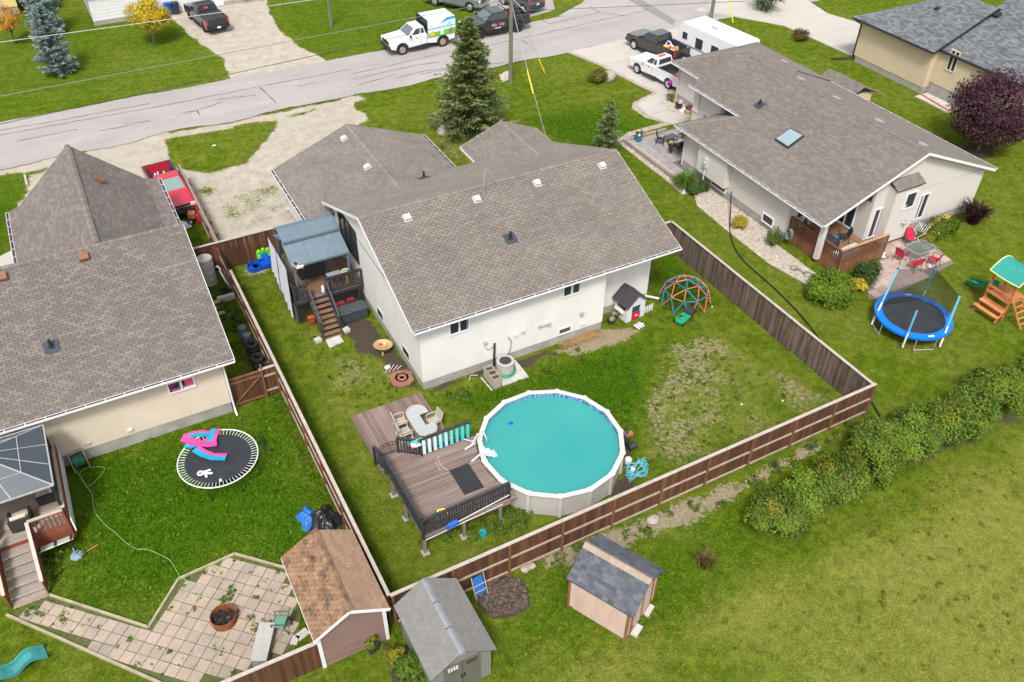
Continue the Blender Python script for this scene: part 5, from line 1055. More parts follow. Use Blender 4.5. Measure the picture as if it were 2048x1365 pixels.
PKT=thing('toy_fence','white plastic picket fence piece sticking out beside the playhouse','toy fence',(12.95,.05,0),.1)
for i in range(4): part('picket',MB().bx(-.25+i*.17,-.15+i*.17,-.02,.02,0,.42),m_phw,PKT)
part('rail',MB().bx(-.28,.42,.021,.04,.18,.25),m_phw,PKT)
PK2=thing('toy_fence','white plastic picket fence piece lying flat before the playhouse','toy fence',(11.9,-.75,0),.2)
for i in range(3): part('picket',MB().bx(-.22+i*.17,-.12+i*.17,-.2,.22,.03,.06),m_phw,PK2)
part('rail',MB().bx(-.26,.3,-.05,.02,.061,.08),m_phw,PK2)
for x,y,l in ((10.75,.15,'black plant pot with dry plants nearest the wall corner'),(11.12,.42,'black plant pot with dry plants beside the playhouse')):
    T=thing('plant_pot',l,'plant pot',(x,y,0)); part('pot',MB().lathe((0,0,0),[(.17,0),(.22,.28),(.24,.28),(.24,.3),(.21,.3),(.2,.24),(0,.24)],16),m_dark,T); 
    mbp=MB()
    for k in range(40): a=random.uniform(0,6.28); r_=random.uniform(0,.17); mbp.beam((r_*math.cos(a),r_*math.sin(a),.24),(r_*math.cos(a)+jit(.1),r_*math.sin(a)+jit(.1),.3+random.uniform(0,.1)),.02,.008,random.random())
    part('dry_plants',mbp,mat('dry_stalk',(.3,.2,.1),.9,col2=(.5,.4,.28)),T)
def dome():
    T=thing('dome_climber','blue and coral geodesic dome climber standing in long grass','climbing dome',(15.35,-.02,0)); R_=1.42; H_=1.38
    rings=[(0.0,1.0,0,1)]; nodes=[[(0,0,H_)]]
    for k,(n,el,off) in enumerate(((5,62,0),(10,33,.0),(10,0,.0))):
        nodes.append([(R_*math.cos(rad(el))*math.cos(2*PI*i/n+off+.2+(0 if k<2 else PI/10)),R_*math.cos(rad(el))*math.sin(2*PI*i/n+off+.2+(0 if k<2 else PI/10)),H_*math.sin(rad(el)) if k<2 else 0) for i in range(n)])
    mb_b=mat('dome_teal',(.01,.19,.33),.45,.1,6); mb_r=mat('dome_coral',(.5,.13,.09),.45,.1,6); r=random.Random(3)
    E=[]
    for i in range(5): E.append((nodes[0][0],nodes[1][i])); E.append((nodes[1][i],nodes[1][(i+1)%5]))
    for i in range(5):
        for j in (2*i-1,2*i,2*i+1): E.append((nodes[1][i],nodes[2][j%10]))
    for i in range(10): E.append((nodes[2][i],nodes[2][(i+1)%10])); E.append((nodes[2][i],nodes[3][i])); E.append((nodes[2][i],nodes[3][(i-1)%10]))
    for a,b in E: part('strut',MB().cyl(a,b,.026,None,7),mb_b if r.random()<.52 else mb_r,T)
    for ring_ in nodes[:3]:
        for p in ring_: part('joint',MB().ball(p,.05,8,5),mat('dome_joint',(.03,.02,.1),.4),T,smooth=True)
dome()
MW=thing('lawn_mower','green and black push lawn mower parked before the dome climber','lawn mower',(14.15,-1.45,0),rad(200))
part('deck',MB().prism([(-.42,-.26),(.3,-.28),(.48,-.16),(.48,.16),(.3,.28),(-.42,.26)],.12,.3),mat('mower_green',(.01,.26,.12),.35,.1,5,coat=.3),MW,bevel=.05); part('engine_cover',MB().ball((.12,0,.34),(.2,.2,.12)).bx(.0,.3,-.1,.1,.3,.42),mat('mower_green',(.01,.26,.12)),MW,smooth=True); part('battery_lid',MB().box((.2,0,.44),(.16,.2,.05)),m_dark,MW,bevel=.02); part('grass_bag',MB().ext([(-.35,-.24,.15),(-.95,-.24,.2),(-.95,-.24,.42),(-.35,-.24,.5)],(0,.48,0)),m_dark,MW,bevel=.06)
for x in (.32,-.36):
    for s in (-1,1): w_=part('wheel',MB().cyl((x,.27*s,.11),(x,.33*s,.11),.11,None,14),m_rubber,MW); part('hub',MB().cyl((x,.331*s,.11),(x,.34*s,.11),.06,None,10),mat('mower_red',(.4,.03,.03),.5),w_)
part('handle',MB().tube([(-.3,-.24,.25),(-.9,-.23,.75),(-1.15,-.2,.95),(-1.15,.2,.95),(-.9,.23,.75),(-.3,.24,.25)],.016,6),m_dark,MW)
# ---------------------------------------------------------------- sheds
m_trimw=mat('white_trim',(.60,.60,.61),.5,.05,4,fine=.03)
BS=thing('shed','brown sided shed with peeling tan shingle roof and white trim beside the paver patio','shed',(-8.85,-11.5,0))
m_bsid=mat('brown_siding',(.15,.095,.078),.75,.15,2,stretch=(.3,.3,2.5))
bx0,bx1,by0,by1=-8.8,-6.35,-11.4,-7.95
part('wall',MB().bx(bx0+.02,bx1-.02,by0+.03,by1,0,2.12).ext([(bx0+.02,by0+.03,2.12),(-7.56,by0+.03,2.72),(bx1-.02,by0+.03,2.12)],(0,.15,0)).ext([(bx0+.02,by1-.15,2.12),(-7.56,by1-.15,2.72),(bx1-.02,by1-.15,2.12)],(0,.15,0)),m_bsid,BS,world=True)
for k in range(20):
    z=.03+k*.135; hw=1.2 if z<2.1 else max(0,1.2*(2.72-z)/.62)
    if hw>.08: part('siding_board',MB().ext([(-7.575-hw,by0+.028,z),(-7.575-hw,by0-.012,z+.005),(-7.575-hw,by0+.022,z+.13)],(2*hw,0,0)),m_bsid,BS,world=True)
part('corner_trim',MB().bx(bx0-.03,bx0+.1,by0-.03,by0+.02,0,2.1).bx(bx0-.03,bx0+.019,by0+.021,by0+.1,0,2.1),m_trimw,BS,world=True); part('corner_trim',MB().bx(bx1-.1,bx1+.03,by0-.03,by0+.02,0,2.1),m_trimw,BS,world=True)
bw_=[(-8.92,-11.62,2.16),(-8.92,-7.85,2.16),(-7.56,-7.72,2.80),(-7.56,-11.5,2.80)]; be_=[(-6.22,-7.85,2.16),(-6.22,-11.62,2.16),(-7.56,-11.5,2.80),(-7.56,-7.72,2.80)]
m_sh5b=mat('peeling_shingle',(.20,.118,.07),.95,.18,2.5,bump=.7,bs=50,col2=(.28,.165,.095),fine=.2,dirt=((.03,.024,.02),1.0,2.2),stretch=(1.6,.8,1))
br=slabroof(BS,[bw_,be_],m_under,.05)
shingle(br,[be_],m_sh5,w=.3,e=.145,gap=.006,th=.012,nind=140); shingle(br,[bw_],m_sh5b,w=.22,e=.145,gap=.012,th=.04,nind=130,caps=(((-7.56,-11.5,2.83),(-7.56,-7.72,2.83)),))
fascia(BS,[((-8.93,-11.63,2.15),(-7.56,-11.51,2.79)),((-7.56,-11.51,2.79),(-6.21,-11.63,2.15)),((-8.935,-11.62,2.15),(-8.935,-7.85,2.15))],m_trimw,.03,.13)
GY=thing('shed','grey moulded plastic shed with clear ridge skylight and dark double doors','shed',(-4.85,-14.3,0)); m_gsh=mat('grey_resin',(.185,.177,.165),.6,.06,3,fine=.04); m_gdoor=mat('olive_grey_resin',(.105,.10,.085),.6,.1,4)
a0,a1,c0,c1=-5.85,-3.72,-14.35,-11.55
part('wall',MB().bx(a0,a1,c0,c1,0,1.9).ext([(a0,c0,1.9),(-4.78,c0,2.45),(a1,c0,1.9)],(0,.1,0)),m_gsh,GY,world=True)
for i in range(17): part('wall_panel',MB().bx(a0-.02,a0-.001,c0+.04+i*.163,c0+.04+i*.163+.13,.05,1.88),m_gsh,GY,world=True)
for i in range(4): 
    for x in (a0+.03+i*.11,a1-.03-i*.11): part('wall_panel',MB().bx(x-.045,x+.045,c0-.02,c0-.001,.05,1.85),m_gsh,GY,world=True) if i<3 else None
gw_=[(-6.02,-14.62,1.92),(-6.02,-11.45,1.92),(-4.9,-11.3,2.47),(-4.9,-14.5,2.47)]; ge_=[(-3.6,-11.45,1.92),(-3.6,-14.62,1.92),(-4.68,-14.5,2.47),(-4.68,-11.3,2.47)]
gr_=slabroof(GY,[gw_,ge_],mat('grey_resin_dark',(.09,.088,.085),.7),.05); m_gsr=mat('grey_resin_roof',(.150,.143,.134),.65,.05,2,col2=(.172,.164,.155),fine=.05); shingle(gr_,[gw_,ge_],m_gsr,w=.26,e=.155,gap=.004,th=.010,nind=220)
for i in range(3): part('ridge_skylight',MB().ext([(-4.9,-14.52+i*1.09,2.47),(-4.79,-14.52+i*1.09,2.53),(-4.68,-14.52+i*1.09,2.47)],(0,1.05,0)),mat('clear_ridge',(.20,.21,.24),.3,.15,3,spec=.5),GY,world=True)
for s in (-1,1):
    d0=part('door',MB().bx(-4.78+.01*s+(-.66 if s<0 else 0),-4.78+.01*s+(.66 if s>0 else 0),c0-.05,c0-.002,.06,1.82),m_gdoor,GY,world=True)
    for k in range(4): part('door_window',MB().bx(-4.78+s*.2+s*k*.1-.035,-4.78+s*.2+s*k*.1+.035,c0-.062,c0-.051,1.5,1.72),m_glass if s>0 else mat('pale_pane',(.5,.52,.52),.2),d0,world=True)
    part('door_panel',MB().bx(-4.78+s*.36-.22,-4.78+s*.36+.22,c0-.06,c0-.051,.2,.62),m_gdoor,d0,world=True); part('handle',MB().bx(-4.78+s*.06-.02,-4.78+s*.06+.02,c0-.09,c0-.051,.85,1.05),m_black,d0,world=True)
PS=thing('shed','pale pink plywood shed with slate shingles and tan ridge cap on the lawn','shed',(*G2(1133,1218),0)); A_=np.array(G2(1133,1218)); B_=np.array(G2(1250,1280)); C_=np.array(G2(1307,1195))
ux=(C_-B_)/np.linalg.norm(C_-B_); vy=(A_-B_)/np.linalg.norm(A_-B_); Lx=2.15; Ly=2.43; an_=math.atan2(ux[1],ux[0]); vy=np.array([-ux[1],ux[0]])
ROOT[PS]=Matrix.Translation((B_[0],B_[1],0))@Matrix.Rotation(an_,4,'Z'); PS.location=(B_[0],B_[1],0); PS.rotation_euler=(0,0,an_)
m_pink=mat('pink_plywood',(.46,.33,.275),.8,.12,1.2,stretch=(2,2,.4),dirt=((.42,.32,.27),.5,1.5)); m_ptrim=mat('reddish_trim',(.22,.085,.04),.8,.2,4,stretch=(1,1,.2))
part('wall',MB().bx(0,Lx,0,Ly,0,1.85).ext([(0,0,1.85),(Lx/2,0,2.55),(Lx,0,1.85)],(0,.1,0)).ext([(0,Ly-.1,1.85),(Lx/2,Ly-.1,2.55),(Lx,Ly-.1,1.85)],(0,.1,0)),m_pink,PS)
for x,y in ((0,0),(Lx,0),(0,Ly)): part('corner_trim',MB().bx(x-.03,x+.05 if x<1 else x+.03,y-.03,y+.06,0,1.84),m_ptrim,PS)
for x in (.32,1.05,1.78): part('door_trim',MB().bx(x-.05,x+.05,-.045,-.002,.05,1.85),m_ptrim,PS)
for x in (.7,1.42): part('door',MB().bx(x-.3,x+.3,-.03,-.002,.08,1.8),m_pink,PS); 
for z in (.35,1.1,1.7): part('hinge',MB().bx(.27,.47,-.06,-.046,z,z+.05),m_black,PS)
part('sill_block',MB().bx(.3,.8,-.3,-.05,-.02,.1).bx(1.3,1.8,-.25,-.05,-.02,.1),m_conc,PS)
pw=[(-.12,-.2,1.78),(-.12,Ly+.12,1.78),(Lx/2,Ly+.12,2.60),(Lx/2,-.2,2.60)]; pe=[(Lx+.12,Ly+.12,1.78),(Lx+.12,-.2,1.78),(Lx/2,-.2,2.60),(Lx/2,Ly+.12,2.60)]
tw=lambda L_:[tuple(ROOT[PS]@Vector(p)) for p in L_]
pr=slabroof(PS,[tw(pw),tw(pe)],m_under,.05); m_sh6=mat('blue_slate_shingle',(.055,.061,.072),.95,.1,2,col2=(.105,.114,.128),fine=.14,bump=.4,bs=120); shingle(pr,[tw(pw),tw(pe)],m_sh6,w=.24,e=.145,gap=.003,th=.016,nind=290)
rc=MB()
for i in range(18):
    y=-.2+i*.1532; rc.ext([(Lx/2-.17,y,2.5),(Lx/2,y,2.645),(Lx/2+.17,y,2.5),(Lx/2+.17,y,2.48),(Lx/2,y,2.615),(Lx/2-.17,y,2.48)],(0,.15,0),random.random())
part('ridge_cap',rc,mat('tan_cap',(.25,.19,.145),.9,.1,5,col2=(.3,.235,.185)),PS)
# blue step stool leaning on the fence
BC=thing('folding_chair','blue folding lawn chair leaning on the fence beside the grey shed','chair',(-2.62,-11.25,0),.1)
part('sling',MB().box((0,0,.55),(.42,.03,.8),0,tilt=(-.35,0)),mat('blue_sling',(.01,.11,.36),.7),BC)
for s in (-1,1): part('leg',MB().tube([(.26*s,-.25,0),(.26*s,.12,1.05)],.02,6),m_wood,BC)
part('crossbar',MB().tube([(-.26,-.12,.35),(.26,-.12,.35)],.02,6),m_galv,BC); part('crossbar',MB().tube([(-.26,-.02,.6),(.26,-.02,.6)],.02,6),m_galv,BC)
# ---------------------------------------------------------------- west yard: trampoline
def trampoline(name,label,c,R_,z,legs,rot=0):
    T=thing(name,label,'trampoline',(c[0],c[1],0),rot); return T
T1=trampoline('trampoline','round black trampoline without pads lying open beside the cream house',G2(436,916,.85),1.75,.85,6); r1=1.66; z1=.85
part('mat',MB().add([(r1*.83*math.cos(2*PI*i/40),r1*.83*math.sin(2*PI*i/40),z1-.02) for i in range(40)],[tuple(range(40))]),mat('jump_mat',(.018,.021,.027),.75,.2,2,dirt=((.06,.06,.06),.3,3)),T1)
part('ring',MB().tube([(r1*math.cos(2*PI*i/48),r1*math.sin(2*PI*i/48),z1) for i in range(48)],.028,8,closed=True),m_galv if False else m_white,T1,smooth=True)
for i in range(64):
    a=2*PI*i/64; part('spring',MB().cyl((r1*.83*math.cos(a),r1*.83*math.sin(a),z1-.02),(r1*.985*math.cos(a),r1*.985*math.sin(a),z1),.014,.010,5),m_chrome if False else mat('spring_steel',(.6,.62,.64),.4),T1)
for i in range(8):
    a=2*PI*i/8+.3; part('leg',MB().tube([(r1*math.cos(a),r1*math.sin(a),z1),(r1*1.0*math.cos(a),r1*1.0*math.sin(a),.02)],.022,6),m_black,T1)
for a,rr in ((1.45,.9),(4.55,.9)): part('label_patch',MB().box((r1*.78*math.cos(a),r1*.78*math.sin(a),z1-.012),(.14,.1,.008),a),m_whitep,T1)
def ribbonpad(pts,w,mt,mb_,name,label,z):
    T=thing(name,label,'pad',(pts[0][0],pts[0][1],z)); 
    def st(off0,off1,zz,m,nm):
        v=[];n=len(pts)
        for i in range(n):
            a=pts[max(i-1,0)]; b=pts[min(i+1,n-1)]; L=math.dist(a,b); nx,ny=-(b[1]-a[1])/L,(b[0]-a[0])/L
            v+=[(pts[i][0]+nx*off0,pts[i][1]+ny*off0,zz+.02*math.sin(i*1.3)),(pts[i][0]+nx*off1,pts[i][1]+ny*off1,zz+.035*math.cos(i*1.1))]
        top=MB().add([(x,y,q+.05) for x,y,q in v]+v,[(2*i,2*i+1,2*i+3,2*i+2) for i in range(n-1)]+[(2*n+2*i,2*n+2*i+2,2*n+2*i+3,2*n+2*i+1) for i in range(n-1)]+[(2*i,2*i+2,2*n+2*i+2,2*n+2*i) for i in range(n-1)]+[(2*i+1,2*n+2*i+1,2*n+2*i+3,2*i+3) for i in range(n-1)]); return part(nm,top,m,T,world=True)
    st(-w*.5,w*.08,z,mt,'top_cover'); st(w*.1,w*.5,z-.01,mb_,'underside'); return T
m_pk=mat('hot_pink_vinyl',(.60,.06,.25),.5,.06,4); m_cy=mat('cyan_vinyl',(.008,.26,.42),.5,.06,4)
tz=.88; P3=lambda *q:[G2(330+x/8.532,840+y/8.532,tz) for x,y in q]
ribbonpad(P3((330,320),(480,260),(620,230),(760,240)),.36,m_cy,m_pk,'safety_pad','cyan and pink trampoline pad strip lying nearest the rim',tz)
ribbonpad(P3((870,180),(840,270),(800,370),(790,470)),.38,m_cy,m_pk,'safety_pad','cyan and pink trampoline pad strip standing up across the pile',tz+.05)
ribbonpad(P3((310,350),(440,390),(600,430),(760,440),(890,410)),.34,m_pk,m_pk,'safety_pad','all pink trampoline pad strip crossing the pile',tz+.09)
ribbonpad(P3((350,450),(460,470),(560,440),(740,330)),.22,m_cy,m_pk,'safety_pad','thin cyan trampoline pad strip beneath the pink one',tz+.02)
ribbonpad(P3((530,520),(660,600),(820,650),(1050,650)),.40,m_cy,m_pk,'safety_pad','cyan and pink curved trampoline pad strip pointing at the mat centre',tz+.06)
px_,py_=G2(410,947,tz); TOY=thing('plush_toy','white plush toy with long arms lying on the black trampoline','toy',(px_,py_,tz-.03)); tb=MB().ball((0,0,.08),(.14,.1,.08)); tb.tube([(0,0,.08),(.18,.06,.07),(.26,.02,.06)],.05,8).tube([(.05,-.05,.08),(.2,-.15,.07),(.3,-.16,.06)],.05,8).tube([(0,-.05,.08),(.02,-.28,.06)],.055,8); part('body',tb,m_sheet,TOY,smooth=True); part('head_ring',MB().tube([(-.17+.1*math.cos(t),.05+.1*math.sin(t),.07) for t in np.linspace(0,6.3,14)],.045,8),m_sheet,TOY,smooth=True)
dx,dy=G2(535,900); solo('bent_pole',MB().tube([(*G2(521,882),.35),(*G2(532,898),.12),(*G2(545,903),.08)],.04,8),m_black,'black bent foam covered pole lying in the grass beside the trampoline','pole',smooth=True)
# ---- paver patio
PVm=mat('paver_tan',(.345,.27,.21),.9,.13,1.2,bump=.3,bs=60,col2=(.27,.225,.19),fine=.14,dirt=((.20,.175,.13),.5,3))
patio=[G2(*p) for p in ((100,1192),(298,1257),(358,1160),(470,1110),(578,1140),(603,1235),(590,1300),(430,1372),(330,1372),(15,1232))]
pb=struct('patio_bed',MB().prism(patio,-.04,.03),mat('patio_sand',(.07,.085,.022),.95,.3,8)); 
O_=np.array(G2(300,1250)); e1=np.array(G2(440,1330))-O_; e1/=np.linalg.norm(e1); e1=np.array([math.cos(rad(-44)),math.sin(rad(-44))]); e2=np.array([-e1[1],e1[0]]); ps=.455; vm=[]
for k in range(6):
    me=mkmesh('paver',MB().bx(-ps/2+.013,ps/2-.013,-ps/2+.013,ps/2-.013,-.03,.02).v,MB().bx(0,1,0,1,0,1).f,[k/6+.08]*6); me.materials.append(PVm); vm.append(me)
cnt=0
for i in range(-14,24):
    for j in range(-16,18):
        c=O_+e1*(i*ps)+e2*(j*ps)
        if sdist(np.array([c[0]]),np.array([c[1]]),patio)[0]>ps*.42:
            inst('paver',vm[int(random.random()**1.6*5.99)],pb,Matrix.Translation((c[0]+jit(.006),c[1]+jit(.006),.028+jit(.006)))@Matrix.Rotation(rad(-44)+jit(.012),4,'Z')@Matrix.Rotation(jit(.01),4,'X')); cnt+=1
m_edge=mat('garden_edging',(.30,.255,.17),.85,.2,3)
for pts,l in (([(100,1192),(298,1257),(358,1160),(470,1110),(578,1140)],'weathered timber edging between the paver patio and the lush lawn'),([(15,1232),(330,1372)],'long timber edging along the lower side of the paver path')):
    T=thing('timber_edging',l,'edging',(*G2(*pts[0]),0))
    for a,b in zip(pts[:-1],pts[1:]): part('timber',MB().beam((*G2(*a),.05),(*G2(*b),.05),.09,.12),m_edge,T,world=True)
fx,fy=G2(450,1243); FP=thing('fire_pit','rusty steel ring fire pit full of black charcoal','fire pit',(fx,fy,.04)); m_rust=mat('rusty_steel',(.20,.065,.022),.8,.35,5,dirt=((.07,.03,.015),.6,4))
part('ring',MB().lathe((0,0,0),[(.46,0),(.47,.38),(.445,.38),(.44,.02)],28),m_rust,FP,smooth=False); chm=MB()
for k in range(70): a=jit(PI); r_=.4*random.random()**.5; chm.box((r_*math.cos(a),r_*math.sin(a),.06+random.random()*.1),(.2*random.random()+.05,.06,.06),jit(3),tilt=(jit(.5),jit(.5)))
part('charcoal',chm,mat('charcoal',(.012,.012,.013),.8,.4,8),FP)
BE=thing('deck_box','grey weathered storage bench on the patio corner','bench',(*G2(528,1290,.25),0),rad(62)); part('body',MB().bx(-.72,.72,-.26,.26,0,.42),mat('pale_resin',(.28,.265,.245),.7,.12,2.5,dirt=((.25,.22,.18),.4,3)),BE,bevel=.02); part('lid',MB().bx(-.75,.75,-.29,.29,.42,.5),mat('pale_lid',(.34,.325,.31),.7,.1,2.5,dirt=((.34,.31,.28),.5,3)),BE,bevel=.015); part('latch',MB().box((.45,.1,.51),(.12,.06,.03)),m_fit,BE)
chair('green sling chair with dark green frame at the patio edge',(*G2(565,1258),.03),rad(150),mat('dark_green_metal',(.03,.07,.06),.5),mat('green_sling',(.10,.24,.17),.85),arms=True)
st=MB()
for q,s,r_ in (((605,1270),.32,.3),((590,1282),.26,.9)): st.box((*G2(*q),.03),(s*1.4,s,.06),r_)
solo('stepping_stone',st,m_conc,'pale flat stones between the patio and the brown shed','stone')
# teal slide at the lower lawn edge
SLm=mat('teal_slide',(.045,.22,.22),.4,.12,3); TS=thing('slide','wavy teal plastic slide lying on the lower lawn','slide',(*G2(40,1335),0),math.atan2(G2(80,1318)[1]-G2(0,1362)[1],G2(80,1318)[0]-G2(0,1362)[0]))
sv=[];sf=[];N_=14
for i in range(N_+1):
    x=-1.1+2.0*i/N_; z=.16+.14*math.sin(i*.75)
    for y,dz in ((-.26,.16),(-.21,.16),(-.19,.0),(.19,.0),(.21,.16),(.26,.16),(.26,-.03),(-.26,-.03)): sv.append((x,y,z+dz))
for i in range(N_):
    for k in range(8): sf.append((i*8+k,i*8+(k+1)%8,(i+1)*8+(k+1)%8,(i+1)*8+k))
part('chute',MB().add(sv,sf+[tuple(range(8)),tuple(reversed(range(N_*8,N_*8+8)))]),SLm,TS,smooth=False)
# hose reel and hose
HR=thing('hose_reel','green hose wound on a beige reel cart at the cream wall','hose reel',(-15.05,2.42,0),.15); 
for k in range(7): part('hose_coil',MB().tube([(-.18+.06*k,.24*math.cos(2*PI*i/18),.42+.24*math.sin(2*PI*i/18)) for i in range(18)],.03,6,closed=True),mat('reel_hose',(.03,.16,.09),.5),HR,smooth=True)
part('frame',MB().bx(-.32,-.28,-.25,.25,.0,.75).bx(.28,.32,-.25,.25,.0,.75).beam((-.3,0,.42),(.3,0,.42),.05,.05).beam((-.3,.2,.75),(.3,.2,.75),.05,.05),m_pl,HR)
hz_=[(150,925),(152,940),(168,965),(178,975),(200,955),(210,938),(190,935),(170,940),(160,950),(168,968),(184,990),(187,1010),(192,1028),(212,1052),(232,1068),(250,1085),(272,1099),(295,1101),(318,1110),(340,1122),(352,1140),(362,1155),(378,1165),(378,1180),(385,1190),(400,1195),(420,1192),(438,1180),(445,1165),(440,1148),(425,1134)]
def smoothpts(p,k=4):
    o=[]
    for i in range(len(p)-1):
        p0,p1,p2,p3=p[max(i-1,0)],p[i],p[i+1],p[min(i+2,len(p)-1)]
        for j in range(k):
            t=j/k; o.append(tuple(.5*(2*b+(c-a)*t+(2*a-5*b+4*c-d)*t*t+(-a+3*b-3*c+d)*t**3) for a,b,c,d in zip(p0,p1,p2,p3)))
    return o+[p[-1]]
solo('garden_hose',MB().tube([(*G2(*q),.05) for q in smoothpts(hz_)],.015,6),mat('lime_hose',(.17,.34,.10),.5,.1,3),'pale green hose winding across the lush lawn to the patio','hose',smooth=True)
# tarp heap
def heap(c,rx,ry,h,n=26,seed=1,fold=.35):
    r=random.Random(seed); mb=MB(); vs=[]; fs=[]; ph=[r.uniform(0,6) for _ in range(6)]
    for i in range(n+1):
        for j in range(n+1):
            u=i/n*2-1; v=j/n*2-1; d=min(1,math.hypot(u,v)); zz=h*max(0,1-d**2.2)
            zz+=fold*h*(abs(math.sin(u*5+v*3+ph[0]))*abs(math.cos(v*6-u*2+ph[1])))*max(0,1-d*.8)+r.uniform(-.02,.02)
            k=1+.18*math.sin(math.atan2(v,u)*5+ph[2])
            vs.append((c[0]+u*rx*k,c[1]+v*ry*k,c[2]+max(.01,zz)))
    for i in range(n):
        for j in range(n):
            a=i*(n+1)+j; u=(i+.5)/n*2-1; v=(j+.5)/n*2-1
            if math.hypot(u,v)<1.02: fs.append((a,a+1,a+n+2,a+n+1))
    used=sorted({i for f in fs for i in f}); mp={k:i for i,k in enumerate(used)}
    return mb.add([vs[k] for k in used],[tuple(mp[i] for i in f) for f in fs])
solo('tarp',heap((-6.72,-5.35,0),.72,.85,.5,seed=4),mat('black_tarp',(.014,.015,.017),.35,.2,4),'crumpled black tarp heaped against the fence behind the brown shed','tarp',smooth=False)
solo('tarp',heap((-7.22,-4.85,0),.42,.62,.32,seed=9),mat('blue_tarp',(.02,.13,.42),.45,.3,4),'crumpled blue tarp beside the black one','tarp',smooth=False)
# side passage: tyres, bins, tank, table, steps
def tyre(T,c,r=.33,w=.22):
    t=part('tyre',MB().lathe(c,[(r*.58,0),(r*.92,.01),(r,w*.25),(r,w*.75),(r*.92,w-.01),(r*.58,w),(r*.55,w*.8),(r*.55,w*.2),(r*.58,0)],22),m_rubber,T,smooth=False); return t
for (x,y,n),l in zip(((-6.42,6.4,3),(-6.45,5.3,3),(-6.43,4.85,2),(-6.47,4.3,2)),('stack of black tyres next to the grey bins','stack of black tyres second from the grey bins','stack of black tyres second from the brown gate panel','stack of black tyres touching the brown gate panel')):
    T=thing('tyre_stack',l,'tyre stack',(x,y,0)); 
    for k in range(n): tyre(T,(jit(.03),jit(.03),.0+.225*k))
for (x,y),l in zip(((-6.5,8.0),(-6.45,7.3)),('upturned blue grey bin beside the fence, nearer the wooden steps','upturned blue grey bin beside the fence, nearer the tyres')):
    solo('bin',MB().lathe((x,y,0),[(.26,0),(.24,.08),(.21,.55),(.19,.56),(.18,.53),(.1,.55),(0,.55)],18),mat('bluegrey_plastic',(.11,.13,.15),.5,.1,4),l,'bin')
RB=thing('rain_barrel','tall beige ribbed plastic barrels stacked beside the fence corner','barrel',(-6.95,13.3,0)); m_rb=mat('barrel_beige',(.35,.335,.3),.7,.1,2.5)
for k in range(4): part('barrel_section',MB().lathe((0,0,k*.42),[(.36,0),(.42,.03),(.4,.2),(.42,.38),(.38,.41),(0,.41)],22),m_rb,RB,smooth=False)
RT=thing('table_top','round white table top leaning on its edge against the fence','table',(-6.22,12.35,0)); part('disc',MB().cyl((-.05,0,.62),(.02,0,.64),.62,.6,28),m_whitep,RT); part('leg',MB().cyl((-.08,.35,1.1),(-.2,.55,1.25),.03,.03,6),m_whitep,RT); part('leg',MB().cyl((-.08,.2,1.15),(-.3,.35,1.35),.03,.03,6),m_whitep,RT)
solo('bucket',MB().lathe((-6.5,11.85,0),[(.14,0),(.17,.38),(.15,.38),(.13,.05),(0,.05)],16),m_dark,'black bucket before the leaning white table top','bucket')
solo('retaining_block',MB().bx(-7.0,-6.1,11.2,11.45,0,.3),m_conc,'grey concrete block wall at the top of the wooden steps','wall')
ST=thing('steps','short flight of weathered wooden steps at the cream house','steps',(-7.35,10.7,0))
for k in range(3): part('tread',MB().bx(-7.7,-6.9,10.95-k*.42,11.22-k*.42,.22-k*.08,.27-k*.08),m_edge,ST,world=True)
# ---- west deck, stairs, hardtop gazebo, furniture
WD=thing('raised_deck','weathered plank deck with rust red railing and lattice edged stairs at the cream house','deck',(-16,0,0)); m_wdk=mat('grey_deck',(.27,.22,.18),.85,.2,1.5,col2=(.36,.305,.255),stretch=(.3,2.5,1),fine=.15); m_rred=mat('rust_red_paint',(.19,.055,.028),.6,.15,3); WZ=1.0
planks(WD,'plank',-22,-15.75,-1.55,2.7,WZ,m_wdk,along='X',w=.14)
part('rim_board',MB().bx(-22,-15.72,-1.6,-1.56,.2,.96).bx(-15.745,-15.7,-1.55,2.7,.2,.96),m_rred,WD,world=True)
for y in np.arange(-1.5,2.7,.13): part('privacy_board',MB().bx(-15.70,-15.66,y,y+.12,.2,1.95),m_rred,WD,world=True)
part('top_board',MB().bx(-15.76,-15.6,-1.55,2.7,1.96,2.0),mat('pale_top_board',(.40,.34,.285),.8),WD,world=True); lattice(WD,(-15.6,-1.6),(-15.6,2.6),.55,1.25,m_white,.14,.035)
railing(WD,(-16.95,-1.58),(-15.75,-1.58),WZ,WZ+.9,m_rred,tm=mat('pale_top_board',(.40,.34,.285)),bal=.16)
for i in range(6):
    z=WZ-.166*(i+1); y=-1.6-i*.36; part('tread',MB().bx(-18.25,-17.05,y-.37,y,z-.05,z),m_wdk,WD,world=True); lattice(WD,(-18.25,y-.372),(-17.05,y-.372),z-.12,z-.01,m_white,.09,.022)
for x in (-18.3,-17.0): part('stair_rail',MB().beam((x,-1.6,WZ+.9),(x,-3.75,.85),.13,.05),mat('pale_top_board',(.40,.34,.285)),WD,world=True); part('stair_panel',MB().ext([(x-.02,-1.6,WZ+.82),(x-.02,-3.75,.78),(x-.02,-3.75,0),(x-.02,-1.6,WZ-.3)],(.04,0,0)),m_rred,WD,world=True)
WG=thing('gazebo','hardtop gazebo with grey glazed pyramid roof on the weathered deck','gazebo',(-17.6,.3,WZ)); m_poly=mat('smoked_panel',(.052,.064,.078),.4,.08,1,spec=.35,fine=.02); m_alu=mat('pale_bar',(.42,.43,.44),.4,.1,5,metal=.4)
gzx0,gzx1,gzy0,gzy1,ez,tz_=-19.9,-15.62,-1.5,2.05,3.2,4.1; cxx,cyy=(gzx0+gzx1)/2,(gzy0+gzy1)/2; tr=.32
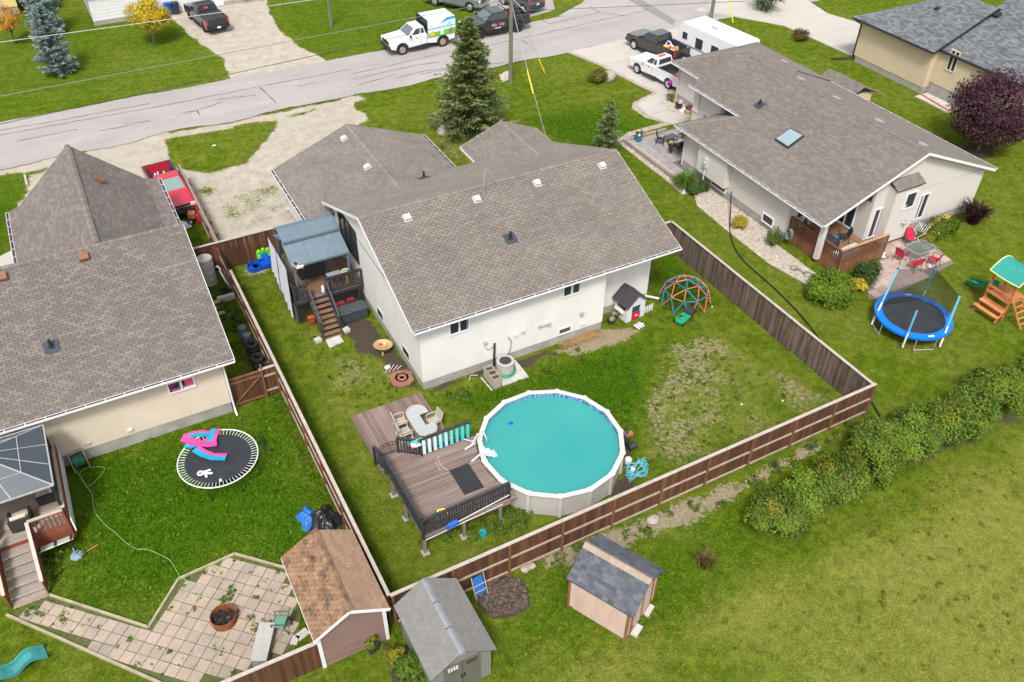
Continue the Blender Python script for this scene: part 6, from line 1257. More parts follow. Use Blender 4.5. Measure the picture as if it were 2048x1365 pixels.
cor=[(gzx0,gzy0),(gzx1,gzy0),(gzx1,gzy1),(gzx0,gzy1)]; top=[(cxx-tr,cyy-tr),(cxx+tr,cyy-tr),(cxx+tr,cyy+tr),(cxx-tr,cyy+tr)]
for k in range(4):
    a,b=cor[k],cor[(k+1)%4]; c,d=top[(k+1)%4],top[k]; part('roof_panel',MB().ext([(a[0],a[1],ez),(b[0],b[1],ez),(c[0],c[1],tz_),(d[0],d[1],tz_)],(0,0,-.02)),m_poly,WG,world=True)
    part('hip_bar',MB().beam((a[0],a[1],ez+.015),(d[0],d[1],tz_+.015),.05,.03),m_alu,WG,world=True); part('eave_bar',MB().beam((a[0],a[1],ez),(b[0],b[1],ez),.05,.06),m_alu,WG,world=True)
    for t in (.33,.66): part('glazing_bar',MB().beam((*lerp(a,b,t),ez+.012),(*lerp(d,c,t),tz_+.012),.03,.02),m_alu,WG,world=True)
    for t in (.5,): p,q=lerp((*a,ez+.012),(*d,tz_+.012),t),lerp((*b,ez+.012),(*c,tz_+.012),t); part('glazing_bar',MB().beam(p,q,.03,.02),m_alu,WG,world=True)
    part('post',MB().bx(a[0]-.05+(.1 if k in(0,3) else -.1),a[0]+.05+(.1 if k in(0,3) else -.1),a[1]-.05+(.1 if k<2 else -.1),a[1]+.05+(.1 if k<2 else -.1),WZ,ez-.03),m_black,WG,world=True)
part('top_cap',MB().bx(cxx-tr-.06,cxx+tr+.06,cyy-tr-.06,cyy+tr+.06,tz_+.03,tz_+.12),m_alu,WG,world=True)
part('netting',MB().bx(gzx1-.09,gzx1-.085,gzy0+.15,gzy1-.15,WZ,ez-.05),clearmat('dark_net',(.02,.02,.025),.72,.9),WG,world=True)
m_wick=mat('dark_wicker',(.03,.027,.027),.8,.3,12); m_cush=mat('cream_cushion',(.52,.46,.36),.9,.08,4)
for (x,y,rz,l) in ((-16.3,.2,PI,'dark wicker armchair with cream cushions beside the rust red deck boards'),(-17.3,-.75,PI/2,'dark wicker armchair with cream cushions at the deck stairs'),(-18.6,-.8,PI/2,'dark wicker armchair with cream cushion beside the stair armchair')):
    T=thing('armchair',l,'armchair',(x,y,WZ),rz); part('base',MB().bx(-.36,.36,-.4,.4,.12,.3),m_wick,T,bevel=.02); part('backrest',MB().bx(-.42,-.34,-.4,.4,.12,.72),m_wick,T,bevel=.02)
    for s in (-1,1): part('armrest',MB().bx(-.34,.36,.36*s-.05,.36*s+.05,.301,.55),m_wick,T,bevel=.02)
    part('seat_cushion',MB().bx(-.32,.36,-.3,.3,.302,.44),m_cush,T,bevel=.04); part('back_cushion',MB().box((-.26,0,.62),(.14,.58,.4),0,tilt=(0,-.15)),m_cush,T,bevel=.04)
GB=thing('glass_top_table','pale glass table top with dark straps standing below the deck railing','table',(-16.35,-2.05,0)); part('top',MB().box((0,0,.72),(1.25,.5,.04),.06,tilt=(-.5,0)),mat('frosted_top',(.48,.55,.47),.3,.05,3),GB)
for x in (-.6,-.02,.55): part('strap',MB().box((x,x*.06,.75),(.09,.52,.05),.06,tilt=(-.5,0)),m_dark,GB)
for x in (-.5,.5): part('leg',MB().cyl((x,0,0),(x,-.05,.6),.03,.03,8),m_black,GB)
solo('umbrella_base',MB().lathe((-15.85,-2.35,0),[(.25,0),(.22,.05),(.05,.08),(.03,.45),(0,.45)],16),mat('blue_grey_base',(.2,.27,.34),.4),'small round blue grey parasol base below the deck corner','parasol base')
RK=thing('racket','racket with black head and red handle lying in the grass beside the deck','racket',(*G2(180,1102),.04),.25); part('frame',MB().tube([(-.25+.14*math.cos(t),.1*math.sin(t),.02) for t in np.linspace(0,6.28,16)],.014,5,closed=True),m_black,RK); part('handle',MB().cyl((-.11,0,.02),(.35,.02,.02),.018,.02,6),mat('coral_grip',(.5,.14,.1),.6),RK)
# ---------------------------------------------------------------- plants
def fastmesh(name,V,F,tone=None,smooth=False):
    me=bpy.data.meshes.new(name); k=F.shape[1]; me.vertices.add(len(V)); me.vertices.foreach_set('co',V.astype(np.float32).ravel()); me.loops.add(F.size); me.loops.foreach_set('vertex_index',F.ravel().astype(np.int32)); me.polygons.add(len(F)); me.polygons.foreach_set('loop_start',np.arange(0,F.size,k,dtype=np.int32))
    me.update(calc_edges=True)
    if tone is not None:
        a=me.attributes.new('tone','FLOAT','FACE'); a.data.foreach_set('value',np.clip(tone,0,1).astype(np.float32))
    return me
def leaves(P_,D,size,tone,rng,aspect=.5,fold=.25):
    """P_ Nx3 points, D Nx3 outward directions -> leaf quads"""
    n=len(P_); r=rng.normal(size=(n,3)); D=D/(np.linalg.norm(D,axis=1,keepdims=True)+1e-9)
    t=np.cross(D,r); t/=np.linalg.norm(t,axis=1,keepdims=True)+1e-9; ax=D*.45+t*.9; ax/=np.linalg.norm(ax,axis=1,keepdims=True); sd=np.cross(ax,D); sd/=np.linalg.norm(sd,axis=1,keepdims=True)+1e-9; nr=np.cross(sd,ax)
    s=(size*rng.uniform(.65,1.35,n))[:,None]
    v0=P_-ax*s*.5; v2=P_+ax*s*.5; v1=P_+sd*s*aspect*.5-nr*s*fold*.3; v3=P_-sd*s*aspect*.5-nr*s*fold*.3
    V=np.stack([v0,v1,v2,v3],1).reshape(-1,3); F=np.arange(4*n).reshape(-1,4); return V,F,tone
def blob(rng,c,rad_,n,size,K=26,spread=.34,shell=.55,aspect=.5,flatbot=True):
    d=rng.normal(size=(K,3)); d/=np.linalg.norm(d,axis=1,keepdims=True); rr=rng.uniform(shell,1,K)[:,None]; cc=d*rr
    if flatbot: cc[:,2]=np.abs(cc[:,2])*1.0-.35*(rng.random(K)<.35)
    w=rng.integers(0,K,n); o=rng.normal(size=(n,3))*spread*.55; p=cc[w]+o
    nn=np.linalg.norm(p,axis=1,keepdims=True); p=np.where(nn>1.12,p/nn*1.12*rng.uniform(.85,1,(n,1)),p)
    D=o+p*.6+np.array([0,0,.35]); tone=rng.uniform(0,1,K)[w]*.65+rng.random(n)*.35
    R_=np.array(rad_); return leaves(np.array(c)+p*R_,D,size,tone,rng,aspect)
def leafpart(name,arrs,m,parent,label=None,stuff=False,top=None):
    V=[];F=[];T=[];o=0
    for v,f,t in arrs: V.append(v);F.append(f+o);T.append(t);o+=len(v)
    me=fastmesh(name,np.concatenate(V),np.concatenate(F),np.concatenate(T)); me.materials.append(m); ob=bpy.data.objects.new(name,me); COL.objects.link(ob)
    if parent is not None: ob.parent=parent
    if label: ob['label']=label
    if stuff: ob['kind']='stuff'
    return ob
L_green=leafmat('leaf_green',(0.0324,0.0735,0.006),(0.108,0.168,0.0125)); L_dark=leafmat('leaf_dark_green',(0.0216,0.056,0.01),(0.0576,0.1085,0.019)); L_lime=leafmat('leaf_lime',(0.0504,0.112,0.004),(0.144,0.231,0.01)); L_gold=leafmat('leaf_gold',(.30,.22,.015),(.60,.45,.05)); L_purple=leafmat('leaf_purple',(.024,.009,.013),(.085,.030,.045)); L_autumn=leafmat('leaf_autumn',(.16,.19,.010),(.62,.36,.015)); L_orange=leafmat('leaf_orange',(.40,.16,.02),(.62,.33,.05)); L_spruce=leafmat('needle_green',(.045,.082,.022),(.185,.215,.070),.2); L_blue=leafmat('needle_blue',(.09,.14,.125),(.27,.34,.32),.1); L_young=leafmat('needle_young',(.06,.10,.03),(.19,.24,.08),.15); L_yell=leafmat('leaf_yellowgreen',(0.0648,0.098,0.005),(0.2376,0.21,0.015)); L_hedge=leafmat('leaf_hedge',(.035,.085,.010),(.165,.225,.018)); L_hedge2=leafmat('leaf_hedge_fresh',(.045,.10,.010),(.19,.27,.02)); L_iris=leafmat('leaf_blade',(0.036,0.091,0.005),(0.1152,0.189,0.015))
def bush(label,c,rad_,n,size,m,seed,name='shrub',group=None,K=30,stems=True,aspect=.5,spread=.34,extra=None,cat='shrub'):
    rng=np.random.default_rng(seed); T=thing(name,label,cat,(c[0],c[1],0),0,group); arr=[blob(rng,(0,0,rad_[2]*.42),(rad_[0],rad_[1],rad_[2]*.62),n,size,K,spread,aspect=aspect)]
    leafpart('foliage',arr,m,T)
    if extra: leafpart('tips',[blob(rng,(0,0,rad_[2]*.5),(rad_[0]*.96,rad_[1]*.96,rad_[2]*.64),int(n*extra[1]),size,8,.25,aspect=aspect)],extra[0],T)
    if stems:
        mb=MB()
        for k in range(7): a=rng.uniform(0,6.28); r_=rng.uniform(.2,.7); mb.tube([(.08*math.cos(a),.08*math.sin(a),-.02),(rad_[0]*r_*.5*math.cos(a),rad_[1]*r_*.5*math.sin(a),rad_[2]*.4),(rad_[0]*r_*math.cos(a),rad_[1]*r_*math.sin(a),rad_[2]*.8)],[.03,.02,.008],5)
        part('stem',mb,m_bark,T)
    return T
# hedge row outside the south fence
hl=[((1548,1052),1.0,.95,1.55,'leafy hedge bush with yellow tips at the end nearest the pink shed'),((1600,1010),.95,.95,1.6,None),((1668,985),1.05,1.0,1.75,None),((1735,945),1.05,1.0,1.7,None),((1800,915),1.0,1.0,1.7,None),((1745,905),.9,.85,1.5,None),((1862,880),1.05,1.0,1.75,None),((1820,870),.8,.8,1.45,'leafy hedge bush next to the white pipe on the lawn'),((1925,850),1.1,1.05,1.85,None),((1985,815),1.1,1.05,1.8,None),((2040,790),1.1,1.05,1.8,None),((1960,800),.9,.9,1.6,None),((2095,760),1.1,1.0,1.8,None)]
hlab=['dense green hedge bush second from the pink shed end','taller hedge bush with yellow flecks third from the pink shed end','hedge bush fourth from the pink shed end','hedge bush in the middle of the row, lawn side','small hedge bush between the row and the back fence','hedge bush with yellow flecks beyond the middle of the row','large hedge bush past the white pipe','hedge bush two before the far end of the row','hedge bush next to last in the row','small hedge bush behind the far part of the row','last hedge bush at the far end of the row']
hlab=iter(hlab)
for k,(q,a,b,h,l) in enumerate(hl): bush(l or next(hlab),G2(*q),(a*random.uniform(1.1,1.35),b*random.uniform(1.1,1.3),h*random.uniform(.95,1.2)),6500,.13,(L_hedge,L_hedge2,L_hedge)[k%3],100+k,'hedge_bush','hedge bushes along the dry lawn',K=30,spread=.30,extra=(L_yell,.12) if k in (0,2,3,6) else None,cat='hedge bush')
# shrubs by the greige house
bush('bright lime round shrub at the greige house deck corner',(22.35,-3.55),(1.25,1.2,1.55),6500,.15,L_lime,31,K=40)
bush('dark green upright shrub between the deck and the red patio chairs',(25.35,-3.3),(.8,.75,1.35),3200,.12,L_dark,32)
bush('low golden leaved shrub beside the lime shrub',(24.35,-3.6),(.55,.5,.65),1500,.11,L_gold,33,stems=False)
bush('small golden shrub in the pale rock bed below the basement window',(22.55,4.25),(.45,.45,.85),1500,.10,leafmat('leaf_goldgreen',(.20,.17,.01),(.48,.36,.03)),34)
T=bush('rose bush with a few dark red blooms in the rock bed',(23.1,1.85),(.5,.45,1.1),1100,.13,L_green,35,K=14)
part('bloom',MB().ball((.25,.1,1.15),.06,8,5).ball((-.3,.05,1.0),.05,8,5).ball((.1,-.3,.95),.05,8,5),mat('rose_red',(.3,.01,.04),.7),T)
bush('green leafy hosta like shrub at the greige wall beside the patio',(22.9,8.75),(.75,.6,.75),2200,.15,L_dark,36)
bush('mixed green and yellow shrub at the gable wall beside the drying rack',(33.0,-1.75),(1.15,.75,1.0),3400,.13,L_green,37,extra=(L_gold,.12)); bush('small yellow green shrub before the gable wall shrub',(31.6,-1.9),(.55,.45,.6),1200,.11,L_yell,38)
def blades(label,c,n,h,spread,m,seed,name='ornamental_grass',cat='plant',w=.03,droop=.5):
    rng=np.random.default_rng(seed); V=[];F=[];tn=[]
    for i in range(n):
        a=rng.uniform(0,6.28); L=h*rng.uniform(.6,1.1); r_=spread*rng.uniform(.3,1); b=np.array([rng.normal()*.1,rng.normal()*.1,0]); d=np.array([math.cos(a),math.sin(a),0]); s=np.array([-math.sin(a),math.cos(a),0])*w
        p1=b+d*r_*.4+np.array([0,0,L*.75]); p2=b+d*r_+np.array([0,0,L*(1-droop*rng.random())]); o=len(V); V+=[b-s,b+s,p1+s,p1-s,p2+s*.2,p2-s*.2]; F+=[(o,o+1,o+2,o+3),(o+3,o+2,o+4,o+5)]; t=rng.random(); tn+=[t,t]
    T=thing(name,label,cat,(c[0],c[1],0)); me=fastmesh('blade_tuft',np.array(V),np.array(F),np.array(tn)); me.materials.append(m); ob=bpy.data.objects.new('blade_tuft',me); COL.objects.link(ob); ob.parent=T; return T
blades('arching bright green grass clump at the greige house corner',(22.55,9.7),420,1.05,1.0,L_iris,41,droop=.8)
blades('dark purple spiky barberry at the greige house gable corner',(35.7,-1.85),420,1.35,1.15,leafmat('leaf_barberry',(0.01584,0.0056,0.005),(0.0468,0.0154,0.014)),42,name='barberry',cat='shrub',w=.035,droop=.35)
bush('round yellow green shrub beside the boulder on the front lawn',(26.3,26.1),(.85,.75,.85),2400,.13,leafmat('leaf_boulder_shrub',(0.0504,0.07,0.006),(0.1584,0.126,0.015)),43)
bush('leafy green bush beside the dark planter and grey shed',(-6.15,-13.05),(.6,.55,.9),1900,.14,L_green,44); bush('leafy green bush against the grey shed wall',(-6.05,-13.9),(.65,.6,.8),2000,.14,L_lime if False else L_green,45); bush('small leafy bush behind the dark planter',(-6.45,-12.4),(.4,.4,.8),1000,.13,L_yell,46)
PO=thing('planter','dark square planter with a yellow green plant before the brown shed','planter',(*G2(745,1298),0),.2); part('pot',MB().bx(-.18,.18,-.18,.18,0,.36).bx(-.2,.2,-.2,.2,.36,.4),m_dark,PO); rng=np.random.default_rng(5); leafpart('foliage',[blob(rng,(0,0,.5),(.28,.28,.3),420,.11,8)],L_yell,PO)
bx_,by_=G2(1408,1130); blades('small dry twiggy shrub alone on the lawn beside the pink shed',(bx_,by_),130,.75,.55,leafmat('dry_twig',(0.072,0.056,0.0125),(0.1656,0.119,0.035)),47,name='dry_shrub',cat='shrub',w=.018,droop=.3)
# weeds and ground plants as a mass
def weedmass(name,label,spots,m,seed):
    rng=np.random.default_rng(seed); arr=[]
    for (x,y),r_,n,h in spots: arr.append(blob(rng,(x,y,h*.25),(r_,r_,h*.6),n,.10,7,.4))
    ob=leafpart(name,arr,m,None); ob['kind']='stuff'; ob['label']=label; ob['category']='weeds'
sp_=[]
rr=random.Random(8)
for a,b,n in (((1090,1120),(1330,1050),9),((1330,1050),(1710,860),16),((830,1090),(1110,1015),30),((800,960),(850,1090),6),((870,800),(960,770),7),((1060,740),(1190,700),6)):
    for k in range(n): t=rr.random(); q=lerp(a,b,t); sp_.append((G2(q[0]+rr.uniform(-12,12),q[1]+rr.uniform(-14,22)),rr.uniform(.12,.32),rr.randrange(60,190),rr.uniform(.12,.4)))
weedmass('weeds','scattered leafy weeds along the fences and under the pool deck',sp_,L_green,51)
sp2=[((x,y),rr.uniform(.1,.28),rr.randrange(40,120),rr.uniform(.1,.35)) for x,y in [(-7+rr.uniform(-.9,.7),rr.uniform(5,12.8)) for _ in range(46)]]+[((rr.uniform(-7.2,-6.2),rr.uniform(8.5,10.8)),.3,200,.45) for _ in range(6)]
def tufts(label,poly,n,seed,m,h=(.05,.12)):
    r=random.Random(seed); P_=[G2(*p) for p in poly]; xs=[p[0] for p in P_]; ys=[p[1] for p in P_]; out=[]
    while len(out)<n:
        p=(r.uniform(min(xs),max(xs)),r.uniform(min(ys),max(ys)))
        if inpoly(np.array([p[0]]),np.array([p[1]]),P_)[0]: out.append((p,r.uniform(.06,.17),r.randrange(14,34),r.uniform(*h)))
    weedmass('lawn_weeds',label,out,m,seed)
tufts('small clover and plantain tufts in the lush west lawn',[(150,910),(460,840),(550,800),(740,1150),(600,1140),(470,1100),(300,1240),(130,1170)],170,301,L_lime)
tufts('small leafy tufts in the fenced yard lawn',[(560,580),(640,690),(850,790),(1290,700),(1330,600),(1600,780),(1300,970),(1260,860),(1060,770),(900,830),(700,840)],220,302,L_green)
tufts('small leafy tufts in the open field beside the pink shed',[(900,1330),(1330,1090),(1500,1100),(2040,880),(2040,1340),(1000,1360)],150,303,L_yell)
weedmass('weeds','leafy weeds filling the passage beside the cream house',sp2,L_green,52)
def patiow():
    out=[]
    for k in range(130):
        q=(rr.uniform(60,590),rr.uniform(1115,1360)); p=G2(*q)
        if sdist(np.array([p[0]]),np.array([p[1]]),patio)[0]>.1: out.append((p,rr.uniform(.05,.17),rr.randrange(12,60),.08))
    return out
weedmass('weeds','little weeds growing in the joints of the paver patio',patiow()+[(G2(*q),.22,110,.12) for q in ((465,1180),(455,1198),(60,1225),(80,1230),(130,1235),(500,1240),(512,1255))],L_green,53)
weedmass('weeds','leafy weeds between the deck stairs and the paver path',[(G2(110+rr.uniform(-25,25),1110+rr.uniform(-30,45)),.22,110,.3) for _ in range(9)],L_green,54)
straw=MB()
for k in range(700):
    q=lerp((1125,690),(1195,668),random.random()); p=G2(q[0]+jit(12),q[1]+jit(6)); a=jit(PI); L=random.uniform(.1,.35); z=random.uniform(.02,.14); straw.beam((p[0],p[1],z),(p[0]+L*math.cos(a),p[1]+L*math.sin(a),z+jit(.05)),.012,.006,random.random())
so_=solo('dry_grass_pile',straw,mat('straw',(.22,.13,.055),.95,col2=(.42,.28,.13)),'heap of dry orange brown grass clippings at the foot of the white wall','grass pile')
# ---- conifers
def spruce(label,c,H,R_,m,seed,nb=230,per=46,size=.26,name='spruce_tree',lo=.04,tw=.16,power=.85,lean=0.0,gaps=.0):
    rng=np.random.default_rng(seed); T=thing(name,label,'tree',(c[0],c[1],0)); V=[];D=[];tn=[]; br=MB(); br.tube([(0,0,-.05),(0,0,H*.5),(0,0,H*.97)],[tw,tw*.6,.015],8); bm_=MB()
    for i in range(nb):
        f=lo+(1-lo)*(i+rng.random())/nb; f=1-(1-f)**1.15; h=H*f; L=R_*(1-f)**power*rng.uniform(.72,1.12)*(1+gaps*rng.normal()*.5)+.10; a=rng.uniform(0,6.283)
        d=np.array([math.cos(a),math.sin(a),0]); s=np.array([-d[1],d[0],0]); k=int(per*(.3+L/R_)); t=rng.random(k)**.65
        drop=-.24*L*t+.26*L*t**2.2*(1+f); ct=rng.random()
        side=rng.normal(size=k)*L*.17*(1-t*.65); pos=d*(L*t)[:,None]+s*side[:,None]+np.array([0,0,1])*(h+drop+rng.normal(size=k)*.05-np.abs(side)*.25)[:,None]
        dd=d*1.0+s*(np.sign(side)*.7)[:,None]+np.array([0,0,.15]); V.append(pos); D.append(dd+rng.normal(size=(k,3))*.25); tn.append(ct*.5+.3*t+rng.random(k)*.25)
        if L>.6: bm_.tube([(0,0,h),tuple(d*L*.5+np.array([0,0,h-.1*L])),tuple(d*L*.92+np.array([0,0,h+.0]))],[.03,.018,.006],4)
    P_=np.concatenate(V); D=np.concatenate(D); tn=np.concatenate(tn); n=len(P_)
    ax=D/np.linalg.norm(D,axis=1,keepdims=True); r_=rng.normal(size=(n,3))+np.array([0,0,1.2]); sd=np.cross(ax,r_); sd/=np.linalg.norm(sd,axis=1,keepdims=True); nn=np.cross(sd,ax); s_=(size*rng.uniform(.6,1.3,n))[:,None]
    V=np.stack([P_-ax*s_*.4-sd*s_*.05,P_+sd*s_*.2-nn*s_*.06,P_+ax*s_*.62,P_-sd*s_*.2-nn*s_*.06],1).reshape(-1,3); me=fastmesh('crown',V,np.arange(4*n).reshape(-1,4),tn); me.materials.append(m); ob=bpy.data.objects.new('crown',me); COL.objects.link(ob); ob.parent=T
    part('trunk',br,m_bark,T); part('branch',bm_,m_bark,T); return T
spruce('tall green spruce with ragged top on the front lawn beside the boulder',G2(943,262),8.0,2.9,L_spruce,61,nb=300,per=66,size=.30,power=.82,gaps=.35)
spruce('young pale green spruce behind the white house roof corner',(20.75,16.1),3.6,1.25,L_young,62,nb=110,per=34,size=.22,power=.8,gaps=.3,tw=.06)
for q,H,l in (((120,146),6.8,'narrow blue spruce nearest the street'),((98,70),6.6,'narrow blue spruce behind the street side one'),((82,20),6.4,'narrow blue spruce farthest back before the yellow house')): spruce(l,G2(*q),H*.78,1.55,L_blue,int(63+H*10),nb=200,per=52,size=.24,power=.55)
def roundtree(label,c,H,R_,th,m,seed,n=7000,size=.17,name='tree',tw=.14,K=46,extra=None,sq=.8):
    rng=np.random.default_rng(seed); T=thing(name,label,'tree',(c[0],c[1],0)); mb=MB(); mb.tube([(0,0,-.05),(.03,.02,th),(0,.05,th+.6)],[tw,tw*.75,tw*.6],8)
    for k in range(11):
        a=rng.uniform(0,6.28); e=rng.uniform(.3,.95); mb.tube([(0,0,th*.9),(R_*.35*math.cos(a),R_*.35*math.sin(a),th+R_*.5*e),(R_*.8*math.cos(a),R_*.8*math.sin(a),th+R_*(.4+1.0*e))],[tw*.5,tw*.3,.015],5)
    part('trunk',mb,m_bark,T); h=(H-th)/2; leafpart('crown',[blob(rng,(0,0,th+h*.95),(R_,R_,h*1.05),n,size,K,.30,.5,flatbot=False)],m,T)
    if extra: leafpart('crown_patch',[blob(rng,(extra[2],extra[3],th+h*1.0),(R_*.8,R_*.8,h*1.0),int(n*extra[1]),size,12,.3,.6,flatbot=False)],extra[0],T)
    return T
roundtree('round purple leaved tree in a mulch ring beside the tan house',(43.9,4.5),5.5,2.75,1.0,L_purple,71,n=15000,size=.2,K=70); roundtree('small tree turning yellow and orange beside the gravel driveway',G2(310,86),3.6,1.75,1.15,L_autumn,72,n=5200,size=.17,K=40,extra=(leafmat('leaf_yellow',(.30,.30,.012),(.72,.52,.03)),.5,.2,-.2)); roundtree('small orange leaved tree before the yellow house',G2(30,88),3.1,1.35,1.1,L_orange,73,n=1900,size=.15,K=18,tw=.08)
roundtree('dark bush top at the far end of the tan house',(48.5,32),2.6,1.6,.3,L_dark,74,n=2500,K=20)
bush('dark evergreen bush beside the far blue spruce',G2(62,8),(1.6,1.4,2.4),2600,.17,L_dark,75)
bush('reddish green shrub before the tan house drive',(46.6,25.4),(.8,.7,.9),1500,.13,leafmat('leaf_redgreen',(0.0576,0.049,0.01),(0.144,0.07,0.02)),76)
# ---- rocks
m_rock=mat('pale_rock',(.30,.26,.22),.9,.25,2.5,bump=.5,bs=12); m_pebble=mat('pale_pebble',(.33,.28,.225),.9,.2,6,col2=(.42,.375,.32),fine=.15)
for q,s,l in (((1217,160),(.62,.5,.5),'large pale boulder beside the yellow green shrub'),((888,268),(.55,.45,.45),'pale boulder half hidden by the tall spruce')): p=G2(*q); solo('boulder',MB().ball((p[0],p[1],s[2]*.45),s,12,8,jit=.12),m_rock,l,'boulder',smooth=True)
def pebbles(name,label,pix,n,s,z=0.0,seed=1,m=None,world=False):
    poly=[p if world else G2(*p) for p in pix]; r=np.random.default_rng(seed); xs=[p[0] for p in poly]; ys=[p[1] for p in poly]; X=r.uniform(min(xs),max(xs),n*6); Y=r.uniform(min(ys),max(ys),n*6); k=inpoly(X,Y,poly); X,Y=X[k][:n],Y[k][:n]; N=len(X)
    S=s*r.uniform(.5,1.4,N); base=np.array([(1,0,0),(0,1,0),(-1,0,0),(0,-1,0),(0,0,.75),(0,0,-.4)]); a=r.uniform(0,6.28,N); V=base[None]*(1+r.uniform(-.3,.3,(N,6,1))); c,sn=np.cos(a)[:,None],np.sin(a)[:,None]
    V=np.stack([V[:,:,0]*c-V[:,:,1]*sn,V[:,:,0]*sn+V[:,:,1]*c,V[:,:,2]],-1)*S[:,None,None]+np.stack([X,Y,np.full(N,z)+S*.25],-1)[:,None,:]
    f=np.array([(0,1,4),(1,2,4),(2,3,4),(3,0,4)]); F=(np.arange(N)*6)[:,None,None]+f[None]; me=fastmesh(name,V.reshape(-1,3),F.reshape(-1,3),np.repeat(r.random(N),4)); me.materials.append(m or m_pebble); ob=bpy.data.objects.new(name,me); COL.objects.link(ob); ob['kind']='stuff'; ob['label']=label; ob['category']='rocks'; return ob
def band(pts,w0,w1=0.0):
    P_=[np.array(G2(*p)) for p in pts]; L=[];R_=[]
    for i in range(len(P_)):
        a=P_[max(i-1,0)]; b=P_[min(i+1,len(P_)-1)]; d=(b-a)/np.linalg.norm(b-a); n=np.array([-d[1],d[0]]); L.append(tuple(P_[i]+n*w0)); R_.append(tuple(P_[i]+n*w1))
    return L+R_[::-1]
edgep=[(1140,104),(1206,131),(1281,170),(1314,187),(1272,208),(1270,216),(1296,234),(1335,248),(1262,268),(1240,282),(1290,322),(1330,352),(1372,388)]
bed=struct('rock_bed_base',MB().prism(band(edgep,.25,-.28),-.03,.02),mat('bed_sand',(.28,.235,.18),.95,.2,3))
pebbles('border_rocks','pale rock border along the front lawn and concrete driveway',band(edgep,.24,-.27),2600,.055,.02,3,world=True)
bed2=[(22.9,9.2),(23.95,9.0),(23.95,2.3),(23.4,1.9),(23.4,-2.2),(22.3,-2.4),(21.7,.5),(21.75,4.5),(21.9,7.5)]
struct('rock_bed_base',MB().prism(bed2,-.03,.02),mat('bed_sand',(.28,.235,.18))); pebbles('bed_rocks','bed of pale pebbles along the greige house wall',bed2,5200,.05,.02,4,world=True)
pebbles('flower_bed_rocks','pale rocks around the flower pots at the garage wall',[(28.4,20.6),(29.75,20.8),(29.75,17.2),(28.9,17.0),(28.3,18.6)],420,.08,.05,5,world=True); pebbles('pole_rocks','small heap of pale rocks at the foot of the utility pole',[(1000,152),(1016,142),(1018,160),(1004,165)],160,.09,.0,6)
pebbles('fence_rocks','loose stones on the bare strip outside the back fence',[(1080,1120),(1250,1052),(1450,970),(1700,860),(1600,925),(1300,1075)],220,.03,.0,7); pebbles('gravel_stones','loose gravel stones scattered on the driveways',[(560,290),(690,215),(730,240),(690,258),(560,335)],900,.022,.0,8)
for q,s,l in (((1050,1140),.22,'pinkish rock beside another on the soil behind the fence'),((1062,1134),.2,'pinkish rock next to the fence side soil'),((1305,1042),.3,'flat pale rock on the bare strip beside the pink shed roof')): p=G2(*q); solo('rock',MB().ball((p[0],p[1],s*.3),(s,s*.8,s*.5),9,6,jit=.15),m_rock,l,'rock')
# clods on the dirt mound
pebbles('soil_clods','clods of dark soil on the dug garden mound',[(955,1155),(1000,1140),(1045,1165),(1058,1212),(1025,1232),(985,1235),(952,1208)],900,.05,.08,9,m=mat('soil_clod',(.045,.034,.027),.95,.3,6,col2=(.12,.09,.07)))
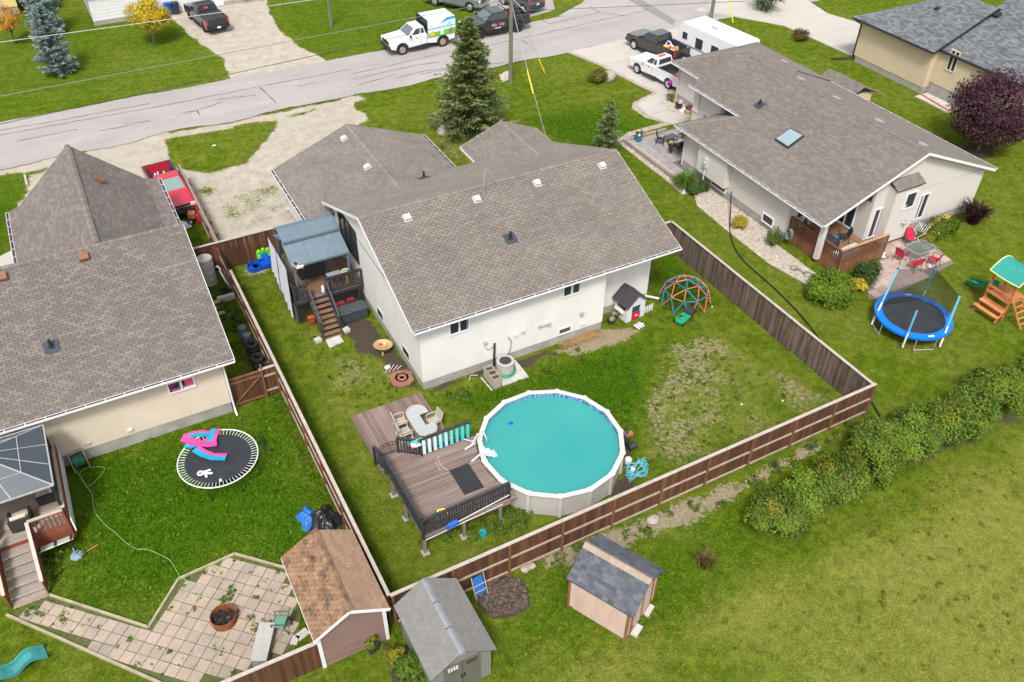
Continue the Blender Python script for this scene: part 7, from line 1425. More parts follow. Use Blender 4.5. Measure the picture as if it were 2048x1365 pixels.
# ---- grass blades
def grass():
    rng=np.random.default_rng(77); N=330000
    pr=rng.random(N); X=rng.uniform(-20,34,N); Y=rng.uniform(-16,27,N)
    i=np.clip(np.searchsorted(gx,X),1,NXg-2); j=np.clip(np.searchsorted(gy,Y),1,NYg-2); g=lambda A:A[i,j]
    keep=(g(grv)<.45)&(g(bare)*1.0+rng.random(N)*.5<.75)&(g(mul)<.45)
    for x0,x1,y0,y1 in ((0,13.5,0,11.6),(-.95,7.75,11.6,18.1),(-30,-8.3,2.7,20),(24,36.8,-.7,21),(-3.72,-.2,-4,-.2),(-8.9,-6.3,-11.5,-7.9),(-5.9,-3.7,-14.4,-11.5)): keep&=~((X>x0)&(X<x1)&(Y>y0)&(Y<y1))
    keep&=((X-PC[0])**2+(Y-PC[1])**2>3.15**2)&~inpoly(X,Y,patio)&~inpoly(X,Y,bed2)&~inpoly(X,Y,[G2(*p) for p in ((1140,104),(1281,170),(1316,187),(1272,210),(1335,250),(1400,250),(1420,100))])
    # only what the camera can see
    px=(X-CAM.x)*RI.x+(Y-CAM.y)*RI.y-CAM.z*RI.z; pz=(X-CAM.x)*FW.x+(Y-CAM.y)*FW.y-CAM.z*FW.z; py=(X-CAM.x)*UP.x+(Y-CAM.y)*UP.y-CAM.z*UP.z
    keep&=(np.abs(px/pz)<.66)&(np.abs(py/pz)<.46)
    X,Y,i,j=X[keep],Y[keep],i[keep],j[keep]; n=len(X); lu=lush[i,j]; dr=dry[i,j]; Z=ZZ[i,j]
    h=(.035+.07*lu)*rng.uniform(.5,1.4,n); tall=((X-15.35)**2+(Y)**2<1.5**2)|((X<-5.4)&(X>-6.6)); h=np.where(tall,h*2.2+.05,h)
    a=rng.uniform(0,6.283,n); w=rng.uniform(.010,.022,n); d=np.stack([np.cos(a),np.sin(a),np.zeros(n)],-1); s=np.stack([-np.sin(a),np.cos(a),np.zeros(n)],-1); b=np.stack([X,Y,Z-.005],-1)
    tip=b+d*(h*rng.uniform(.3,1.1,n))[:,None]+np.array([0,0,1])*h[:,None]
    V=np.stack([b-s*w[:,None],b+s*w[:,None],tip],1).reshape(-1,3); F=np.arange(3*n).reshape(-1,3); pch=fbm(X,Y,.8,91)
    t=np.clip(.25+.55*dr-.22*lu+(pch-.5)*.5+rng.normal(size=n)*.14,0,1)
    me=fastmesh('grass',V,F,t); m=bpy.data.materials.new('grass_blade'); m.use_nodes=True; nd=m.node_tree.nodes; l=m.node_tree.links; bb=nd['Principled BSDF']; bb.inputs['Roughness'].default_value=.7; bb.inputs['Specular IOR Level'].default_value=.05
    at=nd.new('ShaderNodeAttribute'); at.attribute_name='tone'; r=nd.new('ShaderNodeValToRGB'); e=r.color_ramp.elements; e[0].color=(.020,.068,.002,1); e[1].color=(.26,.215,.07,1); q=e.new(.35); q.color=(.06,.112,.006,1); q=e.new(.65); q.color=(.13,.142,.016,1)
    l.new(at.outputs['Fac'],r.inputs[0]); l.new(r.outputs[0],bb.inputs['Base Color']); tr=nd.new('ShaderNodeBsdfTranslucent'); l.new(r.outputs[0],tr.inputs[0]); ms=nd.new('ShaderNodeMixShader'); ms.inputs[0].default_value=.3; l.new(bb.outputs[0],ms.inputs[1]); l.new(tr.outputs[0],ms.inputs[2]); l.new(ms.outputs[0],nd['Material Output'].inputs[0])
    me.materials.append(m); o=bpy.data.objects.new('grass',me); COL.objects.link(o); o['kind']='stuff'; o['label']='short blades of lawn grass across the yards'; o['category']='grass'
grass()
# ---------------------------------------------------------------- vehicles
m_tint=glassmat('car_glass',(.03,.04,.045),.04); m_wglass=glassmat('windscreen',(.10,.13,.13),.05)
def paint(name,c,rough=.28): return mat(name,c,rough,.03,2,coat=.7,fine=.0,spec=.5)
P_white=paint('white_car_paint',(.60,.60,.62)); P_black=paint('black_car_paint',(.012,.013,.015),.2); P_red=paint('red_car_paint',(.42,.012,.035),.35); P_grey=paint('grey_car_paint',(.06,.065,.07)); P_char=paint('charcoal_car_paint',(.022,.021,.020),.22)
m_tail=mat('tail_light',(.45,.01,.015),.2,.1,8,fine=0,coat=.5); m_head=mat('head_light',(.62,.65,.68),.12,.08,8,fine=0,coat=.5); m_amber=mat('amber_light',(.6,.16,.01),.3)
def text(T,s,loc,rot,size,m,name='lettering',ex=.004):
    cu=bpy.data.curves.new('t','FONT'); cu.body=s; cu.size=size; cu.extrude=ex; cu.align_x='CENTER'; cu.align_y='CENTER'; cu.resolution_u=2; o=bpy.data.objects.new('t',cu); COL.objects.link(o); bpy.context.view_layer.update()
    me=bpy.data.meshes.new_from_object(o.evaluated_get(bpy.context.evaluated_depsgraph_get())); COL.objects.unlink(o); bpy.data.objects.remove(o); ob=bpy.data.objects.new(name,me); COL.objects.link(ob); ob.parent=T; ob.location=loc; ob.rotation_euler=rot; me.materials.clear(); me.materials.append(m); return ob
def wheel(T,x,y,r,w,s,rimm):
    t=part('wheel',MB().cyl((x,y,r),(x,y+w*s,r),r,None,22).cyl((x,y+w*s,r),(x,y+(w+.02)*s,r),r*.93,r*.8,22),m_rubber,T)
    mb=MB().cyl((x,y+(w+.018)*s,r),(x,y+(w+.03)*s,r),r*.64,r*.6,18); part('rim',mb,rimm,t); sp=MB()
    for k in range(6): a=k*PI/3; sp.beam((x,y+(w+.035)*s,r),(x+r*.58*math.cos(a),y+(w+.035)*s,r+r*.58*math.sin(a)),.07,.02)
    part('spoke',sp,rimm,t); return t
def arch(cx,cz,r,n=9): return [(cx+r*math.cos(PI-PI*i/n),cz+r*math.sin(PI-PI*i/n)*1.0) for i in range(n+1)]
def pickup(label,loc,rz,pt,L=5.75,W=1.98,cab='crew',bed='open',rim=None,tail=True,scale=1.0,name='pickup_truck',wr=.40,lift=0.0,chrome=True,windscreen=None,bumper=None,flare=None):
    T=thing(name,label,'pickup truck',loc,rz); rim=rim or m_chrome; hw=W/2; fx,rx=L*.325,-L*.305; cz=wr; zb=.48+lift; belt=1.18+lift; x0,x1=-L/2,L/2; cabr=-L*.13 if cab=='crew' else -L*.06; cabf=L*.22
    side=[(x1-.03,zb+.05),(x1,.85+lift),(x1-.06,1.1+lift),(cabf,belt+.06),(cabr,belt+.08),(x0+.02,belt+.1),(x0,zb+.1)]
    bot=arch(rx,cz+lift*.5,wr+.09)+arch(fx,cz+lift*.5,wr+.09)
    poly=side+[(x0+.02,zb)]+bot+[(x1-.1,zb)]
    # front body (hood + cab lower) solid, bed sides thin
    front=[(x1-.03,zb+.05),(x1,.85+lift),(x1-.06,1.1+lift),(cabf,belt+.06),(cabr,belt+.08),(cabr,zb)]+arch(fx,cz+lift*.5,wr+.09)+[(x1-.1,zb)]
    part('body',MB().ext([(x,-hw,z) for x,z in front],(0,W,0)),pt,T,bevel=.05)
    bedp=[(cabr-.02,zb),(cabr-.02,belt+.1),(x0+.02,belt+.12),(x0,zb+.1),(x0+.02,zb)]+arch(rx,cz+lift*.5,wr+.09)
    for s in (-1,1): part('bed_side',MB().ext([(x,hw*s-(.13 if s>0 else 0),z) for x,z in bedp],(0,.13,0)),pt,T,bevel=.025)
    tg=part('tailgate',MB().bx(x0,x0+.08,-hw+.13,hw-.13,zb+.12,belt+.11),pt,T,bevel=.02); part('tailgate_handle',MB().bx(x0-.012,x0-.001,-.14,.14,belt-.1,belt),m_black,tg)
    part('bed_floor',MB().bx(x0+.08,cabr-.02,-hw+.13,hw-.13,zb+.02,.72+lift),m_dark,T); part('bed_liner',MB().bx(x0+.085,cabr-.03,-hw+.131,-hw+.15,.72+lift,belt+.09).bx(x0+.085,cabr-.03,hw-.15,hw-.131,.72+lift,belt+.09).bx(cabr-.03,cabr-.021,-hw+.15,hw-.15,.72+lift,belt+.09),m_dark,T)
    part('bed_rail_cap',MB().bx(x0+.06,cabr-.03,-hw+.01,-hw+.14,belt+.122,belt+.135).bx(x0+.06,cabr-.03,hw-.14,hw-.01,belt+.122,belt+.135).bx(x0+.0,x0+.09,-hw+.1,hw-.1,belt+.112,belt+.127),m_dark,T)
    if bed=='cover':
        part('bed_cover',MB().bx(x0+.05,cabr-.03,-hw+.08,hw-.08,belt+.115,belt+.15),mat('tonneau',(.022,.026,.03),.55,.12,4),T,bevel=.02)
    zt=1.86+lift; tf,trr=cabf-.72,cabr+.16; b=[(cabf+.02,hw-.06),(cabr+.03,hw-.06)]; 
    c=[(cabf+.05,-hw+.05,belt+.05),(cabr+.02,-hw+.05,belt+.07),(cabr+.02,hw-.05,belt+.07),(cabf+.05,hw-.05,belt+.05)]; t=[(tf,-hw+.24,zt-.02),(trr,-hw+.24,zt),(trr,hw-.24,zt),(tf,hw-.24,zt-.02)]
    part('cab',MB().add(c+t,[(0,3,2,1),(4,5,6,7),(0,1,5,4),(1,2,6,5),(2,3,7,6),(3,0,4,7)]),pt,T,bevel=.05)
    def pane(nm,q,u0,u1,v0,v1,off=.012,m=None):
        A,B,C,D=[Vector(p) for p in q]; f=lambda u,v:(A*(1-u)+B*u)*(1-v)+(D*(1-u)+C*u)*v; n=(B-A).cross(D-A).normalized(); ctr=Vector((0,0,1.5)); 
        if (f(.5,.5)-Vector(((tf+trr)/2,0,1.5))).dot(n)<0: n=-n
        return part(nm,MB().ext([f(u0,v0)+n*.003,f(u1,v0)+n*.003,f(u1,v1)+n*.003,f(u0,v1)+n*.003],n*off),m or m_tint,T)
    pane('windscreen',(c[3],c[0],t[0],t[3]),.07,.93,.1,.9,m=windscreen or m_wglass); pane('rear_window',(c[1],c[2],t[2],t[1]),.1,.9,.28,.88)
    for a,bq,cq,d in ((c[0],c[1],t[1],t[0]),(c[3],c[2],t[2],t[3])):
        if cab=='crew': pane('side_window',(a,bq,cq,d),.16,.5,.18,.86); pane('side_window',(a,bq,cq,d),.55,.9,.18,.86)
        else: pane('side_window',(a,bq,cq,d),.17,.62,.18,.86); pane('side_window',(a,bq,cq,d),.68,.92,.22,.84)
    for s in (-1,1):
        part('mirror',MB().box((cabf-.15,(hw+.1)*s,belt+.16),(.14,.2,.2)),m_black if flare!='body' else pt,T,bevel=.03); part('door_line',MB().bx(cabf-.92 if cab=='crew' else cabf-1.15,cabf-.905 if cab=='crew' else cabf-1.135,hw*s-.004 if s>0 else -hw-.004,hw*s+.004 if s>0 else -hw+.004,zb+.06,belt+.04),m_black,T)
        part('door_handle',MB().box(((cabf-.75),(hw+.012)*s,belt-.1),(.16,.03,.035)),m_black if pt is not P_black else m_chrome,T); part('running_board',MB().bx(cabr+.0,cabf-.1,*sorted(((hw-.1)*s,(hw+.1)*s)),zb-.12,zb-.06),m_dark if chrome else m_black,T)
        part('headlight',MB().box((x1-.05,(hw-.2)*s,.98+lift),(.1,.34,.2)),m_head,T,bevel=.02); part('tail_light',MB().box((x0+.03,(hw-.07)*s,belt-.1),(.1,.16,.38)),m_tail,T,bevel=.02)
        if flare=='black': part('fender_flare',MB().tube([(fx+(wr+.1)*math.cos(q),(hw+.01)*s,cz+lift*.5+(wr+.1)*math.sin(q)) for q in np.linspace(.1,PI-.1,10)],.05,6),m_black,T); part('fender_flare',MB().tube([(rx+(wr+.1)*math.cos(q),(hw+.01)*s,cz+lift*.5+(wr+.1)*math.sin(q)) for q in np.linspace(.1,PI-.1,10)],.05,6),m_black,T)
        for x in (fx,rx): wheel(T,x,(hw-.22)*s,wr,.22,s,rim)
    g=part('grille',MB().bx(x1-.02,x1+.025,-hw+.4,hw-.4,.78+lift,1.06+lift),m_black,T); part('grille_bar',MB().bx(x1+.026,x1+.04,-hw+.38,hw-.38,.9+lift,.945+lift),m_chrome if chrome else m_black,g)
    part('front_bumper',MB().bx(x1-.12,x1+.12,-hw+.03,hw-.03,.5+lift*.6,.72+lift*.6),bumper or (m_chrome if chrome else m_black),T,bevel=.04); part('rear_bumper',MB().bx(x0-.14,x0+.05,-hw+.05,hw-.05,.52+lift*.6,.7+lift*.6),bumper or (m_chrome if chrome else m_black),T,bevel=.03); part('license_plate',MB().bx(x0-.155,x0-.141,-.16,.16,.54+lift*.6,.7+lift*.6),m_whitep,T)
    T.scale=(scale,)*3; return T
m_dirtyrim=mat('dusty_rim',(.38,.32,.24),.5,.2,8,metal=.4); m_blkrim=mat('black_rim',(.03,.03,.032),.4,.1,8,metal=.5)
# white service truck with picture box
UT=pickup('white service truck with a box body showing a construction picture','(0)' and (16.52,38.78,.03),PI+.035,P_white,L=5.9,W=2.0,cab='ext',rim=m_dirtyrim,wr=.42,lift=.1,chrome=False,flare='black',name='service_truck')
UT['category']='truck'
bb=part('cargo_box',MB().bx(-3.05,-.42,-1.04,1.04,.98,2.45),P_white,UT,bevel=.14)
for s in (1,):
    y=1.043*s
    def pan(pts,m,nm,dy): part(nm,MB().ext([(x,y,z) for x,z in pts],(0,dy*s,0)),m,bb)
    pan([(-3.0,1.02),(-.5,1.02),(-.5,1.35),(-3.0,1.5)],mat('decal_green',(.10,.36,.03),.4),'picture_field',.004); pan([(-3.0,1.5),(-.5,1.35),(-.5,1.95),(-1.6,1.8),(-2.3,2.2),(-3.0,2.25)],mat('decal_sky',(.45,.62,.75),.4),'picture_sky',.003); pan([(-3.0,2.26),(-2.3,2.21),(-1.6,2.0),(-2.2,2.42),(-3.0,2.45)],mat('decal_blue',(.03,.22,.55),.4),'picture_sky',.003)
    for ox,cs,mm in ((-.85,1.0,mat('decal_yellow',(.62,.40,.02),.4)),(-1.75,.8,mat('decal_white',(.65,.6,.5),.4)),(-2.55,.9,mat('decal_brown',(.2,.14,.09),.4))):
        part('picture_machine',MB().ext([(ox-.2*cs,y+.005,1.1),(ox+.22*cs,y+.005,1.1),(ox+.2*cs,y+.005,1.34*1),(ox+.05*cs,y+.005,1.5),(ox-.15*cs,y+.005,1.48)],(0,.003,0)).ext([(ox-.15*cs,y+.005,1.45),(ox-.1*cs,y+.005,1.45),(ox+.05*cs,y+.005,1.95),(ox+.3*cs,y+.005,1.75),(ox+.32*cs,y+.005,1.8),(ox+.05*cs,y+.005,2.03)],(0,.003,0)),mm,bb)
part('beacon',MB().cyl((-2.9,.8,2.45),(-2.9,.8,2.55),.07,.05,10).cyl((-.7,-.2,2.45),(-.7,-.2,2.52),.05,.04,8),m_amber,UT); part('box_seam',MB().bx(-.425,-.405,-1.07,1.07,.95,2.5),m_black,UT)
# black company pickup
BK=pickup('black pickup with white and red door lettering behind the white service truck',(23.72,38.8,.03),PI+.02,P_black,L=6.0,W=2.02,rim=m_blkrim,wr=.45,lift=.14,chrome=False,flare='black')
text(BK,'PRO',(.55,1.018,1.02),(PI/2,0,PI),.25,m_whitep); text(BK,'LTD',(-.2,1.018,1.02),(PI/2,0,PI),.25,m_whitep); text(BK,'1',(.17,1.018,1.07),(PI/2,0,PI),.42,m_red); part('underline',MB().bx(-.45,.85,1.012,1.019,.84,.87),m_red,BK); text(BK,'Contracting',(.2,1.018,.74),(PI/2,0,PI),.14,m_whitep) if False else part('small_text_line',MB().bx(-.1,.5,1.012,1.019,.72,.78),m_whitep,BK)
solo('tool_case',MB().bx(24.3,24.75,38.3,38.75,1.1,1.75),mat('orange_red_case',(.6,.06,.03),.5),'orange red tool case standing in the bed of the black lettered pickup','tool case',bevel=.04)
part('headache_rack',MB().tube([(-.85,-.9,1.45),(-.85,-.9,2.0),(-.85,.9,2.0),(-.85,.9,1.45)],.04,6),m_black,BK)
# pickups on the concrete driveway
h9=rad(98.5); WT=pickup('white pickup with orange roof beacon parked beside the greige garage',(31.0,24.15,.05),h9,P_white,L=5.75,W=1.95,cab='ext',rim=m_chrome,flare='body',scale=.97)
part('beacon_bar',MB().bx(.05,.25,-.35,.35,1.86,1.96),mat('orange_beacon',(.75,.12,.02),.3),WT); solo('red_gear',heap((31.35,22.35,.77),.35,.45,.3,n=12,seed=6),mat('red_cloth',(.6,.04,.02),.7),'bright red gear heaped in the white pickup bed','cargo')
BP=pickup('black pickup with a bed full of colourful toys beside the travel trailer',(33.62,28.35,.05),h9,P_char,L=5.7,W=1.98,rim=m_chrome,chrome=False)
rng_=random.Random(4); 
for k,(c,l) in enumerate((((.7,.03,.3),'pink toy in the black pickup bed'),((.02,.06,.5),'blue toy in the black pickup bed'),((.65,.4,.03),'orange toy in the black pickup bed'),((.7,.7,.7),'white toy in the black pickup bed'),((.5,.03,.02),'red toy in the black pickup bed'),((.35,.2,.08),'brown box in the black pickup bed'),((.6,.55,.1),'yellow toy in the black pickup bed'))):
    d=Vector((-.55-.25*k,(-1)**k*.35*rng_.uniform(.3,1.4),.95)); M_=Matrix.Translation((33.62,28.35,.05))@Matrix.Rotation(h9,4,'Z'); p=M_@d; solo('toy',MB().ball(tuple(p),(.26,.24,.24),9,6,jit=.22),mat('cargo_%d'%k,c,.5),l,'toy')
solo('toy_hoop',MB().tube([tuple(M_@Vector((-1.3+.3*math.cos(t),.1,1.2+.3*math.sin(t)))) for t in np.linspace(0,6.28,16)],.045,6,closed=True),m_whitep,'white ring toy standing in the black pickup bed','toy')
# black pickup with tonneau across the street
RM=pickup('black pickup with covered bed parked on the gravel before the white house',(2.0,52.1,0),rad(97),P_black,L=5.8,W=2.0,bed='cover',rim=m_blkrim,chrome=False)
part('maple_decal',MB().ext([(-.9,-.3,1.62),(-.9,-.12,1.74),(-.9,.0,1.62),(-.9,.12,1.74),(-.9,.3,1.62),(-.9,.0,1.5)],(-.015,0,0)),m_red,RM) if False else None
part('decal',MB().box((-.67,.1,1.62),(.03,.34,.14),0,tilt=(0,.25)),mat('decal_red',(.6,.03,.08),.4),RM)
# red pickup
RP=pickup('red pickup with tools in its dark bed parked beside the brown shingle roof','(0)' and (-6.98,23.1,0),rad(-86),P_red,L=5.5,W=1.84,cab='ext',rim=m_galv,windscreen=glassmat('pale_windscreen',(.16,.24,.23),.06),bumper=m_black)
for k,(dx,dy,c,l) in enumerate(((-1.6,-.45,(.6,.6,.62),'white plank in the red pickup bed'),(-1.7,-.25,(.5,.52,.55),'grey pipe in the red pickup bed'),(-1.6,.1,(.75,.55,.02),'yellow level in the red pickup bed'))):
    M_=Matrix.Translation((-6.98,23.1,0))@Matrix.Rotation(rad(-86),4,'Z'); solo('tool',MB().beam(tuple(M_@Vector((dx-.5,dy+.15,.95))),tuple(M_@Vector((dx+.7,dy-.1,1.1))),.09,.05),mat('tool_%d'%k,c,.5),l,'tool')
SN=thing('snow_blower','red snow blower with white wheels parked before the red pickup','snow blower',(-6.35,20.0,0),rad(-20))
part('auger_housing',MB().ext([(.25,-.35,.05),(.65,-.35,.05),(.6,-.35,.55),(.25,-.35,.6)],(0,.7,0)),P_red,SN,bevel=.04); part('engine',MB().bx(-.25,.2,-.22,.22,.3,.65),mat('engine_rust',(.3,.1,.04),.6),SN,bevel=.03); part('chute',MB().tube([(.4,0,.55),(.4,0,.9),(.55,.05,1.0)],[.12,.1,.08],8),P_red,SN); part('handle',MB().tube([(-.2,-.25,.6),(-.75,-.28,.95),(-.75,.28,.95),(-.2,.25,.6)],.02,6),m_dark,SN)
for s in (-1,1): w_=part('wheel',MB().cyl((-.1,.26*s,.19),(-.1,.38*s,.19),.19,None,16),m_rubber,SN); part('hub',MB().cyl((-.1,.381*s,.19),(-.1,.39*s,.19),.09,None,12),m_whitep,w_)
solo('plastic_sheet',heap((-7.1,19.7,0),.5,.4,.3,n=14,seed=12),mat('clear_sheet',(.55,.57,.6),.3,.1,4),'crumpled clear plastic sheet beside the snow blower','plastic sheet')
# vehicles at the far edge
hg=rad(-52); hv=Vector((math.cos(hg),math.sin(hg))); lf=Vector((-hv.y,hv.x)); wpos=Vector(G2(940,24.6)); cpos=wpos-hv*1.87+lf*.9
pickup('silver grey pickup with chrome grille in the driveway behind the black lettered pickup',(cpos.x,cpos.y,.04),hg,paint('silver_paint',(.13,.14,.15)),rim=m_chrome)
def suv(label,loc,rz,pt):
    T=thing('suv',label,'car',loc,rz); L,W=4.6,1.88; hw=W/2
    poly=[(-2.3,.5),(-2.32,.95),(-2.2,1.05),(1.05,1.05),(2.15,.92),(2.3,.6),(2.2,.42)]+list(reversed(arch(1.4,.36,.43)))[::-1][::-1]
    body=[(2.2,.42),(2.3,.62),(2.15,.92),(1.05,1.05),(-2.2,1.08),(-2.32,.95),(-2.3,.45)]+arch(-1.35,.36,.43)+arch(1.4,.36,.43)
    part('body',MB().ext([(x,-hw,z) for x,z in body],(0,W,0)),pt,T,bevel=.06)
    c=[(1.0,-hw+.06,1.04),(-2.2,-hw+.06,1.06),(-2.2,hw-.06,1.06),(1.0,hw-.06,1.04)]; t=[(.2,-hw+.25,1.66),(-1.95,-hw+.25,1.64),(-1.95,hw-.25,1.64),(.2,hw-.25,1.66)]
    part('cabin',MB().add(c+t,[(0,3,2,1),(4,5,6,7),(0,1,5,4),(1,2,6,5),(2,3,7,6),(3,0,4,7)]),pt,T,bevel=.06)
    part('rear_window',MB().ext([(-2.2,-.62,1.14),(-2.2,.62,1.14),(-2.02,.55,1.56),(-2.02,-.55,1.56)],(-.025,0,.008)),m_tint,T); part('windscreen',MB().ext([(.98,-.7,1.1),(.98,.7,1.1),(.3,.6,1.6),(.3,-.6,1.6)],(.02,0,.03)),m_tint,T)
    for s in (-1,1):
        for a,b in ((.7,-.35),(-.45,-1.3),(-1.4,-1.9)): part('side_window',MB().ext([(a,(hw-.075)*s,1.13),(b,(hw-.075)*s,1.13),(b+.05,(hw-.2)*s,1.55),(a-.25*(a>0),(hw-.2)*s,1.55)],(0,.02*s,.01)),m_tint,T)
        part('tail_light',MB().box((-2.27,(hw-.2)*s,.98),(.1,.36,.18)),m_tail,T,bevel=.03); part('headlight',MB().box((2.15,(hw-.25)*s,.78),(.2,.35,.14)),m_head,T,bevel=.03); part('mirror',MB().box((.85,(hw+.08)*s,1.12),(.12,.18,.14)),pt,T,bevel=.03); part('roof_rail',MB().beam((.1,(hw-.3)*s,1.7),(-1.8,(hw-.3)*s,1.69),.04,.04),m_black,T)
        for x in (1.4,-1.35): wheel(T,x,(hw-.2)*s,.36,.2,s,m_chrome)
    part('license_plate',MB().bx(-2.35,-2.325,-.16,.16,.78,.92),m_whitep,T); part('rear_bumper',MB().bx(-2.36,-2.2,-hw+.05,hw-.05,.42,.62),m_dark,T,bevel=.03); return T
suv('dark grey suv with red tail lights in the far driveway',(28.75,43.3,.04),rad(104),paint('dark_grey_paint',(.05,.052,.055)))
# ---- travel trailer
TT=thing('travel_trailer','long white travel trailer with grey stripe parked beside the greige garage','trailer',(36.25,24.2,.05),rad(96.3)); TL,TW_=6.5,2.45; m_tw=mat('trailer_skin',(.60,.61,.63),.4,.03,2,fine=.02)
prof=[(-TL/2,.55),(-TL/2,2.9),(-TL/2+.15,3.0),(TL/2-.45,3.0),(TL/2-.05,2.6),(TL/2,1.6),(TL/2-.35,.6)]
part('body',MB().ext([(x,-TW_/2,z) for x,z in prof],(0,TW_,0)),m_tw,TT,bevel=.05); part('roof_membrane',MB().bx(-TL/2+.1,TL/2-.5,-TW_/2+.06,TW_/2-.06,3.001,3.02),m_white,TT)
for s in (1,-1):
    y=TW_/2*s
    part('stripe',MB().bx(-TL/2+.05,TL/2-.15,*sorted((y+.002*s,y+.008*s)),1.25,1.38),mat('stripe_grey',(.15,.17,.22),.4),TT)
    for x,w,h,z in ((2.4,.55,.55,2.0),(.75,.8,.6,1.95),(.75,.75,.28,1.55),(-1.0,.8,.55,1.95)):
        w_=part('window',MB().bx(x-w/2-.04,x+w/2+.04,*sorted((y+.001*s,y+.015*s)),z-h/2-.04,z+h/2+.04),m_whitep,TT); part('pane',MB().bx(x-w/2,x+w/2,*sorted((y+.016*s,y+.022*s)),z-h/2,z+h/2),m_tint,w_)
ac=part('roof_air_conditioner',MB().bx(-.2,.55,-.35,.35,3.02,3.3),m_tw,TT,bevel=.05); part('vent_grille',MB().bx(.555,.565,-.28,.28,3.08,3.24),m_fit,ac); part('vent_grille',MB().bx(-.1,.45,.351,.36,3.08,3.24),m_fit,ac)
for x,y in ((1.9,.1),(-.9,.3),(-1.6,-.2),(-2.6,.4)): part('roof_vent',MB().bx(x-.2,x+.2,y-.2,y+.2,3.02,3.12),m_whitep,TT,bevel=.02)
part('hitch',MB().beam((TL/2-.3,-.4,.5),(TL/2+1.0,0,.5),.1,.12).beam((TL/2-.3,.4,.5),(TL/2+1.0,0,.5),.1,.12),m_black,TT); part('propane_tank',MB().cyl((TL/2+.35,-.2,.55),(TL/2+.35,-.2,1.0),.15,None,12).cyl((TL/2+.35,.2,.55),(TL/2+.35,.2,1.0),.15,None,12),m_whitep,TT)
for x in (-.5,.35):
    for s in (1,-1): wheel(TT,x,(TW_/2-.22)*s,.33,.2,s,m_galv)
# boat trailer corner seen at the far gravel drive
bt=G2(512,2); UTL=thing('utility_trailer','low grey flat trailer at the far edge of the gravel driveway','trailer',(bt[0],bt[1],0),.1); part('deck',MB().bx(-1.2,1.0,0,2.2,.45,.6),m_galv,UTL); part('side_rail',MB().bx(-1.2,1.0,-.06,-.001,.5,.8),m_galv,UTL); part('tongue',MB().beam((.2,-.05,.45),(.35,-.6,.4),.1,.1),m_galv,UTL)
for s in (-.9,.8): part('wheel',MB().cyl((s,.3,.28),(s,.5,.28),.28,None,14),m_rubber,UTL)
# wheelie bins across the street
for q,c,l in (((338,29),(.01,.06,.36),'blue wheeled bin beside the far white house'),((353,27),(.03,.035,.04),'black wheeled bin beside the far white house')):
    p=G2(*q); T=thing('wheelie_bin',l,'bin',(p[0],p[1],0),.1); mm=mat('bin_%s'%l[:5].strip(),c,.45,.1,4); part('body',MB().add([(-.25,-.28,0),(.25,-.28,0),(.25,.25,0),(-.25,.25,0),(-.3,-.36,.98),(.3,-.36,.98),(.3,.32,.98),(-.3,.32,.98)],[(0,3,2,1),(4,5,6,7),(0,1,5,4),(1,2,6,5),(2,3,7,6),(3,0,4,7)]),mm,T,bevel=.03); part('lid',MB().bx(-.32,.32,-.39,.34,.985,1.06),mm,T,bevel=.03)
    for s in (-1,1): part('wheel',MB().cyl((.26*s,.27,.1),(.3*s,.27,.1),.1,None,12),m_rubber,T)
# ---------------------------------------------------------------- poles, wires, guards
m_pole=mat('utility_pole',(.135,.135,.095),.9,.25,4,stretch=(1,1,.15),bump=.3,bs=30)
pxy=G2(1021,167); UPo=thing('utility_pole','tall greenish wooden utility pole beside the tall spruce','utility pole',(pxy[0],pxy[1],0)); part('pole',MB().cyl((0,0,-.2),(0,0,10.5),.17,.12,16),m_pole,UPo,smooth=False); part('crossarm',MB().bx(-1.1,1.1,-.06,.06,9.7,9.82),m_pole,UPo)
for x in (-1,-.35,.35,1): part('insulator',MB().cyl((x,0,9.82),(x,0,10.0),.05,.04,8),m_whitep,UPo)
part('guy_clamp',MB().beam((.1,.0,6.5),(.9,-.6,5.6),.05,.05),m_galv,UPo)
p2=G2(663,53); solo('wooden_post',MB().cyl((p2[0],p2[1],-.1),(p2[0]-.03,p2[1],7.5),.14,.11,12),m_pole,'grey wooden pole on the far lawn beside the gravel driveway','utility pole')
p3=G2(1421,42); solo('light_pole',MB().cyl((p3[0],p3[1],-.1),(p3[0],p3[1],9.5),.17,.12,12),m_pole,'wooden pole rising behind the white travel trailer','utility pole')
m_wire=mat('overhead_cable',(.16,.16,.165),.5)
def wire(label,a,b,sag,r,m=None):
    pts=[tuple(Vector(a).lerp(Vector(b),t)-Vector((0,0,4*sag*t*(1-t)))) for t in np.linspace(0,1,30)]; solo('overhead_cable',MB().tube(pts,r,5),m or m_wire,label,'cable')
pv=Vector((pxy[0],pxy[1],0))
def xt(p,q,k): return tuple(Vector(p)+(Vector(q)-Vector(p))*k)
hpz=5.6
wire('dark overhead cable from the utility pole along the far road edge',xt((pxy[0],pxy[1],hpz),G(0,246,6.2),1.3),(pxy[0],pxy[1],hpz),.1,.02,mat('dark_cable',(.03,.03,.033),.5)); wire('dark overhead cable leaving the utility pole over the driveway pickups',(pxy[0],pxy[1],hpz),xt((pxy[0],pxy[1],hpz),G(1490,0,6.5),2.5),.1,.02,mat('dark_cable',(.03,.03,.033)))
A1,A2=G(0,85,7.5),G(480,20,7.5); wire('pale overhead cable crossing the far lawns before the black covered pickup',xt(A1,A2,-.6),xt(A1,A2,3),.0,.022,mat('pale_cable',(.36,.37,.35),.5))
A1,A2=G(0,193,7.0),G(700,60,7.0); wire('grey overhead cable crossing the lawn between the street and the blue spruces',xt(A1,A2,-.4),xt(A1,A2,2),.0,.02)
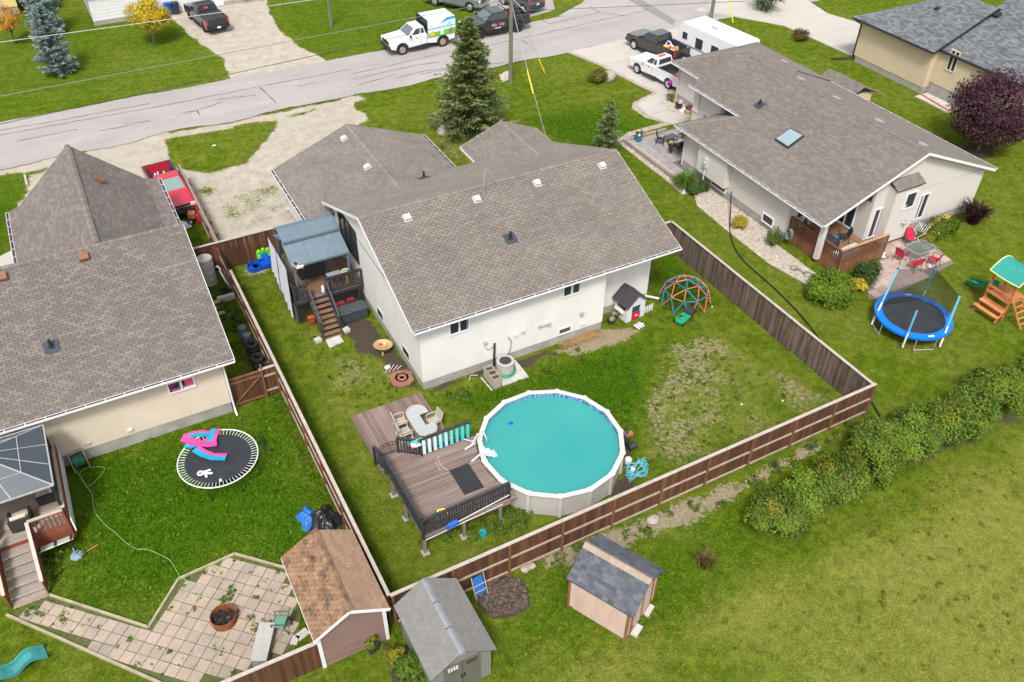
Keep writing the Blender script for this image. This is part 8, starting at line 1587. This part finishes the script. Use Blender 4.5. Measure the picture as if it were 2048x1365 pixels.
wire('thin service drop from the utility pole to the white house porch',(pxy[0],pxy[1],6.4),(13.6,12.2,4.3),.3,.012,mat('pale_cable',(.42,.43,.4)))
for (q,h,gl,l) in (((1066,188),6.2,1.65,'yellow guy wire guard nearer the white house'),((1089,146),7.0,1.25,'yellow guy wire guard nearer the street')):
    g0=Vector((*G2(*q),0)); top=pv+Vector((0,0,h)); d=(top-g0).normalized(); T=thing('guy_wire',l,'guy wire',(g0.x,g0.y,0)); part('guard',MB().cyl(g0,g0+d*gl*1.1,.055,None,10),mat('safety_yellow',(.80,.60,.0),.4,.05,4),T,world=True); part('cable',MB().cyl(g0,top,.010,None,5),m_galv,T,world=True)
g0=Vector((*G2(1466,46),0)); g1=Vector((*G2(1453,24),.9)); T=thing('guy_wire','yellow guy wire guard behind the travel trailer','guy wire',tuple(g0)); part('guard',MB().cyl(g0,g0+(Vector((p3[0],p3[1],6))-g0).normalized()*1.9,.05,None,8),mat('safety_yellow',(.80,.60,.0)),T,world=True); part('cable',MB().cyl(g0,Vector((p3[0],p3[1],6)),.010,None,5),m_galv,T,world=True)
for q,l in (((50,352),'pale stake beside the gravel nearer the street'),((54,392),'pale stake beside the gravel nearer the brown roof')): p=G2(*q); solo('stake',MB().beam((p[0],p[1],.05),(p[0]+.02,p[1]-1.5,.09),.14,.1),m_cap,l,'timber')
# ---------------------------------------------------------------- east yard
ED=thing('covered_deck','cedar stained deck with slatted railing under the greige house gable','deck',(24.3,-2,0)); EDZ=.62; m_edk=mat('brown_deck',(.20,.095,.045),.7,.2,2,col2=(.28,.15,.08),stretch=(2,.4,1)); m_er=mat('cedar_brown',(.145,.060,.028),.7,.2,3,stretch=(1,1,.25),col2=(.22,.10,.05))
planks(ED,'plank',24.3,27.45,-2.0,1.95,EDZ,m_edk,along='Y',w=.14); 
for y in np.arange(-2.0,1.95,.145): part('skirt_board',MB().bx(24.26,24.29,y,y+.138,.02,EDZ-.02,random.random()),m_er,ED,world=True)
for x in np.arange(24.3,27.9,.145): part('skirt_board',MB().bx(x,x+.138,-2.04,-2.01,.02,EDZ-.02,random.random()),m_er,ED,world=True)
railing(ED,(24.28,1.95),(24.28,-2.02),EDZ,EDZ+1.0,m_er,bal=.14,bw=.05); railing(ED,(24.3,-2.02),(27.9,-2.02),EDZ,EDZ+1.0,m_er,bal=.14,bw=.05,tm=mat('cedar_top',(.38,.23,.13),.7))
m_blks=mat('black_sling',(.03,.035,.037),.8,.2,10); chair('black sling chair under the gable facing the cedar railing',(26.3,-.35,EDZ),PI*.8,m_black,m_blks); chair('black sling chair beside the white framed window on the covered deck',(25.0,1.15,EDZ),-PI*.35,m_black,m_blks)
FT=thing('covered_table','dark covered square table on the cedar deck','table',(25.05,-.45,EDZ),.1); part('cover',MB().lathe((0,0,0),[(.52,.05),(.5,.6),(.46,.66),(0,.68)],4,rot=PI/4,sx=1.15,sy=1.15),mat('dark_cover',(.028,.031,.035),.7,.2,4),FT)
solo('towel',heap((25.75,.35,EDZ+.02),.4,.35,.16,n=12,seed=21),mat('orange_cloth',(.75,.10,.02),.8),'orange cloth lying on the cedar deck','towel'); solo('towel',heap((26.1,.0,EDZ+.02),.35,.32,.16,n=12,seed=22),mat('blue_cloth',(.02,.28,.5),.8),'blue cloth lying beside the orange one on the cedar deck','towel')
solo('covered_bench',MB().ext([(24.6,-1.8,EDZ),(26.3,-1.85,EDZ),(26.3,-1.85,EDZ+.5),(25.6,-1.82,EDZ+.45),(25.2,-1.82,EDZ+.35),(24.6,-1.8,EDZ+.35)],(0,.62,0)),mat('lilac_grey_cover',(.40,.41,.46),.8,.1,3),'long bench under a pale lilac grey cover behind the cedar railing','bench',bevel=.06)
m_pav=mat('pink_paver',(.30,.225,.19),.9,.12,2,col2=(.38,.30,.26)); ep=[(27.95,-.75),(31.6,-.75),(31.75,-2.3),(31.25,-4.35),(25.3,-5.05),(24.3,-4.6),(26.2,-2.3),(27.95,-2.1)]
eb=struct('paver_patio',MB().prism(ep,-.04,.025),mat('patio_joint',(.16,.13,.11),.95)); vm2=[]
for k in range(5): me=mkmesh('paver',MB().bx(-.293,.293,-.293,.293,-.02,.02).v,MB().bx(0,1,0,1,0,1).f,[k/5+.1]*6); me.materials.append(m_pav); vm2.append(me)
for i in range(14):
    for j in range(9):
        c=(24.4+i*.6,-5.0+j*.6+.1*i*0)
        if sdist(np.array([c[0]]),np.array([c[1]]),ep)[0]>.24: inst('paver',vm2[random.randrange(5)],eb,Matrix.Translation((c[0],c[1],.026+jit(.004))))
m_rsl=mat('red_sling',(.52,.012,.05),.75,.12,8)
for (x,y,r_,l) in ((28.55,-2.75,rad(5),'red sling chair with arms beside the wall bay'),(28.6,-3.75,rad(80),'red sling chair with its back to the netted trampoline'),(29.9,-3.95,rad(105),'red sling chair beside the pink ball'),(30.35,-1.75,rad(-120),'folded red sling chair leaning by the wall bay')): chair(l,(x,y,.045),r_,m_black,m_rsl,leg=.018)
GT3=thing('glass_table','square glass patio table with grey rim on the paver patio','table',(29.75,-2.95,.045),.0); part('glass_top',MB().bx(-.72,.72,-.5,.5,.68,.69),clearmat('smoky_glass',(.10,.13,.12),.55,.08),GT3); part('rim',MB().tube([(-.6,-.52,.685),(.6,-.52,.685),(.74,-.4,.685),(.74,.4,.685),(.6,.52,.685),(-.6,.52,.685),(-.74,.4,.685),(-.74,-.4,.685)],.022,6,closed=True),mat('grey_green_rim',(.25,.29,.28),.4),GT3)
for s in (-1,1):
    for t in (-1,1): part('leg',MB().tube([(.5*s,.35*t,.67),(.35*s,.25*t,.3),(.5*s,.38*t,0)],.02,6),mat('grey_green_rim',(.25,.29,.28)),GT3)
DR_=thing('drying_rack','white metal drying rack folded open beside the gable wall','drying rack',(31.15,-1.75,.03),.4)
for k in range(6): part('bar',MB().cyl((-.45,-.3+.12*k,.85),(.45,-.3+.12*k,.95),.012,None,5),m_whitep,DR_)
for s in (-1,1): part('leg',MB().tube([(.46*s,-.35,0),(.46*s,.35,.95)],.02,6),m_whitep,DR_); part('leg',MB().tube([(.43*s,.35,0),(.43*s,-.35,.9)],.02,6),m_whitep,DR_)
solo('ball',MB().ball((29.5,-4.05,.17),.12,14,9),mat('pink_ball',(.62,.33,.45),.4),'pale pink ball on the paver patio','ball',smooth=True); solo('plastic_bag',heap((28.0,-1.75,.03),.42,.35,.2,n=12,seed=31),mat('pale_bag',(.42,.41,.45),.5),'pale crumpled bag between the cedar railing and the red chairs','bag')
# netted trampoline
c2=(24.35,-7.35); T2=thing('trampoline','trampoline with bright blue pad and half raised black safety net','trampoline',(c2[0],c2[1],0)); R2=1.93; z2_=.85; m_bp=mat('blue_pad',(.0,.14,.55),.35,.06,3,fine=.02)
n=44; a_=[(R2*math.cos(2*PI*i/n),R2*math.sin(2*PI*i/n),z2_) for i in range(n)]; b_=[(R2*.80*math.cos(2*PI*i/n),R2*.80*math.sin(2*PI*i/n),z2_+.02) for i in range(n)]; cb=[(x,y,z-.12) for x,y,z in a_]
part('pad',MB().add(a_+b_+cb,[(i,(i+1)%n,n+(i+1)%n,n+i) for i in range(n)]+[(i,2*n+i,2*n+(i+1)%n,(i+1)%n) for i in range(n)]),m_bp,T2,smooth=False); part('mat',MB().add([(R2*.82*math.cos(2*PI*i/n),R2*.82*math.sin(2*PI*i/n),z2_-.0) for i in range(n)],[tuple(range(n))]),mat('jump_mat',(.018,.021,.027)),T2)
for a in (.9,-1.9): part('label_patch',MB().box((R2*.9*math.cos(a),R2*.9*math.sin(a),z2_+.02),(.1,.32,.01),a),m_whitep,T2)
poles=[(22.85,-6.2,24.9,-5.25),(26.2,-6.3,26.6,-6.2),(26.35,-8.3,25.75,-8.4),(22.75,-8.5,23.0,-8.2)]
pol=[];m_ps=mat('pole_sleeve_blue',(.10,.36,.55),.5,.1,5)
for k,(x,y,tx,ty,h) in enumerate(((-1.64,1.02,-.45,1.45,3.0),(1.95,1.1,1.95,1.0,2.6),(.1,-1.9,.85,-1.4,2.8),(-1.62,-1.05,-1.62,-1.05,2.55))):
    part('pole',MB().cyl((x,y,.1),(x+(tx-x)*.4,y+(ty-y)*.4,.1+(h-.1)*.4),.05,None,9),m_white,T2); part('pole_sleeve',MB().cyl((x+(tx-x)*.4,y+(ty-y)*.4,.1+(h-.1)*.4),(tx,ty,h),.052,None,9),m_ps,T2); part('pole_cap',MB().ball((tx,ty,h),.06,8,5),m_black,T2); pol.append((tx,ty,h))
m_net=clearmat('net_mesh',(.012,.016,.016),.55,.9)
def netq(p,q,b0,b1): part('net',MB().face([p,q,b1,b0]),m_net,T2)
netq((-.45,1.45,2.95),(1.95,1.0,2.55),(-.9,1.3,.9),(1.5,.6,.9)); netq((1.95,1.0,2.55),(.85,-1.4,2.75),(1.5,.6,.9),(1.3,-1.0,.9))
for k in range(4):
    a=PI/4+k*PI/2+.35; p=[(R2*.97*math.cos(a+d),R2*.97*math.sin(a+d)) for d in (-.28,.28)]; part('leg',MB().tube([(*p[0],z2_-.05),(*p[0],.05),(p[0][0]*1.0,p[0][1]*1.0,.03),(*p[1],.03),(*p[1],z2_-.05)],.025,6),m_galv,T2)
# playset
PY=thing('playset','cedar playset with teal canopy, picnic bench and green wave slide','playset',(30.1,-8.6,0)); 
for x,y in ((29.1,-9.2),(29.1,-7.9),(30.5,-9.2),(30.5,-7.9)): part('post',MB().bx(x-.05,x+.05,y-.05,y+.05,0,2.35),m_cedar,PY,world=True)
for z in (.35,.75,1.2,1.55): part('rail_board',MB().bx(29.02,29.06,-9.25,-7.85,z-.06,z+.06,.6),m_cedar,PY,world=True)
for i in range(10): part('floor_plank',MB().bx(29.1+i*.14,29.23+i*.14,-9.2,-7.9,1.08,1.12,.4),m_cedar,PY,world=True)
for i in range(9): part('wall_board',MB().bx(29.07,29.09,-9.2+i*.145,-9.07+i*.145,.15,.7,.1),m_cedar,PY,world=True)
part('picnic_seat',MB().bx(28.45,28.7,-9.3,-7.8,.4,.44,.9),m_cedar,PY,world=True); part('picnic_shelf',MB().bx(28.72,29.0,-9.25,-7.85,.66,.7,.9),m_cedar,PY,world=True)
for y in (-9.2,-7.9): part('brace',MB().beam((28.55,y,.05),(29.1,y,.75),.05,.09,.5),m_cedar,PY,world=True); part('roof_beam',MB().beam((29.0,y,2.3),(30.6,y,2.3),.05,.1,.7),m_cedar,PY,world=True)
part('ladder_rail',MB().beam((29.4,-10.2,0),(29.4,-9.2,1.2),.05,.1,.5).beam((30.1,-10.2,0),(30.1,-9.2,1.2),.05,.1,.5),m_cedar,PY,world=True)
for k in range(5): part('rung',MB().bx(29.4,30.1,-10.05+k*.2,-9.97+k*.2,.16+k*.23,.2+k*.23,.8),m_cedar,PY,world=True)
part('swing_beam',MB().beam((30.5,-8.55,2.1),(34,-8.55,2.1),.1,.15,.5),m_cedar,PY,world=True); part('a_frame',MB().beam((33.9,-8.55,2.1),(34.1,-9.6,0),.09,.09).beam((33.9,-8.55,2.1),(34.1,-7.5,0),.09,.09),m_cedar,PY,world=True)
cv=MB(); N3=9
cvv=[];cf=[]
for i in range(N3+1):
    t=i/N3; x=28.85+1.9*t; z=2.45+.55*math.sin(PI*t)
    for j in range(5): y=-9.45+1.75*j/4; cvv.append((x,y,z-.05*math.sin(PI*j/4)))
for i in range(N3):
    for j in range(4): k=i*5+j; cf.append((k,k+1,k+6,k+5))
part('canopy',MB().add(cvv,cf),mat('teal_canopy',(.02,.22,.18),.7,.08,4),PY,world=True,smooth=True); part('canopy_trim',MB().tube([cvv[i*5] for i in range(N3+1)],.03,5).tube([cvv[i*5+4] for i in range(N3+1)],.03,5).tube([cvv[j] for j in range(5)],.03,5),mat('cream_trim',(.62,.56,.28),.7),PY,world=True)
sv=[];sf=[];N4=16
for i in range(N4+1):
    t=i/N4; y=-7.85+2.5*t*.72; x=29.75+.55*t; z=1.1*(1-t)**1.1+.12+.1*math.sin(t*9)*(1-t*.4)
    for o,dz in ((-.27,.16),(-.23,.18),(-.2,0),(.2,0),(.23,.18),(.27,.16),(.25,-.04),(-.25,-.04)): sv.append((x+o,y,z+dz))
for i in range(N4):
    for k in range(8): sf.append((i*8+k,i*8+(k+1)%8,(i+1)*8+(k+1)%8,(i+1)*8+k))
part('slide',MB().add(sv,sf+[tuple(range(8))]+[tuple(reversed(range(N4*8,N4*8+8)))]),mat('green_slide',(.0,.20,.09),.35,.08,3),PY,world=True); part('slide_stripe',MB().add([p for i in range(11,N4+1) for p in ((sv[i*8+2][0]+.1,sv[i*8+2][1],sv[i*8+2][2]+.012),(sv[i*8+3][0]-.1,sv[i*8+3][1],sv[i*8+3][2]+.012))],[(2*i,2*i+1,2*i+3,2*i+2) for i in range(N4-11)]),mat('stripe_yellow',(.6,.5,.12),.4),PY,world=True)
# hoses and pipes
bh=[(1460,408),(1459,430),(1459,460),(1464,485),(1478,512),(1500,536),(1530,562),(1560,590),(1590,620),(1620,655),(1645,690),(1668,720),(1700,752),(1735,795),(1752,822),(1770,850)]
solo('drain_hose',MB().tube([(23.8,6.7,.9)]+[(*G2(*q),.06) for q in smoothpts(bh[2:])],.036,7),mat('black_hose',(.012,.014,.014),.5),'thick black drain hose lying across the lawn from the greige wall','hose',smooth=True)
solo('white_pipe',MB().cyl((*G2(1815,852),.08),(*G2(1897,817),.08),.07,None,10),m_whitep,'white plastic pipe lying on the lawn beside the hedge','pipe')
HT=thing('hose_hanger','coil of grey green hose hung beside the rose bush','hose',(23.9,1.35,.0))
for k in range(5): part('hose_coil',MB().tube([(-.06-.03*k,.02*k+.22*math.cos(2*PI*i/16),.85+.36*math.sin(2*PI*i/16)) for i in range(16)],.022,6,closed=True),mat('greygreen_hose',(.10,.15,.11),.5),HT,smooth=True)
BK_=thing('toy_bike_frame','small black wire frame lying on the pale rock bed','wire frame',(22.7,-.9,.05)); 
for x,y in ((-.1,.35),(.15,-.45)): part('wheel',MB().tube([(x+.22*math.cos(t),y+.22*math.sin(t),.04) for t in np.linspace(0,6.28,16)],.014,5,closed=True),m_black,BK_)
part('frame',MB().tube([(-.1,.35,.05),(0,0,.06),(.15,-.45,.05)],.014,5).tube([(-.3,.1,.05),(.2,.1,.05)],.012,5),m_black,BK_)
# front patio of the greige house
FPm=mat('grey_paver',(.235,.215,.205),.9,.15,3,col2=(.285,.26,.25)); fp=[(22.6,16.4),(27.2,16.6),(27.2,12.6),(23.95,12.4),(23.95,9.6),(22.6,9.8)]
fb=struct('front_patio',MB().prism(fp,-.04,.10),mat('patio_joint_grey',(.12,.11,.1),.95)); vm3=[]
for k in range(5): me=mkmesh('paver',MB().bx(-.17,.17,-.17,.17,-.02,.02).v,MB().bx(0,1,0,1,0,1).f,[k/5+.1]*6); me.materials.append(FPm); vm3.append(me)
for i in range(14):
    for j in range(21):
        c=(22.8+i*.35,9.95+j*.35)
        if sdist(np.array([c[0]]),np.array([c[1]]),fp)[0]>.15: inst('paver',vm3[random.randrange(5)],fb,Matrix.Translation((c[0],c[1],.1+jit(.003))))
m_tim=mat('grey_timber_edge',(.25,.20,.175),.85,.2,3); TE=thing('timber_border','grey timber wall edging the front patio of the greige house','edging',(22.5,16.5,0)); part('timber',MB().bx(22.4,22.62,9.7,16.6,0,.3),m_tim,TE,world=True); part('timber',MB().bx(22.62,26.0,16.4,16.62,0,.3),m_tim,TE,world=True); part('timber',MB().bx(22.63,22.8,9.7,16.38,.0,.22),mat('pale_timber',(.40,.34,.29),.85,.15,3),TE,world=True)
chair('black outdoor armchair at the low table on the front patio',(24.45,15.05,.12),rad(-40),m_black,m_blks); chair('black outdoor armchair partly behind the greige house corner',(26.3,14.9,.12),rad(200),m_black,m_blks)
SF=thing('outdoor_sofa','black outdoor loveseat on the front patio','sofa',(25.3,13.7,.12),rad(95)); part('seat',MB().bx(-.3,.35,-.6,.6,.32,.42),m_blks,SF,bevel=.02); part('backrest',MB().box((-.33,0,.62),(.07,1.2,.45),0,tilt=(0,-.15)),m_blks,SF,bevel=.02)
for s in (-1,1): part('arm',MB().tube([(.3,.62*s,0),(.3,.62*s,.58),(-.32,.62*s,.6),(-.35,.62*s,0)],.02,6),m_black,SF)
LT=thing('coffee_table','low black coffee table on the front patio','table',(25.25,15.0,.12),.15); part('table_top',MB().bx(-.45,.45,-.28,.28,.4,.44),mat('dark_top',(.05,.06,.065),.2),LT)
for s in (-1,1):
    for t in (-1,1): part('leg',MB().bx(.4*s-.02,.4*s+.02,.24*t-.02,.24*t+.02,0,.4),m_black,LT)
def flowerpot(label,c,r_,h,pc,flc,z=0.0,urn=False,seed=1):
    T=thing('flower_pot',label,'flower pot',(c[0],c[1],z)); 
    part('pot',MB().lathe((0,0,0),[(r_*.6,0),(r_*.65,h*.1),(r_*.35,h*.2),(r_*.4,h*.4),(r_,h),(r_*.9,h),(0,h*.9)] if urn else [(r_*.65,0),(r_,h*.92),(r_*1.06,h),(r_*.9,h),(0,h*.88)],18),mat('pot_%d'%seed,pc,.4,.1,4),T)
    rng=np.random.default_rng(seed); leafpart('foliage',[blob(rng,(0,0,h+.08),(r_*1.1,r_*1.1,.2),260,.09,9)],L_green,T)
    for k,c_ in enumerate(flc): leafpart('bloom',[blob(rng,(jit(.08),jit(.08),h+.15),(r_*1.05,r_*1.05,.2),130,.10,6,aspect=.9)],leafmat('petal_%d_%d'%(seed,k),tuple(x*.7 for x in c_),c_,.2),T)
flowerpot('blue glazed pot of yellow, white and purple flowers at the patio corner',(23.35,16.1),.28,.5,(.02,.16,.24),((.65,.6,.1),(.7,.7,.6),(.1,.02,.12)),.1,seed=201); flowerpot('dark urn of yellow and magenta flowers before the loveseat',(24.35,13.7),.22,.55,(.04,.03,.035),((.65,.58,.1),(.3,.02,.12)),.1,True,202); flowerpot('dark pot of white flowers beside the garage wall',(29.0,19.1),.27,.4,(.06,.03,.025),((.7,.66,.64),(.65,.4,.45)),.05,seed=203); flowerpot('cream bowl of magenta flowers beside the garage wall',(29.1,17.9),.33,.4,(.5,.42,.2),((.28,.015,.16),(.4,.02,.25)),.05,seed=204)
FS=thing('garden_flower','tall purple flower stake in a grass clump beside the garage door','flower',(29.1,20.6,.03)); part('stake',MB().cyl((0,0,0),(0,0,1.3),.02,None,6),m_black,FS); part('flower_head',MB().ball((0,0,1.45),(.2,.16,.2),8,6,jit=.25),mat('purple_petal',(.25,.02,.22),.6),FS); rng=np.random.default_rng(9); leafpart('foliage',[blob(rng,(.1,-.3,.3),(.4,.4,.45),400,.12,9)],L_yell,FS)
for x,y,l in ((29.2,18.7,'white stone beside the dark pot of white flowers'),(28.9,18.5,'white stone at the path edge between the flower pots'),(29.3,18.35,'white stone beside the cream bowl of magenta flowers')): solo('white_stone',MB().ball((x,y,.12),(.16,.14,.16),8,6,jit=.2),m_whitep,l,'stone')
solo('brick_edging',MB().beam((47.2,12.6,.08),(46.8,9.6,.08),.12,.14).beam((46.8,9.6,.08),(47.9,9.4,.08),.12,.14),mat('orange_brick',(.42,.15,.06),.85,.15,6),'orange brick edging at the tan house window well','edging'); solo('pipe_stub',MB().cyl((22.0,9.0,.06),(22.3,9.35,.1),.07,None,8),m_whitep,'short white downspout end beside the grass clump','pipe')
GRV=G2(610,450); solo('block',MB().box((*G2(578,422),.09),(.4,.3,.18),.2),m_conc,'single concrete block on the gravel beside the garage wall','block'); solo('paper_scrap',MB().box((*G2(428,292),.03),(.25,.12,.03),.2),m_whitep,'small white scrap on the grass island between the driveways','litter')
for q,c in (((1483,810),(.6,.6,.6)),((1614,783),(.55,.1,.06)),((1424,615),(.6,.6,.6)),((1565,803),(.6,.6,.62))): 
    p=G2(*q); solo('litter',MB().ball((p[0],p[1],.03),(.06,.05,.03),7,5),mat('litter_%d'%int(c[1]*100),c,.6),{810:'white scrap on the worn grass nearest the pool',783:'small red scrap on the worn lawn near the fence',615:'small white ball beside the dome climber',803:'white scrap on the worn lawn near the back fence'}[q[1]],'litter')
